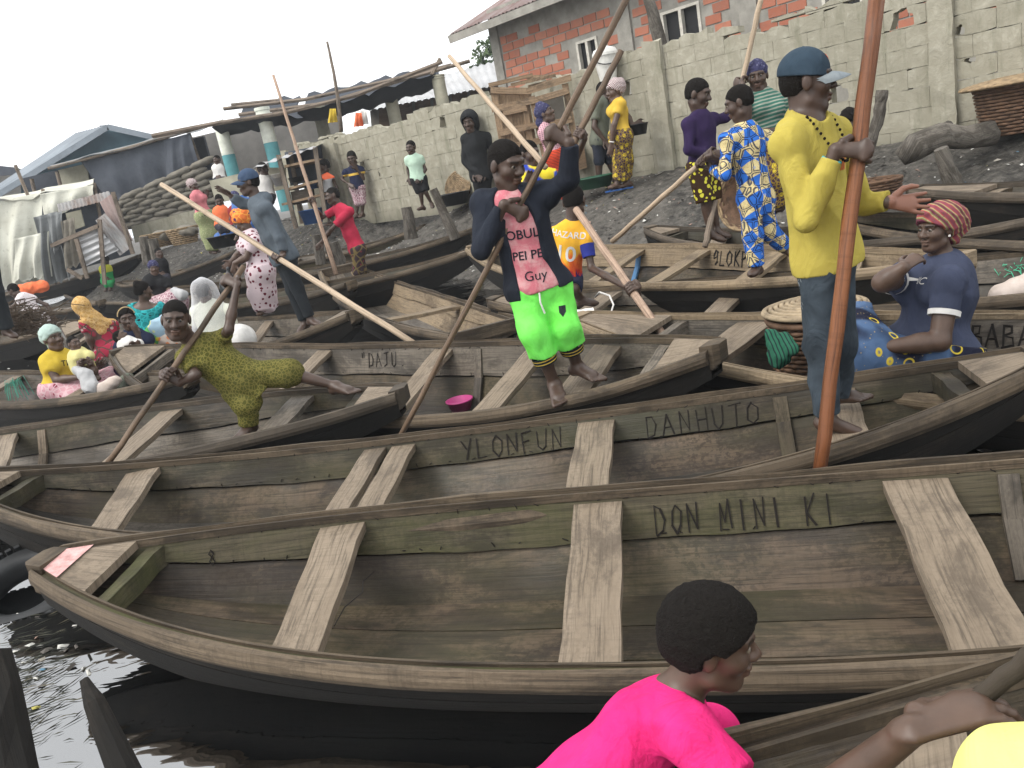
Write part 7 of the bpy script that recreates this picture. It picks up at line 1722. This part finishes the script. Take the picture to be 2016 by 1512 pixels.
for i, (a, b) in enumerate((((962, 168), (1048, 148)), ((1006, 168), (1094, 148)), ((1040, 172), (1124, 150)), ((984, 176), (1040, 178)), ((1036, 152), (1110, 150)))): cb('roof_slat', a, b, .1 + .15 * i, .06, .04)
for i in range(5): x = 978 + i * 13; cb('board', (x, 186 - i), (x + 24, 340 - i * 4), .06, .16, .02)
slab('board', [PY(980, 188, Yc + .1), PY(1044, 184, Yc + .1), PY(1050, 196, Yc + .1), PY(984, 216, Yc + .1)], .02, M['crate_wood'], g, (0, 1, 0)); slab('dark_panel', [PY(1052, 198, Yc + .3), PY(1112, 180, Yc + .3), PY(1130, 250, Yc + .3), PY(1066, 268, Yc + .3)], .02, M['cement_dark'], g, (0, 1, 0)); slab('lower_box', [PY(1124, 300, Yc - .2), PY(1150, 290, Yc - .2), PY(1156, 330, Yc - .2), PY(1128, 338, Yc - .2)], .4, M['crate_wood'], g, (0, 1, 0))

# ------------------------------------------------------------------ baskets
M['wicker'] = plain('wicker', (.3, .215, .125), .75, .25, .3, 14); M['wicker_brown'] = plain('wicker_brown', (.13, .075, .045), .7, .25, .3, 14); M['wicker_pale'] = plain('wicker_pale', (.32, .25, .165), .8, .2, .25, 14)
def ringpts(c, Rm, r, z, n, wv=0, ph=0, k=12): return [np.array(c) + Rm @ np.array([(r + wv * math.cos(k * a + ph)) * math.cos(a), (r + wv * math.cos(k * a + ph)) * math.sin(a), z]) for a in np.linspace(0, 2 * math.pi, n)]
def basket(label, c, rb, rt, h, mat='wicker', Rm=None, rows=12, n=40, lid=None, name='basket', group=None, k=14):
    Rm = np.eye(3) if Rm is None else np.array(Rm); g = thing(name, label, name, c, group); mb = MB()
    for i in range(rows):
        f = (i + .5) / rows; r = rb + (rt - rb) * f ** .7; mb.tube(ringpts(c, Rm, r, f * h, n, h / rows * .32, math.pi * (i % 2), k), h / rows * .52, 5, False)
    o = mb.build('woven_side', M[mat], g, True); o['kind'] = 'stuff'
    mb = MB(); mb.lathe(c, [(0, .01), (rb, .01), (rt * .985, h * .97), (rt * .96, h * .97), (rb * .96, .03), (0, .03)], 24, Rm); mb.build('lining', M['wicker_brown'], g, True)
    mb = MB(); mb.tube(ringpts(c, Rm, rt * 1.02, h, n), max(.014, h * .045), 6, False); mb.build('rim', M[mat], g, True)
    if lid:
        zl, rl, ml = lid; L = MB(); nr = 9
        for i in range(nr): L.tube(ringpts(c, Rm, rl * (i + .6) / nr, zl + .05 * (1 - ((i + .6) / nr) ** 2), 44, rl / nr * .14, math.pi * (i % 2), max(6, int(5 + i * 2.6))), rl / nr * .5, 5, False)
        o = L.build('woven_lid', M[ml], g, True); o['kind'] = 'stuff'
        L = MB(); L.lathe(c, [(0, zl + .044), (rl * .6, zl + .028), (rl, zl - .004), (rl, zl - .012), (0, zl - .01)], 30, Rm); L.build('lid_base', M[ml], g, True)
        L = MB(); L.tube(ringpts(c, Rm, rl, zl, 44), .014, 6, False); L.build('lid_rim', M[ml], g, True)
    return g
bc_ = PZ(1606, 640, .52); bc_[2] = .08; basket('lidded wicker basket standing in the boat beside the seated woman', bc_, .23, .27, .5, 'wicker_brown', rows=17, n=56, lid=(.55, .3, 'wicker_pale'), k=20)
tag(sdf_mesh('cloth_bundle', [Prim('c', PY(1520, 660, 4.5), PY(1535, 705, 4.4), .045, .06, None, 1, .04), Prim('c', PY(1545, 665, 4.45), PY(1560, 690, 4.35), .04, .04, None, 1, .03)], pattern('cloth_green', lambda t, co: t.mix(t.ramp(t.wave(co, 16, 1), [(.7, 0), (.8, 1)]), (.02, .1, .06), (.01, .02, .02))), None, .01, post=lambda D, ax: near(D, ax, .05, lambda P, d: d + wrinkle(P, .01, 40, 1))), 'green striped cloth hanging out of the lidded basket', 'cloth')
bb = PY(1995, 262, 8.9); basket('big brown basket on the mud at the right edge', bb, .26, .36, .5, 'wicker_brown', rows=14, n=48, lid=(.53, .5, 'wicker'))
basket('basket lying on its side behind the boy in blue print', PY(1500, 395, 8.4), .22, .32, .3, 'wicker', Rm=frame_z((-.75, -.5, .25)), rows=10)
basket('low basket on the mud behind the man in yellow', PY(1722, 398, 7.6), .2, .24, .2, 'wicker_brown', rows=8)
basket('tan basket heaped with sacks on the left bank', PY(318, 486, 21.5), .28, .42, .36, 'wicker', rows=8, n=32); basket('tan basket beside the woman in pink polo', PY(366, 480, 21.2), .26, .38, .4, 'wicker', rows=8, n=32)
for px, py, Y_, l in ((318, 462, 21.4, 'grey sacking heaped in the first tan basket on the left bank'), (366, 452, 21.1, 'grey sacking heaped in the tan basket beside the woman in pink polo')): tag(sdf_mesh('sack_bundle', [Prim('e', PY(px, py + 4, Y_), None, np.array([.32, .3, .16]), None, None, 1, .05)], M['sacking'], None, .03, post=lambda D, ax: near(D, ax, .08, lambda P, d: d + wrinkle(P, .03, 12, 1))), l, 'sack')
g = thing('woven_tray', 'round woven tray leaning against the block wall', 'tray', PY(900, 400, 16.6)); Rt = frame_z((-.55, -.75, .35)); ct = PY(902, 368, 16.6); mb = MB()
for i in range(9): mb.tube(ringpts(ct, Rt, .33 * (i + .6) / 9, .02 * (i / 9) ** 2, 40, .005, math.pi * (i % 2), 8 + 2 * i), .018, 5, False)
mb.build('woven_face', M['wicker'], g, True)['kind'] = 'stuff'; mb = MB(); mb.lathe(ct, [(0, -.01), (.33, .01), (.33, -.01), (0, -.025)], 24, Rt); mb.build('tray_base', M['wicker_brown'], g, True)
pot('wide black basin beside the woven tray', 893, 404, 16.2, .36, .22, 'black_plastic', 'basin'); pot('dark green basin behind the bucket man', 1170, 370, 12.9, .34, .16, 'green_plastic', 'basin'); pot('black bowl held behind the woman in yellow top', 1256, 266, 12.55, .17, .15, 'black_plastic', 'bowl'); pot('black basin filled with blue cloth by the woman in pink polo', 446, 486, 17.2, .34, .24, 'black_plastic', 'basin')
tag(sdf_mesh('cloth_bundle', [Prim('e', PY(446, 462, 17.2), None, np.array([.26, .24, .1]), None, None, 1, .03)], M['blue_plastic'], None, .025, post=lambda D, ax: near(D, ax, .06, lambda P, d: d + wrinkle(P, .02, 20, 1))), 'blue cloth piled in the black basin', 'cloth')
pot('blue plastic drum behind the woman in the print dress', 500, 470, 12.6, .2, .62, 'blue_plastic', 'drum', prof=[(0, 0), (.19, 0), (.2, .03), (.2, .2), (.21, .21), (.21, .24), (.2, .25), (.2, .44), (.21, .45), (.21, .48), (.2, .5), (.18, .6), (.06, .62), (.06, .66), (0, .66)])
# bucket on the man's head
ck = PY(1198, 158, 13.3); g = thing('bucket', 'white plastic bucket carried on the head of the man in olive', 'bucket', ck); mb = MB(); mb.lathe(ck, [(0, 0), (.13, 0), (.185, .36), (.2, .36), (.2, .4), (.17, .46), (.06, .5), (0, .5)], 24); mb.build('pail', M['bucket_white'], g); mb = MB(); mb.tube([ck + np.array([.2 * math.cos(a), -.03 - .17 * math.sin(a), .36 - .14 * math.sin(a)]) for a in np.linspace(0, math.pi, 14)], .009, 5); mb.build('handle', M['black_plastic'], g, True)
_q = PZ(908, 806, .1); pot('pink plastic bowl lying in the boat of the man in lime shorts', 908, 806, _q[1], .1, .07, 'pink_plastic', 'bowl')
# stumps, posts, log
def post(label, a, b, Y, r0, r1, Y2=None, mat='bark', nm='mooring_post', pts=None, cat='post', rough=.07):
    P = [PY(*a, Y), *[PY(*q) for q in (pts or [])], PY(*b, Y2 or Y)]; n = len(P); P2 = []
    for i in range(n - 1): P2 += [P[i] + (P[i + 1] - P[i]) * t_ for t_ in np.linspace(0, 1, 4, endpoint=False)]
    P2.append(P[-1]); rd = np.interp(np.linspace(0, 1, len(P2)), [0, 1], [r0, r1]); mb = MB(); mb.tube(P2, rd, 9, rough=rough); return tag(mb.build(nm, M[mat], None, False), label, cat, 'mooring posts in the mud' if nm == 'mooring_post' else None)
post('leaning weathered post in front of the black basin', (853, 372), (896, 470), 14.6, .07, .1); post('short forked stump below the boy in pale green shirt', (800, 408), (810, 470), 15.4, .1, .13); post('stump beside the stern of the red jersey man', (622, 462), (632, 520), 15, .08, .1); post('thick stump behind the red jersey man', (652, 478), (668, 525), 15.2, .14, .15)
post('left of two posts standing by the scrap shack', (282, 466), (292, 520), 21, .12, .14); post('right of two posts standing by the scrap shack', (300, 470), (312, 520), 20.8, .12, .14); post('stump leaning in the mud below the log', (1852, 292), (1880, 372), 8.2, .07, .1); post('knobbly grey post behind the thick orange pole', (1738, 178), (1712, 290), 8.1, .055, .05, pts=[(1730, 228, 8.1)], rough=.12)
post('dark pointed stake rising from the water in the bottom left corner', (166, 1338), (275, 1590), 1.98, .012, .045, Y2=1.75, mat='hull_out', pts=[(186, 1385, 1.93)], nm='pointed_stake', cat='stake', rough=.05); post('broad dark stake at the left edge of the water', (-20, 1290), (30, 1600), 2.0, .05, .075, Y2=1.75, mat='hull_out', nm='broad_stake', cat='stake')
mb = MB(); mb.tube([PY(1772, 312, 8.6), PY(1800, 292, 8.55), PY(1850, 268, 8.6), PY(1900, 272, 8.7), PY(1950, 262, 8.75)], [.09, .14, .13, .12, .14], 12, rough=.06); mb.tube([PY(1850, 268, 8.6), PY(1868, 245, 8.7)], [.09, .05], 8); tag(mb.build('log', M['bark'], None, True), 'crooked grey tree log lying on the mud by the wall', 'log')
# tyre fender at the nearest bow
ty = PZ(58, 1168, WZ + .02); Rm = frame_z((.1, -.35, .9)); g = thing('tyre', 'old tyre half sunk in the water below the nearest bow', 'tyre', ty); mb = MB(); n = 40; V = []; kk = 10
for i in range(n):
    a = 2 * math.pi * i / n
    for j in range(kk): b = 2 * math.pi * j / kk; r_ = .24 + .065 * math.copysign(abs(math.cos(b)) ** .6, math.cos(b)); V.append(ty + Rm @ np.array([r_ * math.cos(a), r_ * math.sin(a), .08 * math.copysign(abs(math.sin(b)) ** .6, math.sin(b))]))
M['rubber'] = plain('rubber', (.02, .021, .022), .55, .4); mesh('carcass', V, [(i * kk + j, ((i + 1) % n) * kk + j, ((i + 1) % n) * kk + (j + 1) % kk, i * kk + (j + 1) % kk) for i in range(n) for j in range(kk)], M['rubber'], g, smooth=True)
mb = MB()
for i in range(44):
    a = 2 * math.pi * i / 44
    for z_, da in ((.05, .03), (-.05, -.03)): mb.box(ty + Rm @ np.array([.304 * math.cos(a + da), .304 * math.sin(a + da), z_]), (.02, .028, .075), Rm @ rotz(a + da * 6))
mb.build('tread', M['rubber'], g)['kind'] = 'stuff'
# litter on the mud and floating weed and scraps
t = NT('litter', .8, .2); rp = t.node('ShaderNodeNewGeometry').outputs['Random Per Island']; t.color(t.ramp(rp, [(0, (.5, .49, .45)), (.22, (.28, .26, .22)), (.4, (.1, .09, .08)), (.66, (.05, .045, .04)), (.86, (.3, .2, .16)), (.93, (.1, .2, .28)), (.97, (.4, .36, .1))], 'CONSTANT')); M['litter'] = t.m
V = []; Fc = []
def scrap(p, s_):
    k = len(V); a = R.uniform(0, 6.28); u = np.array([math.cos(a), math.sin(a), NR.normal() * .25]) * s_; v = np.array([-math.sin(a), math.cos(a), NR.normal() * .25]) * s_ * R.uniform(.3, .9); z_ = np.array([0, 0, R.uniform(.2, .6) * s_])
    V.extend([p - u - v, p + u - v * .8, p + u * .9 + v, p - u * 1.1 + v * .7, p + z_]); Fc.extend([(k, k + 1, k + 4), (k + 1, k + 2, k + 4), (k + 2, k + 3, k + 4), (k + 3, k, k + 4)])
for i in range(9500):
    u_ = R.uniform(-9, 17.5); d_ = R.uniform(.05, 5.5) if u_ > 0 else R.uniform(-4, 5); p = W0 + WD * u_ + WNRM * d_; z_ = float(ground_z(p[0], p[1]))
    if z_ < WZ + .04: continue
    cl = math.sin(p[0] * 1.3 + math.sin(p[1] * 1.1)) * math.sin(p[1] * 1.7); s_ = R.uniform(.008, .032) * (1.6 if R.random() < .05 else 1)
    if cl < -.2 and R.random() < .6: continue
    scrap(np.array([p[0], p[1], z_ + .004]), s_)
tag(mesh('litter', V, Fc, M['litter']), 'scraps of paper and plastic trodden into the mud', 'litter', kind='stuff')
V = []; Fc = []
t = NT('weed', .7, .2); t.color(t.ramp(t.node('ShaderNodeNewGeometry').outputs['Random Per Island'], [(0, (.02, .022, .016)), (.5, (.05, .05, .035)), (.8, (.1, .09, .06)), (.95, (.2, .2, .18))], 'CONSTANT')); M['weed'] = t.m
for i in range(260):
    px, py = R.gauss(65, 50), R.gauss(1330, 65)
    if py < 1205: continue
    p = PZ(px, py, WZ + .004); a = R.uniform(-.3, 1.3); L_ = R.uniform(.015, .07); k = len(V); d_ = np.array([math.cos(a), math.sin(a), 0]) * L_; n_ = np.array([-math.sin(a), math.cos(a), 0]) * R.uniform(.0006, .002); c_ = n_ * R.uniform(-4, 4)
    V.extend([p - d_, p + c_ + n_ + [0, 0, .004], p + d_, p + c_ - n_]); Fc.append((k, k + 1, k + 2, k + 3))
tag(mesh('floating_weed', V, Fc, M['weed']), 'thin dark weed and straw floating on the water', 'weed', kind='stuff')
V = []; Fc = []
for i in range(150):
    px, py = R.choice([(R.gauss(80, 60), R.gauss(1290, 50)), (R.uniform(150, 950), R.uniform(640, 690)), (R.uniform(0, 160), R.uniform(690, 745)), (R.uniform(1720, 1990), R.uniform(870, 900)), (R.uniform(0, 200), R.uniform(800, 830))]); p = PZ(px, py, WZ + .004); scrap(p, R.uniform(.008, .025))
tag(mesh('floating_scraps', V, Fc, M['litter']), 'small scraps of plastic floating between the boats', 'litter', kind='stuff')
# small things
mb = MB()
for i in range(26): a = R.uniform(0, 6.28); p = PZ(28, 757, .42) + NR.normal(size=3) * .02; mb.tube([p, p + np.array([math.cos(a) * .07, math.sin(a) * .07, .05]), p + np.array([math.cos(a) * .12, math.sin(a) * .1, -.1 - R.random() * .12])], .003, 4)
fabric('rope_green', (.1, .35, .26)); o = tag(mb.build('rope', M['rope_green']), 'frayed green rope tied to the thwart at the left edge', 'rope'); o['kind'] = 'stuff'
mb = MB()
for i in range(60): p = PY(2005, 532, 5.9) + NR.normal(size=3) * np.array([.04, .06, .03]); a = NR.normal(size=3) * .022; mb.tube([p - a, p + NR.normal(size=3) * .02, p + a], .003, 4)
fabric('net_green', (.1, .5, .3)); o = tag(mb.build('net', M['net_green']), 'bright green netting on the sack at the right edge', 'net'); o['kind'] = 'stuff'
tag(sdf_mesh('sack', [Prim('c', PY(1975, 585, 5.6), PY(2050, 560, 5.6), .1, .13, None, 1, .05)], M['pale_bundle'], None, .014, post=lambda D, ax: near(D, ax, .05, lambda P, d: d + wrinkle(P, .01, 24, 1))), 'pale sack under the green netting at the right edge', 'sack')
mb = MB()
for i in range(420): p = PY(R.gauss(50, 26), 642 + R.gauss(0, 8), 10.0) + np.array([0, R.gauss(0, .2), abs(R.gauss(0, .09))]); a = NR.normal(size=3) * np.array([.09, .09, .03]); mb.tube([p - a, p + NR.normal(size=3) * .04, p + a], .005, 4)
fabric('net_brown', (.1, .075, .055)); o = tag(mb.build('fishing_net', M['net_brown']), 'heap of brown fishing net in the boat at the left edge', 'net'); o['kind'] = 'stuff'
tag(sdf_mesh('plastic_bag', [Prim('e', PY(452, 565, 10.1), None, np.array([.12, .12, .14]), None, None, 1, .03), Prim('c', PY(452, 552, 10.1), PY(449, 528, 10.1), .05, .025, None, 1, .05)], M['black_plastic'], None, .014, post=lambda D, ax: near(D, ax, .05, lambda P, d: d + wrinkle(P, .012, 26, 1))), 'black plastic bag held by the woman in the print dress', 'bag')
bt = PV(1349, 108, W0, W0 + WD); mb = MB(); mb.lathe(bt, [(0, 0), (.035, 0), (.037, .1), (.034, .15), (.013, .19), (.014, .22), (0, .22)], 12); t = NT('pet', .1, .5); t.color((.25, .42, .6)); M['pet'] = t.m; tag(mb.build('plastic_bottle', M['pet'], None, True), 'small blue plastic bottle on top of the wall', 'bottle')
tag(sheet('white_cloth', [PZ(1120, 612, .62), PZ(1168, 606, .62), PZ(1175, 628, .56), PZ(1128, 632, .56)], M['white_cloth'], None, 10, 6, .01, th=.005), 'white rag lying on the bow beside the HAZARD boy', 'rag')
mb = MB(); mb.tube([PZ(1172, 585, .55), PZ(1180, 575, .62), PZ(1200, 582, .6), PZ(1208, 600, .55), PZ(1202, 618, .5)], .008, 6); tag(mb.build('cord', M['white_cloth'], None, True), 'loop of white cord on the bow beside the HAZARD boy', 'cord')
for px, py, Y_, c_, l in ((706, 236, 22.6, 'orange_cloth', 'orange cloth hung behind the top of the wall'), (716, 232, 22.8, 'white_cloth', 'white cloth hung behind the top of the wall'), (655, 228, 22.4, 'yellow_tee', 'yellow cloth tied to the thin bare pole')): tag(sheet('hung_cloth', [PY(px - 6, py - 14, Y_), PY(px + 6, py - 14, Y_), PY(px + 10, py + 12, Y_), PY(px - 10, py + 14, Y_)], M[c_], None, 8, 8, .04), l, 'cloth')
tag(sdf_mesh('orange_bundle', [Prim('c', PY(42, 572, 19), PY(84, 563, 19), .14, .14, None, 1, .05)], M['orange_cloth'], None, .025, post=lambda D, ax: near(D, ax, .08, lambda P, d: d + wrinkle(P, .03, 20, 1))), 'orange bundle lying in the far boats at the left edge', 'bundle')
colr = ['print_teal', 'blue_plastic', 'green_plastic', 'lemon_shirt', 'white_cloth']
for i, (px, py, l) in enumerate(((318, 648, 'pale blue plastic bag of goods behind the olive boy'), (332, 668, 'orange and white bag beside the olive boy'), (305, 665, 'green and yellow bag behind the woman with the hairband'))): tag(sdf_mesh('carrier_bag', [Prim('e', PY(px, py, 9.8), None, np.array([.16, .13, .15]), None, None, 1, .03), Prim('c', PY(px, py - 6, 9.8), PY(px + 3, py - 26, 9.8), .06, .02, None, 1, .05)], pattern(f'bag_print_{i}', prt(((.35, .5, .6), (.6, .5, .42), (.1, .35, .1))[i], ((.6, .65, .3), (.7, .25, .1), (.6, .5, .05))[i], None, 9)), None, .014, post=lambda D, ax: near(D, ax, .05, lambda P, d: d + wrinkle(P, .014, 24, 1))), l, 'bag')
b10.rib(b10.tz(1268, 482, 1), 'rail'); M['blue_paint'] = plain('blue_paint', (.08, .2, .38), .7)
q_ = [o for o in b10.o.children if o.name.startswith('rib')][-1]; q_.data.materials.clear(); q_.data.materials.append(M['blue_paint'])
tp = b1.sec(0.0, 1, 0); M['pink_paint'] = plain('pink_paint', (.6, .34, .32), .8, .2, .2, 30)
ts_ = np.linspace(.0, .028, 4); L_ = b1.sec(ts_, 1, 0) + [0, 0, .0205]; R2 = b1.sec(ts_, -1, 0) + [0, 0, .0205]; mesh('pink_paint_patch', np.concatenate([L_, R2]), [(i, i + 1, 5 + i, 4 + i) for i in range(3)], M['pink_paint'], b1.o)

# ------------------------------------------------------------------ smoky damp air
hz = bpy.data.materials.new('haze'); hz.use_nodes = True; hz.node_tree.nodes.clear(); vo = hz.node_tree.nodes.new('ShaderNodeVolumePrincipled'); ou = hz.node_tree.nodes.new('ShaderNodeOutputMaterial'); hz.node_tree.links.new(vo.outputs[0], ou.inputs['Volume'])
vo.inputs['Color'].default_value = (.86, .9, .95, 1); vo.inputs['Density'].default_value = .0014
V = [(x, y, z) for x in (-405, 405) for y in (-105, 605) for z in (-2, 13)]
tag(mesh('haze', V, [(0, 1, 3, 2), (4, 6, 7, 5), (0, 4, 5, 1), (2, 3, 7, 6), (0, 2, 6, 4), (1, 5, 7, 3)], hz), kind='stuff')

mb = MB(); F0 = lambda t_: b1.sec(t_, -1, 2) + np.array([0, 0, .008]) + np.r_[b1.n, 0] * .06
tt = [b1.tz(x, 1316, -1) for x in (820, 860, 900, 930, 960, 1010)]; mb.tube([F0(a) + np.array([0, 0, .02 * (i % 2)]) + np.r_[b1.n, 0] * .03 * math.sin(i * 2) for i, a in enumerate(tt)], .007, 5); tag(mb.build('plastic_strip', M['white_cloth'], None, True), 'thin white plastic strip lying on the floor of the nearest boat', 'strip')
mb = MB(); a = b1.sec(b1.tz(690, 1015, 1), 1, 0); th_ = [o for o in b1.o.children if o.name.startswith('thwart')][0]
c0 = np.array(b1.sec(b1.tz(600, 1310, -1), -1, 0)) + np.r_[b1.n, 0] * .22 - [0, 0, .03]; mb.tube([c0, c0 + np.r_[b1.n, 0] * .1 + [0, 0, .015], c0 + np.r_[b1.n, 0] * .22 + [.02, 0, .004], c0 + np.r_[b1.n, 0] * .3 + [-.01, 0, .01], c0 + np.r_[b1.n, 0] * .33 + [.03, 0, .03]], .0025, 5); tag(mb.build('wire', M['ink'], None), 'bent rusty wire twisted on the first seat board of the nearest boat', 'wire')
